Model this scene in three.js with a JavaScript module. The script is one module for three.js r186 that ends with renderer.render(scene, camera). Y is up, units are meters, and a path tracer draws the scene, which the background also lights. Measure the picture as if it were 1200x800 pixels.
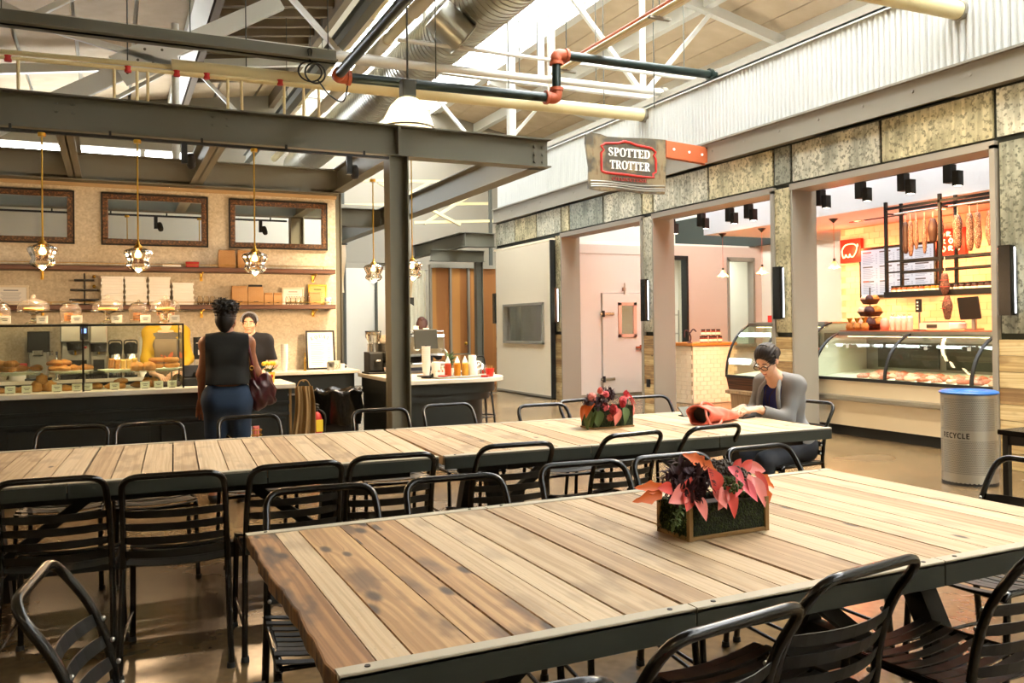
import * as THREE from 'three';
import { MarchingCubes } from 'three/addons/objects/MarchingCubes.js';
import { mergeGeometries, mergeVertices } from 'three/addons/utils/BufferGeometryUtils.js';
import { RectAreaLightUniformsLib } from 'three/addons/lights/RectAreaLightUniformsLib.js';
import { FontLoader } from 'three/addons/loaders/FontLoader.js';
import { TextGeometry } from 'three/addons/geometries/TextGeometry.js';

// ---------------------------------------------------------------- camera, sky, large lights, exposure
const scene = new THREE.Scene();
const camera = new THREE.PerspectiveCamera(43.83, 1.5, 0.05, 120);
camera.position.set(0, 1.43, 0);
camera.rotation.order = 'YXZ';
camera.rotation.set(0.0085, -0.44094, -0.01224);
camera.setViewOffset(1200, 800, 0, 28.1, 1200, 800);           // rising lens: the optical axis meets the picture above its centre
scene.background = new THREE.Color().setRGB(0.95, 0.985, 1.0);  // bright overcast sky over the roof lights
scene.backgroundIntensity = 21;
const renderer = new THREE.WebGLRenderer({ antialias: true });
renderer.toneMapping = THREE.LinearToneMapping;
renderer.toneMappingExposure = 1.0;
renderer.shadowMap.enabled = true;
RectAreaLightUniformsLib.init();

// ---------------------------------------------------------------- random, noise
let seed = 7;
const rnd = (a = 1, b) => { seed = (seed * 1664525 + 1013904223) >>> 0; const r = seed / 4294967296; return b === undefined ? r * a : a + r * (b - a); };
const hash = (x, y, s) => { let h = Math.imul(x, 374761393) + Math.imul(y, 668265263) + Math.imul(s, 1442695041); h = Math.imul(h ^ (h >>> 13), 1274126177); return ((h ^ (h >>> 16)) >>> 0) / 4294967296; };
function noise(u, v, px, py, s) {                                // value noise, periodic over px x py cells
  const x = u * px, y = v * py, x0 = Math.floor(x), y0 = Math.floor(y), f = x - x0, g = y - y0, F = f * f * (3 - 2 * f), G = g * g * (3 - 2 * g);
  const m = (a, n) => ((a % n) + n) % n, h = (i, j) => hash(m(x0 + i, px), m(y0 + j, py), s);
  return (h(0, 0) * (1 - F) + h(1, 0) * F) * (1 - G) + (h(0, 1) * (1 - F) + h(1, 1) * F) * G;
}
const fbm = (u, v, px, py, s, o = 4) => { let a = 0, k = 0.5, t = 0; for (let i = 0; i < o; i++) { a += k * noise(u, v, px << i, py << i, s + i); t += k; k *= 0.5; } return a / t; };
const clamp = (x, a = 0, b = 1) => Math.min(b, Math.max(a, x)), lerp = (a, b, t) => a + (b - a) * t, sstep = (a, b, x) => { const t = clamp((x - a) / (b - a)); return t * t * (3 - 2 * t); };
const mix3 = (a, b, t) => [lerp(a[0], b[0], t), lerp(a[1], b[1], t), lerp(a[2], b[2], t)];
function dataTex(w, h, fn, srgb = true, repU = 1, repV = 1) {
  const d = new Uint8Array(w * h * 4);
  for (let j = 0; j < h; j++) for (let i = 0; i < w; i++) { const c = fn((i + 0.5) / w, (j + 0.5) / h), k = (j * w + i) * 4; d[k] = clamp(c[0], 0, 255); d[k + 1] = clamp(c[1], 0, 255); d[k + 2] = clamp(c[2], 0, 255); d[k + 3] = 255; }
  const t = new THREE.DataTexture(d, w, h); t.magFilter = THREE.LinearFilter; t.minFilter = THREE.LinearMipmapLinearFilter; t.generateMipmaps = true;
  t.wrapS = t.wrapT = THREE.RepeatWrapping; t.repeat.set(repU, repV); if (srgb) t.colorSpace = THREE.SRGBColorSpace; t.needsUpdate = true; return t;
}
function canvasTex(w, h, draw) {
  const c = document.createElement('canvas'); c.width = w; c.height = h; draw(c.getContext('2d'), w, h);
  const t = new THREE.CanvasTexture(c); t.colorSpace = THREE.SRGBColorSpace; return t;
}

// ---------------------------------------------------------------- textures (uv in metres; repeat = 1 / size)
const gray3 = (g) => [g, g, g];
function plankTex(s, a, b, dark, knots, stain = 0.38) {
  const ks = []; for (let i = 0; i < knots; i++) ks.push([hash(i, 3, s), hash(i, 5, s), 0.02 + 0.03 * hash(i, 9, s)]);
  return dataTex(192, 768, (u, v) => {
    let du = 0, kn = 0;
    for (const [x, y, r] of ks) { const dx = (u - x) * 0.24, dy = (v - y) * 1.2 * 0.45, d = Math.hypot(dx, dy) / r; du += Math.exp(-d * d * 3) * 0.25 * Math.sign(dx || 1); kn = Math.max(kn, sstep(0.5, 0.16, d)); }
    const w = u + 0.05 * fbm(u, v, 2, 4, s + 20, 2) + du * 0.22;
    const g = fbm(w, v, 22, 2, s, 3), f = noise(w, v, 90, 8, s + 7), bl = fbm(u, v, 3, 6, s + 30, 4), sp = noise(u, v, 60, 90, s + 40);
    let c = mix3(a, b, 0.8 * sstep(0.3, 0.72, g)); c = mix3(c, dark, stain * sstep(0.5, 0.78, bl) + 0.16 * sstep(0.72, 0.95, f)); c = mix3(c, [52, 40, 31], 0.8 * kn);
    const k = 0.95 + 0.1 * f - 0.05 * (sp > 0.9 ? 1 : 0); return [c[0] * k, c[1] * k, c[2] * k];
  }, true, 1 / 0.24, 1 / 1.3);
}
const T = {};
T.plank = [plankTex(11, [190, 166, 130], [168, 141, 104], [116, 94, 70], 0), plankTex(23, [198, 175, 140], [178, 152, 115], [128, 106, 82], 1), plankTex(37, [180, 152, 115], [153, 124, 88], [98, 76, 56], 2), plankTex(53, [202, 181, 147], [185, 160, 124], [136, 116, 92], 0)];
T.end = plankTex(71, [164, 122, 78], [120, 84, 50], [58, 46, 40], 3, 0.85);
T.knot = plankTex(89, [190, 154, 104], [150, 112, 70], [84, 62, 44], 5, 0.7);
T.clad = [plankTex(97, [196, 172, 120], [160, 132, 84], [112, 86, 54], 2), plankTex(103, [178, 148, 98], [140, 108, 66], [92, 68, 42], 1), plankTex(109, [210, 190, 142], [180, 154, 104], [130, 104, 68], 1)];
T.zinc = dataTex(512, 512, (u, v) => {
  const b = fbm(u, v, 5, 4, 5, 4), st = fbm(u, v, 30, 2, 61, 3), d = fbm(u, v, 42, 42, 8, 2), e = noise(u, v, 90, 60, 15), big = sstep(0.3, 0.7, b);
  let c = mix3([150, 148, 128], [220, 215, 190], 0.5 * big + 0.5 * sstep(0.25, 0.75, st)); const spot = sstep(0.5, 0.72, d) * sstep(0.3, 0.7, 0.5 * e + 0.5 * st + 0.1); c = mix3(c, [84, 84, 70], 0.62 * spot); c = mix3(c, [232, 227, 202], 0.4 * sstep(0.66, 0.9, e) * big); return c;
}, true, 1 / 1.1, 1 / 1.1);
T.zincBump = dataTex(256, 256, (u, v) => gray3(255 * (0.5 * noise(u, v, 34, 34, 8) + 0.3 * fbm(u, v, 16, 5, 61, 3) + 0.2 * noise(u, v, 70, 70, 3))), false, 1 / 1.1, 1 / 1.1);
T.floor = dataTex(1024, 1024, (u, v) => {
  const a = fbm(u, v, 4, 4, 41, 5), b = fbm(u, v, 14, 14, 47, 4), f = noise(u, v, 180, 180, 3), sp = noise(u, v, 120, 120, 77);
  let c = mix3([82, 66, 45], [130, 108, 75], sstep(0.2, 0.8, a * 0.6 + b * 0.4)); c = mix3(c, [54, 42, 29], 0.25 * sstep(0.5, 0.85, b)); c = mix3(c, [128, 108, 80], sp > 0.95 ? 0.15 : 0); const k = 0.93 + 0.14 * f; return [c[0] * k, c[1] * k, c[2] * k];
}, true, 1 / 5, 1 / 5);
T.floorRough = dataTex(512, 512, (u, v) => gray3(255 * (0.6 + 0.25 * (fbm(u, v, 7, 7, 91, 4) - 0.5))), false, 1 / 5, 1 / 5);
T.plaster = dataTex(512, 512, (u, v) => { const a = noise(u, v, 110, 110, 2), b = fbm(u, v, 50, 50, 6, 2), c = fbm(u, v, 5, 5, 9, 3); return mix3(mix3([174, 160, 134], [226, 215, 192], 0.5 * a + 0.5 * b), [204, 190, 160], 0.3 * c); }, true, 1 / 1.6, 1 / 1.6);
T.burl = dataTex(256, 256, (u, v) => mix3([64, 42, 22], [126, 86, 46], sstep(0.3, 0.75, fbm(u, v, 20, 20, 12, 4))), true, 1 / 0.3, 1 / 0.3);
T.ply = dataTex(256, 512, (u, v) => { const g = fbm(u + 0.04 * noise(u, v, 3, 3, 5), v, 10, 1, 33, 4); return mix3([184, 126, 58], [150, 94, 38], sstep(0.35, 0.7, g)); }, true, 1 / 1.2, 1 / 2.4);
T.walnut = dataTex(256, 128, (u, v) => mix3([104, 64, 40], [66, 38, 24], sstep(0.3, 0.7, fbm(u, v, 2, 26, 21, 4))), true, 1 / 0.8, 1 / 0.25);
T.deck = dataTex(256, 256, (u, v) => mix3([206, 186, 156], [184, 162, 130], fbm(u, v, 6, 6, 29, 4)), true, 1 / 2, 1 / 2);
T.moss = dataTex(256, 256, (u, v) => mix3([34, 52, 22], [112, 132, 62], sstep(0.35, 0.8, 0.5 * noise(u, v, 60, 60, 4) + 0.5 * fbm(u, v, 24, 24, 8, 3))), true, 1 / 0.2, 1 / 0.2);
T.mossBump = dataTex(256, 256, (u, v) => gray3(255 * (0.5 * noise(u, v, 60, 60, 4) + 0.5 * fbm(u, v, 24, 24, 8, 3))), false, 1 / 0.2, 1 / 0.2);
T.knit = dataTex(128, 128, (u, v) => { const k = 0.86 + 0.14 * Math.abs(Math.sin(u * Math.PI * 24)) + 0.08 * (noise(u, v, 40, 40, 3) - 0.5); return [255 * k, 255 * k, 255 * k]; }, true, 5, 5);
T.kraft = dataTex(128, 128, (u, v) => mix3([184, 142, 92], [160, 118, 72], fbm(u, v, 14, 14, 3, 3)), true, 4, 4);
T.meat = dataTex(128, 128, (u, v) => mix3([196, 92, 72], [238, 196, 178], sstep(0.45, 0.62, fbm(u, v, 12, 12, 31, 3))), true, 8, 8);
T.salami = dataTex(128, 128, (u, v) => mix3([88, 52, 38], [176, 152, 130], sstep(0.4, 0.75, fbm(u, v, 18, 10, 37, 3))), true, 4, 4);
T.crust = dataTex(128, 128, (u, v) => mix3([150, 84, 30], [222, 160, 84], fbm(u, v, 10, 10, 51, 4)), true, 6, 6);

// ---------------------------------------------------------------- materials
const hex = (c) => new THREE.Color(c);
function mat(color, rough = 0.6, metal = 0, extra = {}) { const P = ['transmission', 'clearcoat', 'sheen', 'ior', 'thickness', 'attenuationColor'].some((k) => k in extra) ? THREE.MeshPhysicalMaterial : THREE.MeshStandardMaterial; return new P({ color: hex(color), roughness: rough, metalness: metal, side: THREE.DoubleSide, ...extra }); }
const tmat = (map, rough = 0.7, extra = {}) => mat('#ffffff', rough, 0, { map, ...extra });
const M = {
  plank: [0, 1, 2, 3].map((i) => tmat(T.plank[i], 0.62)), plankEnd: tmat(T.end, 0.6), plankKnot: tmat(T.knot, 0.6),
  clad: T.clad.map((t) => tmat(t, 0.75)), rim: mat('#3e423c', 0.5, 0.6), rimTop: mat('#aea692', 0.6, 0.15), black: mat('#0c0e0c', 0.5), blackMatte: mat('#151714', 0.75), blackFrame: mat('#1b1f1a', 0.55, 0.3), gloss: mat('#0a0b0a', 0.24),
  steel: mat('#6c6a5c', 0.55, 0.35), steelDark: mat('#4c4d44', 0.6, 0.3), jamb: mat('#8d8678', 0.65), channel: mat('#8b8475', 0.6, 0.15),
  zinc: tmat(T.zinc, 0.55, { metalness: 0.2, bumpMap: T.zincBump, bumpScale: 0.004 }), zincCool: tmat(T.zinc, 0.5, { color: hex('#bcc2c2'), metalness: 0.3, bumpMap: T.zincBump, bumpScale: 0.004 }), zincPaintedLit: tmat(T.zinc, 0.55, { color: hex('#fff6dc'), metalness: 0.15, bumpMap: T.zincBump, bumpScale: 0.004 }), mullion: mat('#262c24', 0.6, 0.2),  // the warm copy has yellow light on the panels put into its colour
  corr: mat('#c6c7c1', 0.5, 0.1), floor: tmat(T.floor, 0.42, { roughnessMap: T.floorRough }), plaster: tmat(T.plaster, 0.9), white: mat('#e8e4d8', 0.7), offwhite: mat('#d8d2c2', 0.75), cream: mat('#e2d6bc', 0.7),
  deck: tmat(T.deck, 0.85), whiteSteel: mat('#d4d2c8', 0.5, 0.1), yellowPipe: mat('#d8c998', 0.5), redIron: mat('#a8502c', 0.6), greenBlack: mat('#16241e', 0.35, 0.2), purlin: mat('#6a5a44', 0.8),
  galv: mat('#b4b2a6', 0.32, 0.85), chrome: mat('#c8c8c4', 0.18, 1), ss: mat('#a9a8a2', 0.3, 0.95), brass: mat('#c39a3e', 0.28, 0.95), mirror: mat('#eef0ee', 0.01, 1), burl: tmat(T.burl, 0.4),
  ply: tmat(T.ply, 0.65), walnut: tmat(T.walnut, 0.5), marble: mat('#d9d2c0', 0.3), counter: mat('#0b1310', 0.5), counterTrim: mat('#080f0c', 0.5),
  pendantGlass: mat('#fff8ec', 0.02, 0, { transmission: 1, thickness: 0.006, ior: 1.48 }), domeGlass: mat('#fbf8f2', 0.05, 0, { transmission: 0.965, thickness: 0, ior: 1.5, clearcoat: 1, clearcoatRoughness: 0.04 }), glass: mat('#ffffff', 0.02, 0, { transmission: 1, thickness: 0, ior: 1.45 }), caseGlass: mat('#f4fbf6', 0.02, 0, { transmission: 1, thickness: 0, ior: 1.45 }), thickGlass: mat('#fff8ec', 0.03, 0, { transmission: 1, thickness: 0.01, ior: 1.45 }), frosted: mat('#e8efe8', 0.35, 0, { transmission: 0.85, thickness: 0 }),
  kraft: tmat(T.kraft, 0.85), card: mat('#ece6d2', 0.8), paper: mat('#f2efe4', 0.85), red: mat('#b8241c', 0.5), blue: mat('#17559a', 0.4), crust: tmat(T.crust, 0.7), bread: mat('#d8ab5c', 0.75), meat: tmat(T.meat, 0.45), salami: tmat(T.salami, 0.7), pinkWall: mat('#cdb7a7', 0.75), cold: mat('#cfc7be', 0.4),
  tile: mat('#eee4cc', 0.25), tileB: mat('#e6dac0', 0.28), grout: mat('#c9bda2', 0.9), wood: tmat(T.plank[2], 0.5), moss: tmat(T.moss, 0.95, { bumpMap: T.mossBump, bumpScale: 0.006 }), boxWood: mat('#8a6a3c', 0.8), leafRed: mat('#d2483c', 0.55), leafPink: mat('#e08078', 0.55), leafOrange: mat('#dc6a26', 0.55), leafDark: mat('#3a2028', 0.7), leafGreen: mat('#52683a', 0.65), berry: mat('#4c443c', 0.6), pinkBloom: mat('#e2606a', 0.6),
  emitWarm: mat('#fff0d0', 0.5, 0, { emissive: hex('#ffc878'), emissiveIntensity: 9 }), emitWhite: mat('#ffffff', 0.5, 0, { emissive: hex('#fff4e0'), emissiveIntensity: 5 }),
};

// ---------------------------------------------------------------- geometry helpers
const V = (x, y, z) => new THREE.Vector3(x, y, z);
function uvm(g, ou = 0, ov = 0, swap = false) {                  // box-projected uv in metres
  const p = g.attributes.position, n = g.attributes.normal, a = new Float32Array(p.count * 2);
  for (let i = 0; i < p.count; i++) {
    const ax = Math.abs(n.getX(i)), ay = Math.abs(n.getY(i)), az = Math.abs(n.getZ(i)); let u, v;
    if (ay >= ax && ay >= az) { u = p.getX(i); v = p.getZ(i); } else if (ax >= az) { u = p.getZ(i); v = p.getY(i); } else { u = p.getX(i); v = p.getY(i); }
    if (swap) [u, v] = [v, u]; a[2 * i] = u + ou; a[2 * i + 1] = v + ov;
  }
  g.setAttribute('uv', new THREE.BufferAttribute(a, 2)); return g;
}
const bx = (w, h, d, x = 0, y = 0, z = 0) => uvm(new THREE.BoxGeometry(w, h, d).translate(x, y, z));
const span = (x0, x1, y0, y1, z0, z1) => bx(Math.abs(x1 - x0), Math.abs(y1 - y0), Math.abs(z1 - z0), (x0 + x1) / 2, (y0 + y1) / 2, (z0 + z1) / 2);
function cbx(w, h, d, c = 0.004, x = 0, y = 0, z = 0) {          // box with chamfered edges, 28 triangles
  const s = new THREE.Shape(); const a = w / 2 - c, b = h / 2 - c; s.moveTo(-a, -b); s.lineTo(a, -b); s.lineTo(a, b); s.lineTo(-a, b); s.closePath();
  const g = new THREE.ExtrudeGeometry(s, { depth: d - 2 * c, bevelEnabled: true, bevelThickness: c, bevelSize: c, bevelSegments: 1, steps: 1, curveSegments: 1 }); g.translate(0, 0, -(d - 2 * c) / 2); g.translate(x, y, z); return uvm(g);
}
const cspan = (x0, x1, y0, y1, z0, z1, c = 0.004) => cbx(Math.abs(x1 - x0), Math.abs(y1 - y0), Math.abs(z1 - z0), c, (x0 + x1) / 2, (y0 + y1) / 2, (z0 + z1) / 2);
const cyl = (r0, r1, h, x = 0, y = 0, z = 0, n = 20, open = false) => new THREE.CylinderGeometry(r1, r0, h, n, 1, open).translate(x, y + h / 2, z);
function bar(a, b, r, n = 10, r2 = r) {                          // straight round bar between two points
  const A = V(...a), B = V(...b), d = B.clone().sub(A), g = new THREE.CylinderGeometry(r2, r, d.length(), n, 1); g.translate(0, d.length() / 2, 0);
  g.applyQuaternion(new THREE.Quaternion().setFromUnitVectors(V(0, 1, 0), d.clone().normalize())); return g.translate(A.x, A.y, A.z);
}
function beamBar(a, b, w, h) {                                   // straight square bar
  const A = V(...a), B = V(...b), d = B.clone().sub(A), L = d.length(), m = new THREE.Matrix4(), z = d.clone().normalize(), x = new THREE.Vector3().crossVectors(Math.abs(z.y) > 0.98 ? V(0, 0, 1) : V(0, 1, 0), z).normalize(), y = new THREE.Vector3().crossVectors(z, x);
  m.makeBasis(x, y, z); const g = new THREE.BoxGeometry(w, h, L).applyMatrix4(m); return uvm(g.translate((A.x + B.x) / 2, (A.y + B.y) / 2, (A.z + B.z) / 2));
}
function tube(pts, r, seg = 40, n = 8, closed = false, tension = 0.5) { return new THREE.TubeGeometry(new THREE.CatmullRomCurve3(pts.map((p) => V(...p)), closed, 'centripetal', tension), seg, r, n, closed); }
function fillet(pts, r, k = 5) {                                 // polyline with rounded corners, as many points
  const P = pts.map((p) => V(...p)), out = [P[0]];
  for (let i = 1; i < P.length - 1; i++) { const a = P[i - 1].clone().sub(P[i]), b = P[i + 1].clone().sub(P[i]), q = Math.min(r, a.length() * 0.45, b.length() * 0.45), A = P[i].clone().addScaledVector(a.normalize(), q), B = P[i].clone().addScaledVector(b.normalize(), q); for (let j = 0; j <= k; j++) out.push(new THREE.QuadraticBezierCurve3(A, P[i], B).getPoint(j / k)); }
  out.push(P[P.length - 1]); return out;
}
function pipe(pts, r, rad = 0.05, n = 10) {
  const c = new THREE.CurvePath(), f = fillet(pts, rad, 4); for (let i = 0; i < f.length - 1; i++) c.add(new THREE.LineCurve3(f[i], f[i + 1]));
  return sweep(f, r, n);
}
function sweep(P, r, n = 10) {                                   // tube through exact points (no overshoot), capped
  const pos = [], idx = [], N = P.length; let up = null;
  for (let i = 0; i < N; i++) {
    const t = (i === 0 ? P[1].clone().sub(P[0]) : i === N - 1 ? P[N - 1].clone().sub(P[N - 2]) : P[i + 1].clone().sub(P[i]).normalize().add(P[i].clone().sub(P[i - 1]).normalize())).normalize();
    if (!up) up = Math.abs(t.y) > 0.9 ? V(1, 0, 0) : V(0, 1, 0); const x = new THREE.Vector3().crossVectors(up, t).normalize(); up = new THREE.Vector3().crossVectors(t, x).normalize();
    for (let j = 0; j < n; j++) { const a = j / n * Math.PI * 2, q = P[i].clone().addScaledVector(x, Math.cos(a) * r).addScaledVector(up, Math.sin(a) * r); pos.push(q.x, q.y, q.z); }
  }
  for (let i = 0; i < N - 1; i++) for (let j = 0; j < n; j++) { const a = i * n + j, b = i * n + (j + 1) % n; idx.push(a, b, a + n, b, b + n, a + n); }
  for (const e of [0, N - 1]) { const c = pos.length / 3; pos.push(P[e].x, P[e].y, P[e].z); for (let j = 0; j < n; j++) { const a = e * n + j, b = e * n + (j + 1) % n; e ? idx.push(c, a, b) : idx.push(c, b, a); } }
  const g = new THREE.BufferGeometry(); g.setAttribute('position', new THREE.Float32BufferAttribute(pos, 3)); g.setIndex(idx); g.computeVertexNormals(); g.setAttribute('uv', new THREE.Float32BufferAttribute(new Float32Array(pos.length / 3 * 2), 2)); return g;
}
const lathe = (pts, n = 28) => new THREE.LatheGeometry(pts.map(([r, y]) => new THREE.Vector2(r, y)), n);
function extr(pts, depth, bevel = 0, seg = 1) { const s = new THREE.Shape(pts.map(([x, y]) => new THREE.Vector2(x, y))); const g = new THREE.ExtrudeGeometry(s, { depth, bevelEnabled: bevel > 0, bevelThickness: bevel, bevelSize: bevel, bevelSegments: seg, curveSegments: 8 }); return uvm(g); }
const sph = (r, x = 0, y = 0, z = 0, a = 16, b = 12) => new THREE.SphereGeometry(r, a, b).translate(x, y, z);
const join = (gs) => { if (!Array.isArray(gs)) return gs; if (gs.length === 1) return gs[0]; const q = gs.map((g) => { const c = g.index ? g.toNonIndexed() : g.clone(); for (const k of Object.keys(c.attributes)) if (!['position', 'normal', 'uv'].includes(k)) c.deleteAttribute(k); if (!c.attributes.uv) c.setAttribute('uv', new THREE.Float32BufferAttribute(new Float32Array(c.attributes.position.count * 2), 2)); return c; }); return mergeGeometries(q); };
const rot = (g, ax, ay, az, o = [0, 0, 0]) => { g.translate(-o[0], -o[1], -o[2]); g.rotateX(ax); g.rotateY(ay); g.rotateZ(az); return g.translate(...o); };

// ---------------------------------------------------------------- scene helpers
const used = {};
function numbered(name) { const k = used[name] || 0; used[name] = k + 1; return k ? name + '_' + String(k).padStart(3, '0') : name; }
const shade = (o) => { o.castShadow = true; o.receiveShadow = true; return o; };
function part(name, geo, m, parent, label) { const o = shade(new THREE.Mesh(join(geo), m)); o.name = name; parent.add(o); if (label) o.userData.label = label; return o; }
function thing(name, label, category, pos = [0, 0, 0], turn = 0, group) { const o = new THREE.Group(); o.name = numbered(name); scene.add(o); o.position.set(...pos); o.rotation.y = turn; o.userData = { label, category }; if (group) o.userData.group = group; return o; }
function solo(name, geo, m, label, category, pos = [0, 0, 0], turn = 0, group) { const o = shade(new THREE.Mesh(join(geo), m)); o.name = numbered(name); scene.add(o); o.position.set(...pos); o.rotation.y = turn; o.userData = { label, category }; if (group) o.userData.group = group; return o; }
function copy(src, pos, turn = 0, label, group) { const o = src.clone(); o.name = numbered(src.name.replace(/_\d{3}$/, '')); o.userData = { ...src.userData }; scene.add(o); o.position.set(...pos); o.rotation.set(0, turn, 0); if (label) o.userData.label = label; if (group) o.userData.group = group; return o; }
function struct(name, geo, m, label, category = 'structure') { const o = shade(new THREE.Mesh(join(geo), m)); o.name = name; scene.add(o); o.userData = { kind: 'structure', label, category }; return o; }
function structGroup(name, label, category = 'structure') { const o = new THREE.Group(); o.name = name; scene.add(o); o.userData = { kind: 'structure', label, category }; return o; }
function lampAt(color, intensity, pos, size = 1, dist = 0) { const l = new THREE.PointLight(hex(color), intensity, dist, 2); l.castShadow = true; l.shadow.radius = size; l.position.set(...pos); return l; }
// ================================================================ SETTING
const ZB = -25, ZF = 7, XL = -8, XR = 12.6;
struct('floor', span(XL - 0.3, XR + 0.3, -0.2, 0, ZB - 0.3, ZF + 0.3), M.floor, 'polished brown concrete floor of the market hall', 'floor');
const eaveL = 6.4, eaveR = 7.43, SKL = 4.8, SKR = 9.13, RY = 8.2;
// hall shell
struct('wall_left', span(XL - 0.3, XL, 0, eaveL, ZB, ZF), M.offwhite, 'pale side wall of the hall', 'wall');
struct('wall_front', span(XL - 0.3, XR + 0.3, 0, 8.6, ZF, ZF + 0.3), M.offwhite, 'pale end wall of the hall facing the coffee bar', 'wall');
struct('wall_outer', span(XR, XR + 0.3, 0, eaveR, ZB, ZF), M.offwhite, 'pale outer wall of the hall beyond the shops', 'wall');
{
  const w = structGroup('wall_back', 'pale end wall of the hall with high windows added for bright patches', 'wall');
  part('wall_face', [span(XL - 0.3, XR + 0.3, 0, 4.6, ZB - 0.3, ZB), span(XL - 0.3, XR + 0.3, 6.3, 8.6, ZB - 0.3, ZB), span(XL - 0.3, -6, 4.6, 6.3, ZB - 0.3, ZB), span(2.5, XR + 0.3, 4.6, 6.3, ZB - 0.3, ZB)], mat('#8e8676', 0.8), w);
  for (let i = 0; i < 5; i++) { const x = -6 + i * 1.7; part('window_pane', span(x + 0.06, x + 1.64, 4.62, 6.28, ZB - 0.17, ZB - 0.16), M.glass, w); part('window_mullion', span(x - 0.06, x + 0.06, 4.6, 6.3, ZB - 0.25, ZB - 0.05), M.whiteSteel, w); }  // high windows added to make bright patches behind the beams
}
// roof: two boarded slopes with a strip of roof lights between them
{
  const r = structGroup('ceiling', 'boarded roof underside with white steel and a long strip of roof lights', 'ceiling');
  const slope = (xa, ya, xb, yb, z0, z1, t = 0.15) => { const g = new THREE.BufferGeometry(); const P = [[xa, ya], [xb, yb], [xb, yb + t], [xa, ya + t]]; return rot(extr(P, Math.abs(z1 - z0)), 0, 0, 0).translate(0, 0, Math.min(z0, z1)); };
  // boards of the right slope and the left slope, each a plank along the hall
  const boards = (xa, ya, xb, yb, n) => { for (let i = 0; i < n; i++) { const t0 = i / n, t1 = (i + 1) / n - 0.006; part('roof_board', slope(lerp(xa, xb, t0), lerp(ya, yb, t0), lerp(xa, xb, t1), lerp(ya, yb, t1), ZB, ZF, 0.1), M.deck, r); } };
  boards(SKR, 8.19, XR + 0.3, 7.36, 5); boards(SKL, RY, XL - 0.3, 6.36, 12);
  part('roof_felt', [slope(SKR + 0.1, 8.31, XR + 0.3, 7.5, ZB - 0.3, ZF + 0.3, 0.06), slope(XL - 0.3, 6.5, SKL - 0.1, RY + 0.13, ZB - 0.3, ZF + 0.3, 0.06)], M.offwhite, r);
  // roof lights
  for (let i = 0; i <= 20; i++) { const z = ZF - i * 1.6; part('glazing_bar', span(SKL, SKR, RY - 0.02, RY + 0.06, z - 0.035, z + 0.035), M.whiteSteel, r); }
  for (const x of [SKL, 6.24, 7.68, SKR]) part('glazing_beam', span(x - 0.07, x + 0.07, RY - 0.16, RY + 0.08, ZB, ZF), M.whiteSteel, r);
  for (let i = 0; i < 20; i++) for (let j = 0; j < 3; j++) part('glass_pane', span(SKL + 0.08 + j * 1.443, SKL + 1.36 + j * 1.443, RY + 0.02, RY + 0.026, ZF - i * 1.6 - 1.56, ZF - i * 1.6 - 0.04), M.glass, r);
  part('roof_curb', [span(SKL - 0.3, SKL - 0.1, RY - 0.1, RY + 0.4, ZB, ZF), span(SKR + 0.1, SKR + 0.25, RY - 0.1, RY + 0.4, ZB, ZF)], M.whiteSteel, r);
  // purlins under the left slope
  const yL = (x) => lerp(RY, 6.36, (SKL - x) / (SKL - XL + 0.3));
  for (let i = 0; i < 44; i++) { const z = 4 - i * 0.62; if (z < ZB) break; part('purlin', beamBar([1.95, yL(1.95) - 0.1, z], [4.15, yL(4.15) - 0.1, z], 0.1, 0.16), M.purlin, r); }
  for (const x of [1.85, 4.2]) part('roof_girder', span(x - 0.07, x + 0.07, yL(x) - 0.36, yL(x) - 0.02, ZB, ZF), M.purlin, r);
  part('roof_girder', span(1.42, 1.74, yL(1.5) - 0.3, yL(1.5) - 0.05, ZB, ZF), M.whiteSteel, r);
  for (const [x, y] of [[10.6, 7.88], [-2.5, yL(-2.5)], [-5.4, yL(-5.4)]]) part('roof_girder', span(x - 0.09, x + 0.09, y - 0.3, y - 0.02, ZB, ZF), M.whiteSteel, r);
  // trusses across the hall: bottom chord, rafters, webs
  for (const z of [-6.2, -13.4, -20.6]) {
    part('truss_rafter', [beamBar([XL, 6.05, z], [SKL, RY - 0.28, z], 0.14, 0.2), beamBar([SKR, RY - 0.28, z], [XR, 7.2, z], 0.14, 0.2)], M.whiteSteel, r);
    if (z < -7) part('truss_chord', beamBar([XL, 5.75, z], [XR, 5.75, z], 0.12, 0.16), M.whiteSteel, r);
    if (z < -7) for (const [xa, xb] of [[-6, -3.4], [-1, -3.4], [-1, 1.6], [3.4, 1.6], [SKL, 6.9], [SKR, 6.9], [SKR, 10.9]]) part('truss_web', beamBar([xa, 5.75, z], [xb, xb < SKL ? yL(xb) - 0.2 : xb < SKR ? RY - 0.1 : 7.7, z], 0.08, 0.08), M.whiteSteel, r);
  }
  for (const x of [SKL, 6.96, SKR]) for (const z of [-13.4]) part('roof_post', bar([x, 5.75, z], [x, RY - 0.1, z], 0.06), M.whiteSteel, r);
  part('roof_strut', [beamBar([8.1, 8.0, -8.6], [9.55, 6.25, -8.6], 0.1, 0.1), beamBar([9.2, 6.1, -8.6], [9.55, 6.9, -8.6], 0.06, 0.06)], M.whiteSteel, r);
}
// insulated white panels on the outer wall above the shop fronts
{
  const w = structGroup('trim_1', 'white insulation boards high on the outer wall beyond the corrugated screen', 'panel');
  for (let i = 0; i < 4; i++) part('insulation_board', span(12.3, 12.36, 5.6, 7.42, -9.75 + i * 1.9, -9.75 + i * 1.9 + 1.87), M.white, w);
  part('support_batten', span(12.36, 12.59, 5.7, 7.3, -9.7, -3), M.whiteSteel, w);
}

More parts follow.
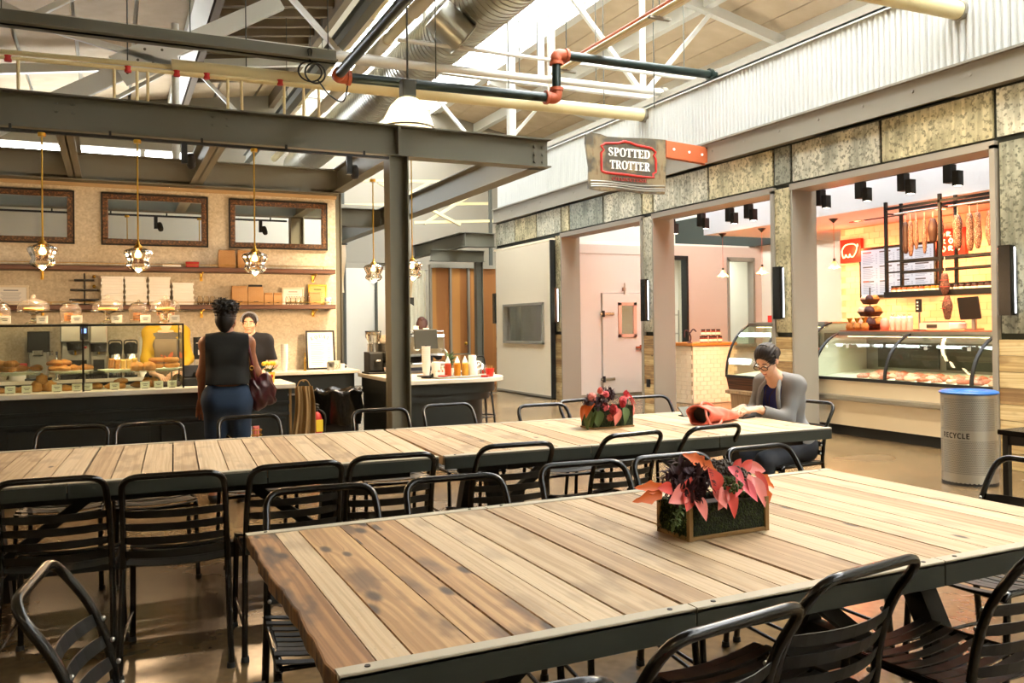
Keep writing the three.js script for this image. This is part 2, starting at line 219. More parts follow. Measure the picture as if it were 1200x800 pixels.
// ================================================================ SHOP-FRONT WALL (x = 7.7)
const WX = 7.7, HEAD = 3.1, OPEN = [[-8.05, -5.41], [-11.05, -8.42], [-14.05, -11.39]];
{
  const w = structGroup('wall_right', 'shop-front wall of mottled zinc panels, timber boards and white corrugated metal', 'wall');
  const core = [span(7.72, 7.98, HEAD, 3.97, -17.1, -2), span(7.78, 7.92, 3.97, 4.86, -17.1, -2), span(7.72, 7.98, 0, HEAD, -5.36, -2), span(7.72, 7.98, 0, HEAD, -8.4, -8.08), span(7.72, 7.98, 0, HEAD, -11.37, -11.08)];
  core.push(span(7.72, 7.98, 0, 1.06, -17.1, -14.08), span(7.72, 7.98, 1.84, HEAD, -17.1, -14.08), span(7.72, 7.98, 1.06, 1.84, -17.1, -16.45), span(7.72, 7.98, 1.06, 1.84, -14.62, -14.08));
  part('wall_core', core, M.mullion, w);
  // corrugated sheets
  const prof = []; const P = 0.076; const sheet = (len) => {
    const pos = [], idx = [], n = Math.round(len / P) * 8; for (let i = 0; i <= n; i++) { const z = i / n * len, t = (i % 8) / 8, h = sstep(0.05, 0.25, t) * (1 - sstep(0.55, 0.75, t)), x = -0.022 * h; pos.push(x, 3.97, z, x, 4.86, z); if (i) { const a = 2 * i - 2; idx.push(a, a + 1, a + 2, a + 1, a + 3, a + 2); } }
    const g = new THREE.BufferGeometry(); g.setAttribute('position', new THREE.Float32BufferAttribute(pos, 3)); g.setIndex(idx); g.computeVertexNormals(); return g;
  };
  const sg = sheet(12 * P - 0.004); for (let z = -17.1; z < -2.8; z += 12 * P) { const o = part('corrugated_sheet', sg, M.corr, w); o.position.set(7.765, 0, z); }
  part('screen_flashing', [span(7.72, 7.8, 4.86, 4.885, -17.1, -2), span(7.72, 7.735, 4.84, 4.885, -17.1, -2)], M.corr, w);
  part('screen_gutter', span(7.86, 8.0, 4.9, 5.05, -17.1, -2), M.channel, w);
  // steel channel with bolts
  part('steel_channel', [span(7.64, 7.72, 3.66, 3.97, -17.1, -2), span(7.6, 7.72, 3.66, 3.68, -17.1, -2), span(7.6, 7.72, 3.945, 3.97, -17.1, -2)], M.channel, w);
  const bg = rot(cyl(0.016, 0.016, 0.02, 0, 0, 0, 8), 0, 0, Math.PI / 2); for (let z = -16.8; z < -2.4; z += 0.66) { const o = part('bolt', bg, M.jamb, w); o.position.set(7.645, 3.83, z); }
  // zinc panels: a row above the openings, tall ones on the piers
  let zi = 2; const zn = (z0, z1, y0, y1) => { const g = cspan(7.685, 7.715, y0, y1, z0, z1, 0.004); const q = rnd(3), s = rnd(2); const a = g.attributes.uv.array; for (let i = 0; i < a.length; i += 2) { a[i] += q; a[i + 1] += s; } zi++; part('zinc_panel', g, [M.zinc, M.zincPaintedLit, M.zincCool, M.zinc, M.zincPaintedLit][zi % 5], w); };
  const rowZ = [-17.1, -16.1, -15.1, -14.07, -13.75, -12.55, -11.37, -11.06, -9.7, -8.38, -8.07, -6.71, -5.37, -4.0, -2.0];
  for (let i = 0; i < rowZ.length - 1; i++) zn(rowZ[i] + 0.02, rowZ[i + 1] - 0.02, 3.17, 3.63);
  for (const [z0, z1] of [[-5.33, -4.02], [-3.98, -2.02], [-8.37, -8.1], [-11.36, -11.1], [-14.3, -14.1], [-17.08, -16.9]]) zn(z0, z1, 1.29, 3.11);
  // cladding boards under the panels
  for (const [z0, z1] of [[-5.36, -2], [-8.39, -8.09], [-11.36, -11.09], [-14.34, -14.09], [-17.1, -16.86]]) for (let k = 0; k < 8; k++) { const cuts = z1 - z0 > 2 ? [z0, z0 + rnd(0.9, 1.5), z0 + rnd(1.9, 2.6), z1] : [z0, z1]; for (let q = 0; q < cuts.length - 1; q++) { const g = cbx(0.045 + rnd(0.012), 0.149, cuts[q + 1] - cuts[q] - 0.004, 0.004, 7.7, 0.078 + k * 0.154, (cuts[q] + cuts[q + 1]) / 2); const a = g.attributes.uv.array, o = rnd(2), p2 = rnd(3); for (let i = 0; i < a.length; i += 2) { const t = a[i]; a[i] = a[i + 1] + o; a[i + 1] = t + p2; } part('cladding_board', g, M.clad[Math.floor(rnd(3))], w); } }
  // steel linings of the three openings
  for (const [z0, z1] of OPEN) {
    part('jamb_lining', span(7.68, 7.98, 0, HEAD, z0 - 0.03, z0 + 0.005), M.jamb, w); part('jamb_edge', [span(7.98, 8.07, 0, HEAD, z0 - 0.03, z0 + 0.005), span(7.665, 7.685, 0, HEAD, z0 - 0.02, z0 + 0.01)], M.jamb, w);
    part('jamb_lining', span(7.66, 7.98, 0, HEAD, z1 - 0.005, z1 + 0.05), M.jamb, w);
    part('head_lining', [span(7.66, 8.0, HEAD - 0.035, HEAD + 0.04, z0 - 0.03, z1 + 0.05)], M.jamb, w);
  }
  part('switch_plate', span(7.655, 7.675, 0.42, 0.54, -11.26, -11.18), M.black, w);
}
// sconces on the piers: black box with lit slots at both sides
{
  let first = null; for (const [z, where] of [[-5.22, 'beside the opening with the meat case'], [-8.24, 'between the two bright shop openings'], [-11.21, 'beside the cold room opening'], [-14.2, 'beside the white sliding door'], [-16.98, 'past the white sliding door']]) {
    const lab = 'black upright box wall light with lit edges ' + where;
    if (!first) { first = thing('wall_sconce', lab, 'wall light', [7.675, 1.46, z]); part('cover', cbx(0.07, 0.66, 0.13, 0.006, -0.07, 0.33, 0), M.gloss, first); part('back_plate', bx(0.035, 0.6, 0.06, -0.018, 0.33, 0), M.black, first); for (const s of [-1, 1]) part('lit_slot', bx(0.02, 0.62, 0.012, -0.045, 0.33, s * 0.062), mat('#ffffff', 0.5, 0, { emissive: hex('#eef2ff'), emissiveIntensity: 3 }), first); }
    else copy(first, [7.675, 1.46, z], 0, lab);
  }
}
// white sliding door with its window
{
  const d = structGroup('door_1', 'large white sliding door with a small steel-framed window', 'door'); const X0 = 7.58, X1 = 7.65, z0 = -16.85, z1 = -14.33;
  part('door_leaf', [span(X0, X1, 0.02, 1.06, z0, z1), span(X0, X1, 1.84, 3.02, z0, z1), span(X0, X1, 1.06, 1.84, z0, -16.45), span(X0, X1, 1.06, 1.84, -14.62, z1)], M.cream, d);
  part('edge_strip', span(X0 - 0.01, X1 + 0.01, 0.02, 3.04, z1, z1 + 0.03), M.black, d); part('bottom_rail', span(X0 - 0.012, X1, 0.02, 0.06, z0, z1), M.channel, d);
  part('window_frame', [span(X0 - 0.03, 7.7, 1.04, 1.09, -16.47, -14.6), span(X0 - 0.03, 7.7, 1.81, 1.86, -16.47, -14.6), span(X0 - 0.03, 7.7, 1.04, 1.86, -16.47, -16.41), span(X0 - 0.03, 7.7, 1.04, 1.86, -14.66, -14.6)], M.channel, d);
  part('window_pane', span(7.62, 7.625, 1.09, 1.81, -16.41, -14.66), M.glass, d);
  part('track', span(7.62, 7.68, 3.04, 3.08, -17.05, -14.3), M.cream, d);
}
// ================================================================ SHOP INTERIOR SHELL
{
  const p = structGroup('wall_cold_room', 'white insulated front of the cold room behind the shop opening', 'wall');
  part('wall_face', [span(7.99, 8.62, 0, 2.97, -14.35, -14.2), span(8.62, 9.57, 2.03, 2.97, -14.35, -14.2), span(9.57, 9.75, 0, 2.97, -14.35, -14.2)], M.cold, p);
  part('panel_joint', [span(7.99, 9.75, 2.79, 2.795, -14.199, -14.19)], M.channel, p);
  part('kick_strip', span(7.99, 9.75, 0, 0.06, -14.2, -14.18), M.channel, p);
  const dr = structGroup('door_2', 'white cold room door with strap hinges and a small pink-framed window', 'door');
  part('door_leaf', cspan(8.63, 9.56, 0.06, 2.02, -14.26, -14.16, 0.01), M.cold, dr);
  for (const y of [0.35, 1.62]) { part('hinge', cspan(8.56, 8.88, y - 0.025, y + 0.025, -14.16, -14.12, 0.008), M.chrome, dr); part('hinge_knuckle', cyl(0.03, 0.03, 0.12, 8.63, y - 0.06, -14.13), M.black, dr); }
  part('latch_handle', [cspan(9.38, 9.52, 0.93, 0.97, -14.16, -14.08, 0.008), cspan(9.48, 9.54, 0.9, 1.0, -14.17, -14.1, 0.006)], M.redIron, dr);
  part('door_closer', [bar([9.12, 2.0, -14.12], [9.12, 2.22, -14.12], 0.015), bx(0.06, 0.06, 0.05, 9.12, 2.1, -14.14)], M.ss, dr);
  part('window_frame', [span(8.98, 9.4, 1.16, 1.22, -14.17, -14.13), span(8.98, 9.4, 1.78, 1.84, -14.17, -14.13), span(8.98, 9.05, 1.16, 1.84, -14.17, -14.13), span(9.33, 9.4, 1.16, 1.84, -14.17, -14.13)], mat('#dca48c', 0.6), dr);
  part('window_pane', span(9.05, 9.33, 1.22, 1.78, -14.158, -14.15), mat('#c8ccc4', 0.05, 0.9), dr);
  const q = structGroup('wall_preparation_room', 'pinkish wall with tall windows into a brightly lit room', 'wall'); const y1 = 3.0, a = -14.3, b = -14.15;
  part('wall_face', [span(9.75, 9.95, 0, y1, a, b), span(9.95, 10.66, 0, 0.95, a, b), span(9.95, 10.66, 2.76, y1, a, b), span(10.66, 11.67, 0, y1, a, b), span(11.67, 12.4, 0, 0.95, a, b), span(11.67, 12.4, 2.76, y1, a, b), span(12.4, 12.6, 0, y1, a, b)], M.pinkWall, q);
  part('skirting', span(9.75, 12.6, 0, 0.12, b, b + 0.02), M.channel, q);
  for (const [x0, x1, n] of [[9.95, 10.66, 2], [11.67, 12.4, 3]]) {
    const wn = structGroup('window_' + n, n === 2 ? 'tall bright window beside the cold room' : 'tall bright window above the jars on the tiled counter', 'window');
    part('window_frame', [span(x0, x0 + 0.05, 0.95, 2.76, a, b + 0.03), span(x1 - 0.05, x1, 0.95, 2.76, a, b + 0.03), span(x0, x1, 2.71, 2.79, a, b + 0.03), span(x0, x1, 0.9, 0.97, a, b + 0.06)], n === 2 ? M.black : M.jamb, wn);
    part('window_pane', span(x0 + 0.05, x1 - 0.05, 0.97, 2.71, -14.23, -14.225), M.glass, wn);
  }
  struct('wall_room_back', [span(7.99, 12.6, 0, 3.0, -17.2, -17.1), span(9.7, 9.8, 0, 3.0, -17.1, -14.3), span(7.99, 12.6, 2.96, 3.06, -17.2, -14.36)], M.white, 'white walls and ceiling of the lit preparation room', 'wall');
  // bright ceiling panel lights of the preparation room
  for (const [x, z] of [[10.6, -15.6], [12, -15.6]]) { const l = thing('ceiling_panel_light', 'square white ceiling light inside the preparation room', 'ceiling light', [x, 2.94, z], 0, 'preparation room ceiling lights'); part('frame', bx(0.64, 0.02, 0.64, 0, 0.01, 0), M.white, l); part('diffuser', bx(0.58, 0.01, 0.58, 0, -0.004, 0), mat('#ffffff', 0.5, 0, { emissive: hex('#f2fff8'), emissiveIntensity: 6 }), l); const ra = new THREE.RectAreaLight(hex('#f2fff6'), 26, 0.56, 0.56); ra.position.set(0, -0.02, 0); ra.rotation.x = -Math.PI / 2; l.add(ra); }
  // appliances seen through the windows
  const s1 = thing('storage_rack', 'pale rack with trays seen through the tall window', 'rack', [10.75, 0, -15.2]); for (const [x, z] of [[-0.3, -0.2], [0.3, -0.2], [-0.3, 0.2], [0.3, 0.2]]) part('post', bar([x, 0, z], [x, 1.7, z], 0.015), M.ss, s1); for (const y of [0.4, 0.8, 1.2, 1.6]) part('tray', cbx(0.6, 0.03, 0.42, 0.008, 0, y, 0), M.galv, s1); part('carton', cbx(0.36, 0.34, 0.3, 0.006, 0, 1.4, 0), mat('#c8d4c4', 0.7), s1);
  const s2 = thing('wall_fan', 'dark round ceiling fan unit seen through the tall window', 'fan', [10.25, 2.55, -15.4]); part('ring', new THREE.TorusGeometry(0.22, 0.025, 8, 28).rotateX(Math.PI / 2), M.black, s2); part('hub', cyl(0.05, 0.05, 0.1, 0, -0.05, 0), M.black, s2); part('stem', bar([0, 0.05, 0], [0, 0.41, 0], 0.015), M.black, s2); for (let k = 0; k < 4; k++) part('blade', rot(bx(0.17, 0.01, 0.06, 0.12, 0, 0), 0.2, k * Math.PI / 2, 0), M.black, s2);
  const s3 = thing('mixer_machine', 'dark kitchen machine standing behind the sliding door window', 'machine', [8.5, 0, -15.6]); part('stand', cspan(-0.3, 0.3, 0, 0.9, -0.3, 0.3, 0.01), M.ss, s3); part('body', cspan(-0.2, 0.2, 0.9, 1.35, -0.2, 0.2, 0.02), M.offwhite, s3); part('head', cspan(-0.22, 0.22, 1.35, 1.7, -0.34, 0.3, 0.04), M.steelDark, s3);
}
// dropped ceiling of the deli with its pale front face
{
  const s = structGroup('ceiling_deli', 'dropped white ceiling over the meat counter', 'ceiling');
  part('ceiling_face', span(9.36, 12.6, 2.95, 3.8, -11.95, -2), mat('#c9c6c6', 0.8), s);
  part('air_slot', [span(10.3, 10.36, 2.94, 2.951, -9.6, -8.6)], M.black, s); part('air_slot', [span(10.3, 10.36, 2.94, 2.951, -7.6, -6.6)], M.black, s);
  const w = structGroup('wall_deli', 'cream subway-tiled back wall of the meat counter', 'wall');
  part('wall_core', [span(11.02, 11.2, 0, 2.95, -10.45, -2), span(11.2, 12.6, 0, 2.95, -10.45, -10.3)], M.grout, w);
  const tg = cbx(0.02, 0.094, 0.196, 0.003); let cnt = 0; for (let r = 0; r < 18; r++) for (let k = 0; k < 20; k++) { const y = 1.22 + r * 0.098, z = -10.35 + k * 0.2 + (r % 2) * 0.1; if (y > 2.95 || z > -7.05 || cnt > 295) continue; if (y > 1.83 && y < 2.53 && z > -9.95 && z < -8.7) continue; cnt++; const o = part('wall_tile', tg, (r * 7 + k * 3) % 5 ? M.tile : M.tileB, w); o.position.set(11.015, y, z); }
  const rest = []; for (let r = 0; r < 18; r++) for (let k = 17; k < 34; k++) { const y = 1.22 + r * 0.098, z = -10.35 + k * 0.2 + (r % 2) * 0.1; if (y > 2.95 || z <= -7.05 || z > -4.4) continue; rest.push(tg.clone().translate(11.015, y, z)); } const ro = part('wall_tiling', rest, M.tile, w); ro.userData.kind = 'stuff';
  // dark sheet painting the shade of the open void above the cold room
  struct('wall_upper_void', span(12.45, 12.58, 3.05, 3.9, -17, -12.1), M.mullion, 'dark sheet standing in for the shaded void above the cold room', 'wall');
}
// ================================================================ STEEL FRAME OVER THE COFFEE BAR
const iX = (x0, x1, y0, y1, z, w = 0.2, t = 0.014) => [span(x0, x1, y0, y0 + t, z - w / 2, z + w / 2), span(x0, x1, y1 - t, y1, z - w / 2, z + w / 2), span(x0, x1, y0, y1, z - 0.006, z + 0.006)];
const iZ = (z0, z1, y0, y1, x, w = 0.2, t = 0.014) => [span(x - w / 2, x + w / 2, y0, y0 + t, z0, z1), span(x - w / 2, x + w / 2, y1 - t, y1, z0, z1), span(x - 0.006, x + 0.006, y0, y1, z0, z1)];
const iY = (x, z, y0, y1, w = 0.2, t = 0.014) => [span(x - w / 2, x - w / 2 + t, y0, y1, z - w / 2, z + w / 2), span(x + w / 2 - t, x + w / 2, y0, y1, z - w / 2, z + w / 2), span(x - w / 2, x + w / 2, y0, y1, z - 0.006, z + 0.006)];
{
  const f = thing('canopy_frame', 'grey bolted steel beam frame on one column above the coffee bar', 'steel frame'); const a = 3.14, b = 3.45, z = -8.26;
  part('front_beam', iX(-3.2, 4.35, a, b, z), M.steel, f); part('rear_beam', iX(-3.2, 2.62, 3.11, 3.42, -10.72), M.steel, f);
  for (const x of [-2.4, -0.36, 0.92, 2.62]) part('cross_beam', iZ(-10.72, z - 0.02, a, b - 0.02, x, 0.14), M.steel, f);
  part('outer_beam', iZ(-17.6, z - 0.02, a, b, 4.25), M.steel, f); part('link_beam', iX(2.62, 4.24, a, b, -14.3), M.steel, f);
  const c = part('column', iY(2.62, z, 0, a), M.steel, f); part('base_plate', bx(0.3, 0.02, 0.3, 2.62, 0.01, z), M.steel, c); part('stiffener', [span(2.615, 2.64, a, b, z, z + 0.1)], M.steel, f);
  part('rear_column', iY(2.68, -11.02, 0, 3.42, 0.1, 0.01), M.steel, f); part('rear_column', iY(2.62, -14.3, 0, a, 0.2), M.steel, f); part('rear_column', iY(4.25, -17.5, 0, a, 0.2), M.steel, f);
  const bg = rot(cyl(0.017, 0.017, 0.022, 0, 0, 0, 8), Math.PI / 2, 0, 0); const bolt = (x, y) => { const o = part('bolt', bg, M.steel, f); o.position.set(x, y, z + 0.004); };
  for (const x of [4.19, 4.29]) for (const y of [3.21, 3.29, 3.37]) bolt(x, y); for (const x of [-0.42, -0.29, 0.86, 0.99]) for (const y of [3.32, 3.39]) bolt(x, y);
  part('light_track', span(-3.2, 2.5, 3.085, 3.11, -8.14, -8.1), M.black, f);
  for (let x = -3; x < 2.5; x += 0.75) part('track_hanger', span(x - 0.01, x + 0.01, 3.1, 3.15, -8.13, -8.11), M.black, f);
}
// track spots on the bar track
{
  let s0; for (const x of [0.62, 2.12]) { if (!s0) { s0 = thing('track_spotlight', 'small black cylinder spotlight clipped on the bar light track', 'spotlight', [x, 2.9, -8.12], 0, 'spotlights on the bar track'); part('driver_box', bx(0.05, 0.18, 0.05, -0.02, 0.1, 0), M.black, s0); part('lamp_head', rot(lathe([[0, 0], [0.03, 0], [0.04, 0.03], [0.04, 0.1], [0.03, 0.13], [0, 0.13]], 16), 0.4, 0, 0.2).translate(0.05, -0.02, -0.04), M.blackMatte, s0); part('swivel_arm', bar([0, 0.04, 0], [0.05, 0.04, -0.02], 0.01), M.black, s0); } else copy(s0, [x, 2.9, -8.12]); }
}
// far frame with plywood partition
{
  const f = thing('rear_canopy_frame', 'grey steel beam corner above the plywood partition', 'steel frame'); const a = 3.14, b = 3.45;
  part('front_beam', iX(6.95, 7.68, a, b, -17.15), M.steel, f); part('side_beam', iZ(-24, -17.05, a, b, 6.95), M.steel, f); part('lower_beam', iX(6.4, 7.68, 2.86, 3.12, -17.75, 0.16), M.steel, f); const c = part('column', iY(7.55, -17.75, 0, 2.86, 0.16), M.steel, f); part('base_plate', bx(0.24, 0.02, 0.24, 7.55, 0.01, -17.75), M.steel, c);
  part('column', iY(6.95, -22, 0, a, 0.16), M.steel, f);
  const w = structGroup('wall_plywood', 'orange plywood partition with grey studs under the rear steel frame', 'wall');
  for (const [x0, x1] of [[6.75, 7.2], [7.22, 7.66], [7.68, 8.4]]) part('plywood_sheet', cspan(x0, x1, 0, 2.78, -18.75, -18.7, 0.004), M.ply, w);
  for (const x of [6.72, 7.21, 7.67]) part('stud', span(x - 0.025, x + 0.025, 0, 2.8, -18.72, -18.62), M.channel, w); part('top_plate', span(6.7, 8.4, 2.78, 2.86, -18.76, -18.6), M.channel, w); part('door_knob', sph(0.04, 7.58, 1.0, -18.62), M.brass, w);
  const p = structGroup('wall_far_partition', 'grey and white panelled partition far behind the coffee bar', 'wall');
  for (let i = 0; i < 7; i++) part('wall_panel', cspan(1.2 + i * 0.78, 1.95 + i * 0.78, 0, 2.85, -20.3, -20.25, 0.005), [M.zinc, M.offwhite, M.zinc, M.channel, M.offwhite, M.offwhite, M.cream][i], p); for (let i = 0; i <= 7; i++) part('stud', span(1.16 + i * 0.78, 1.22 + i * 0.78, 0, 2.95, -20.26, -20.2), M.steelDark, p);
  part('upper_board', span(1.2, 6.9, 3.0, 4.4, -20.35, -20.3), M.channel, p);
}
{
  const t = thing('far_truss', 'crossing roof bars above the rear steel frame, yellow light painted into their colour', 'truss', [0, 0, -21]); for (const [a, b] of [[[5.2, 4.0, 0], [9.4, 4.25, 0]], [[5.2, 5.1, 0], [9.4, 5.3, 0]], [[6.2, 5.1, 0], [8.4, 4.1, 0.05]], [[5.4, 4.0, 0], [7.6, 5.2, 0.05]], [[7.4, 4.1, 0], [9.2, 5.2, -0.05]], [[5.2, 4.5, -0.2], [9.4, 4.75, -0.2]]]) part('truss_bar', beamBar(a, b, 0.07, 0.07), M.yellowPipe, t); for (const x of [5.25, 9.3]) part('truss_post', beamBar([x, 0, 0], [x, 5.3, 0], 0.08, 0.08), M.steelDark, t);  // yellow light on these bars is put into their colour
}
// white cloth banner strips hanging by the frame
{
  const strip = (w, h, sway) => { const g = new THREE.PlaneGeometry(w, h, 6, 18); const p = g.attributes.position; for (let i = 0; i < p.count; i++) { const y = p.getY(i) / h; p.setZ(i, 0.03 * Math.sin(y * 7 + p.getX(i) * 9)); p.setX(i, p.getX(i) + sway * Math.sin(y * 5)); } g.computeVertexNormals(); return g; };
  const b = thing('cloth_banner', 'narrow off-white cloth strip hanging by the rear steel frame', 'banner', [3.05, 2.3, -12.5], -0.2); part('cloth', strip(0.2, 0.72, 0.02), M.cream, b); part('hanging_rod', bar([-0.14, 0.36, 0], [0.14, 0.36, 0], 0.01), M.black, b); part('hanging_cord', bar([0, 0.36, 0], [0, 0.84, 0], 0.004, 5), M.black, b);
  const c = thing('patterned_pennant', 'small printed cloth pennant hanging behind the pendant lamp', 'banner', [3.75, 2.0, -11.4], -0.3); part('cloth', strip(0.16, 0.42, 0.01), mat('#a89c80', 0.9), c); part('dark_tip', extr([[-0.08, 0], [0.1, 0], [0.1, -0.12]], 0.006).translate(0, -0.17, 0.01), M.blackMatte, c); part('hanging_cord', bar([0, 0.21, 0], [0, 1.14, 0], 0.004, 5), M.black, c);
  const d = thing('translucent_drape', 'pale hanging dust sheet beside the plywood partition', 'curtain', [6.2, 0, -18.9]); const g = new THREE.PlaneGeometry(1.0, 2.7, 40, 4); const p = g.attributes.position; for (let i = 0; i < p.count; i++) p.setZ(i, 0.04 * Math.sin(p.getX(i) * 34)); g.computeVertexNormals(); part('sheet', g.translate(0, 1.38, 0), mat('#d8d2b8', 0.95, 0, { transmission: 0.3, thickness: 0 }), d); part('curtain_rod', bar([-0.55, 2.74, 0], [0.55, 2.74, 0], 0.015), M.channel, d);
}
// ================================================================ PIPES, DUCTS AND LAMPS UNDER THE ROOF
const hang = (x, y, z, top, parent) => part('hanger_rod', bar([x, y, z], [x, top, z], 0.008, 5), M.steelDark, parent);
const roofY = (x) => x < SKL ? lerp(RY, 6.36, (SKL - x) / (SKL - XL + 0.3)) - 0.02 : x < SKR ? RY - 0.02 : lerp(8.19, 7.36, (x - SKR) / (XR + 0.3 - SKR));
{
  const p = thing('sprinkler_main', 'thick cream pipe running across the hall to the corrugated screen', 'pipe'); part('pipe_run', bar([0.7, 4.7, -11.36], [7.74, 4.76, -11.36], 0.1, 18), M.yellowPipe, p); part('end_cap', bar([7.7, 4.76, -11.36], [7.775, 4.76, -11.36], 0.115, 18), M.channel, p); for (const x of [1.6, 5.35, 7]) hang(x, 4.8, -11.36, roofY(x), p);
  const q = thing('yellow_branch_pipe', 'thin yellow pipe with short drop legs under the left roof slope', 'pipe'); part('pipe_run', bar([-4, 4.6, -11.36], [0.7, 4.7, -11.36], 0.03, 10), M.yellowPipe, q); part('pipe_run', bar([-4, 4.5, -11.2], [2.6, 4.62, -11.2], 0.024, 10), M.yellowPipe, q);
  for (const x of [-0.95, 0.05, 0.3, 0.42, 1.35, 1.52, 2.05, 2.3, 2.5]) part('drop_leg', bar([x, 4.57, -11.2], [x, 3.95 + 0.1 * Math.sin(x * 9), -11.2], 0.018, 8), M.yellowPipe, q); for (const x of [-1.05, 0.2, 0.75, 1.1, 2.0]) part('red_coupling', cyl(0.04, 0.04, 0.07, x, 4.53 + 0.02 * x, -11.2, 10), M.red, q); for (const x of [-2.5, 0.2]) hang(x, 4.62, -11.36, roofY(x), q);
  const r = thing('steel_strut', 'long grey double-angle steel strut above the yellow pipe', 'beam'); part('angle', [span(-6, 2.7, 4.9, 5.06, -11.12, -11.1), span(-6, 2.7, 4.9, 4.92, -11.22, -11.1)], M.steel, r); part('angle', [span(-6, 2.7, 4.9, 5.06, -11.06, -11.04), span(-6, 2.7, 4.9, 4.92, -11.06, -10.94)], M.steel, r); for (const x of [-4, -1.1, 0.9, 2.6]) hang(x, 5.06, -11.08, roofY(x), r);
  const s = thing('white_conduit', 'white pipe crossing below the roof lights', 'pipe'); part('pipe_run', bar([2.7, 5.0, -11.09], [8.1, 5.08, -11.09], 0.055, 12), M.whiteSteel, s); part('flange', bar([7.9, 5.077, -11.09], [7.98, 5.078, -11.09], 0.08, 12), M.channel, s); for (const x of [5.4, 6.7]) hang(x, 5.05, -11.09, roofY(x), s);
  const s2 = thing('white_conduit', 'thinner white pipe above the white pipe under the roof lights', 'pipe'); part('pipe_run', bar([3.5, 5.27, -10.9], [8.6, 5.29, -10.9], 0.028, 10), M.whiteSteel, s2); for (const x of [5.6, 8.2]) hang(x, 5.29, -10.9, roofY(x), s2);
  const n = thing('white_end_pipe', 'stout cream pipe entering the corrugated screen near the roof', 'pipe'); part('pipe_run', bar([3, 4.5, -5.76], [7.74, 4.53, -5.76], 0.09, 18), M.yellowPipe, n); part('end_cap', bar([7.7, 4.53, -5.76], [7.775, 4.53, -5.76], 0.1, 18), M.channel, n); for (const x of [3.6, 6.4]) hang(x, 4.6, -5.76, roofY(x), n);
  const b = thing('black_drain_pipe', 'black pipe with rust-red elbows stepping up across the roof', 'pipe'); const zb = -9.72, r0 = 0.058;
  part('pipe_run', bar([2.5, 4.33, zb], [5.15, 4.37, zb], r0, 14), M.greenBlack, b); part('riser', bar([5.27, 4.47, zb], [5.27, 4.86, zb], r0, 14), M.greenBlack, b); part('pipe_run', bar([5.4, 4.95, zb], [7.95, 4.97, zb], r0, 14), M.greenBlack, b); part('pipe_run', bar([2.38, 4.33, zb + 0.12], [2.38, 4.33, 3], r0, 14), M.greenBlack, b);
  part('elbow', [pipe([[5.12, 4.37, zb], [5.27, 4.37, zb], [5.27, 4.5, zb]], 0.075, 0.09), bar([5.1, 4.37, zb], [5.14, 4.37, zb], 0.09, 14), bar([5.27, 4.47, zb], [5.27, 4.51, zb], 0.09, 14)], M.redIron, b); part('elbow', [pipe([[5.27, 4.83, zb], [5.27, 4.95, zb], [5.42, 4.95, zb]], 0.075, 0.09), bar([5.27, 4.81, zb], [5.27, 4.85, zb], 0.09, 14), bar([5.4, 4.95, zb], [5.44, 4.95, zb], 0.09, 14)], M.redIron, b); part('elbow', [pipe([[2.52, 4.33, zb], [2.38, 4.33, zb], [2.38, 4.33, zb + 0.16]], 0.075, 0.08), bar([2.5, 4.33, zb], [2.54, 4.33, zb], 0.09, 14)], M.redIron, b); part('flange', bar([7.74, 4.97, zb], [7.79, 4.97, zb], 0.085, 14), M.greenBlack, b); for (const x of [3.6, 6.8]) hang(x, 4.4, zb, roofY(x), b);
  // spiral duct along the hall with standing seams
  const d = thing('spiral_duct', 'large silver spiral duct running under the roof lights', 'duct'); const dx = 4.75, dy = 5.95, R = 0.4; part('duct_shell', bar([dx, dy, -24], [dx, dy, 4], R, 36), M.galv, d);
  const rings = []; for (let z = -22; z < 3; z += 0.13) rings.push(new THREE.TorusGeometry(R + 0.004, 0.009, 5, 36).translate(dx, dy, z)); part('spiral_seam', rings, M.galv, d); part('side_tap', [rot(cyl(0.24, 0.24, 0.5, 0, 0, 0, 24), 0, 0, 0.9).translate(dx - 0.3, dy - 0.55, -10.9), rot(new THREE.TorusGeometry(0.245, 0.015, 6, 24).rotateX(Math.PI / 2), 0, 0, 0.9).translate(dx - 0.3, dy - 0.55, -10.9)], M.galv, d); for (const z of [-20, -15, -10, -5, 0]) hang(dx, dy + R, z, roofY(dx), d);
  for (const [x, y, rr, lb] of [[4.1, 6.1, 0.085, 'cream insulated pipe beside the spiral duct'], [3.85, 6.5, 0.08, 'upper cream insulated pipe next to the roof purlins']]) { const o = thing('insulated_pipe', lb, 'pipe'); part('pipe_run', bar([x, y, -24], [x, y, 4], rr, 14), M.yellowPipe, o); for (let z = -21; z < 0; z += 3) part('insulation_sleeve', bar([x, y, z], [x, y, z + 1.7], rr * 1.25, 14), M.cream, o); for (const z of [-18, -12, -6, 1]) hang(x, y, z, roofY(x), o); }
  const g1 = thing('grey_girder', 'grey channel girder running lengthwise beside the black pipe', 'beam'); part('channel', iZ(-24, 4, 5.9, 6.15, 3.35, 0.14), M.steel, g1); for (const z of [-18, -12, -6]) hang(3.35, 6.1, z, roofY(3.35), g1);
  const cb = thing('conduit_bundle', 'bundle of tan wooden-looking conduits slanting toward the skylight', 'conduit'); for (const [x, y, m] of [[5.9, 5.12, M.yellowPipe], [5.98, 5.13, M.cream], [5.94, 5.19, M.redIron], [6.05, 5.16, M.yellowPipe]]) part('conduit', bar([x, y, -11.0], [x, y, 3], 0.028, 8), m, cb); for (const z of [-10.7, -8.4, -5, -1]) { part('clamp', bx(0.3, 0.03, 0.05, 5.97, 5.08, z), M.channel, cb); hang(5.97, 5.1, z, roofY(5.97), cb); }
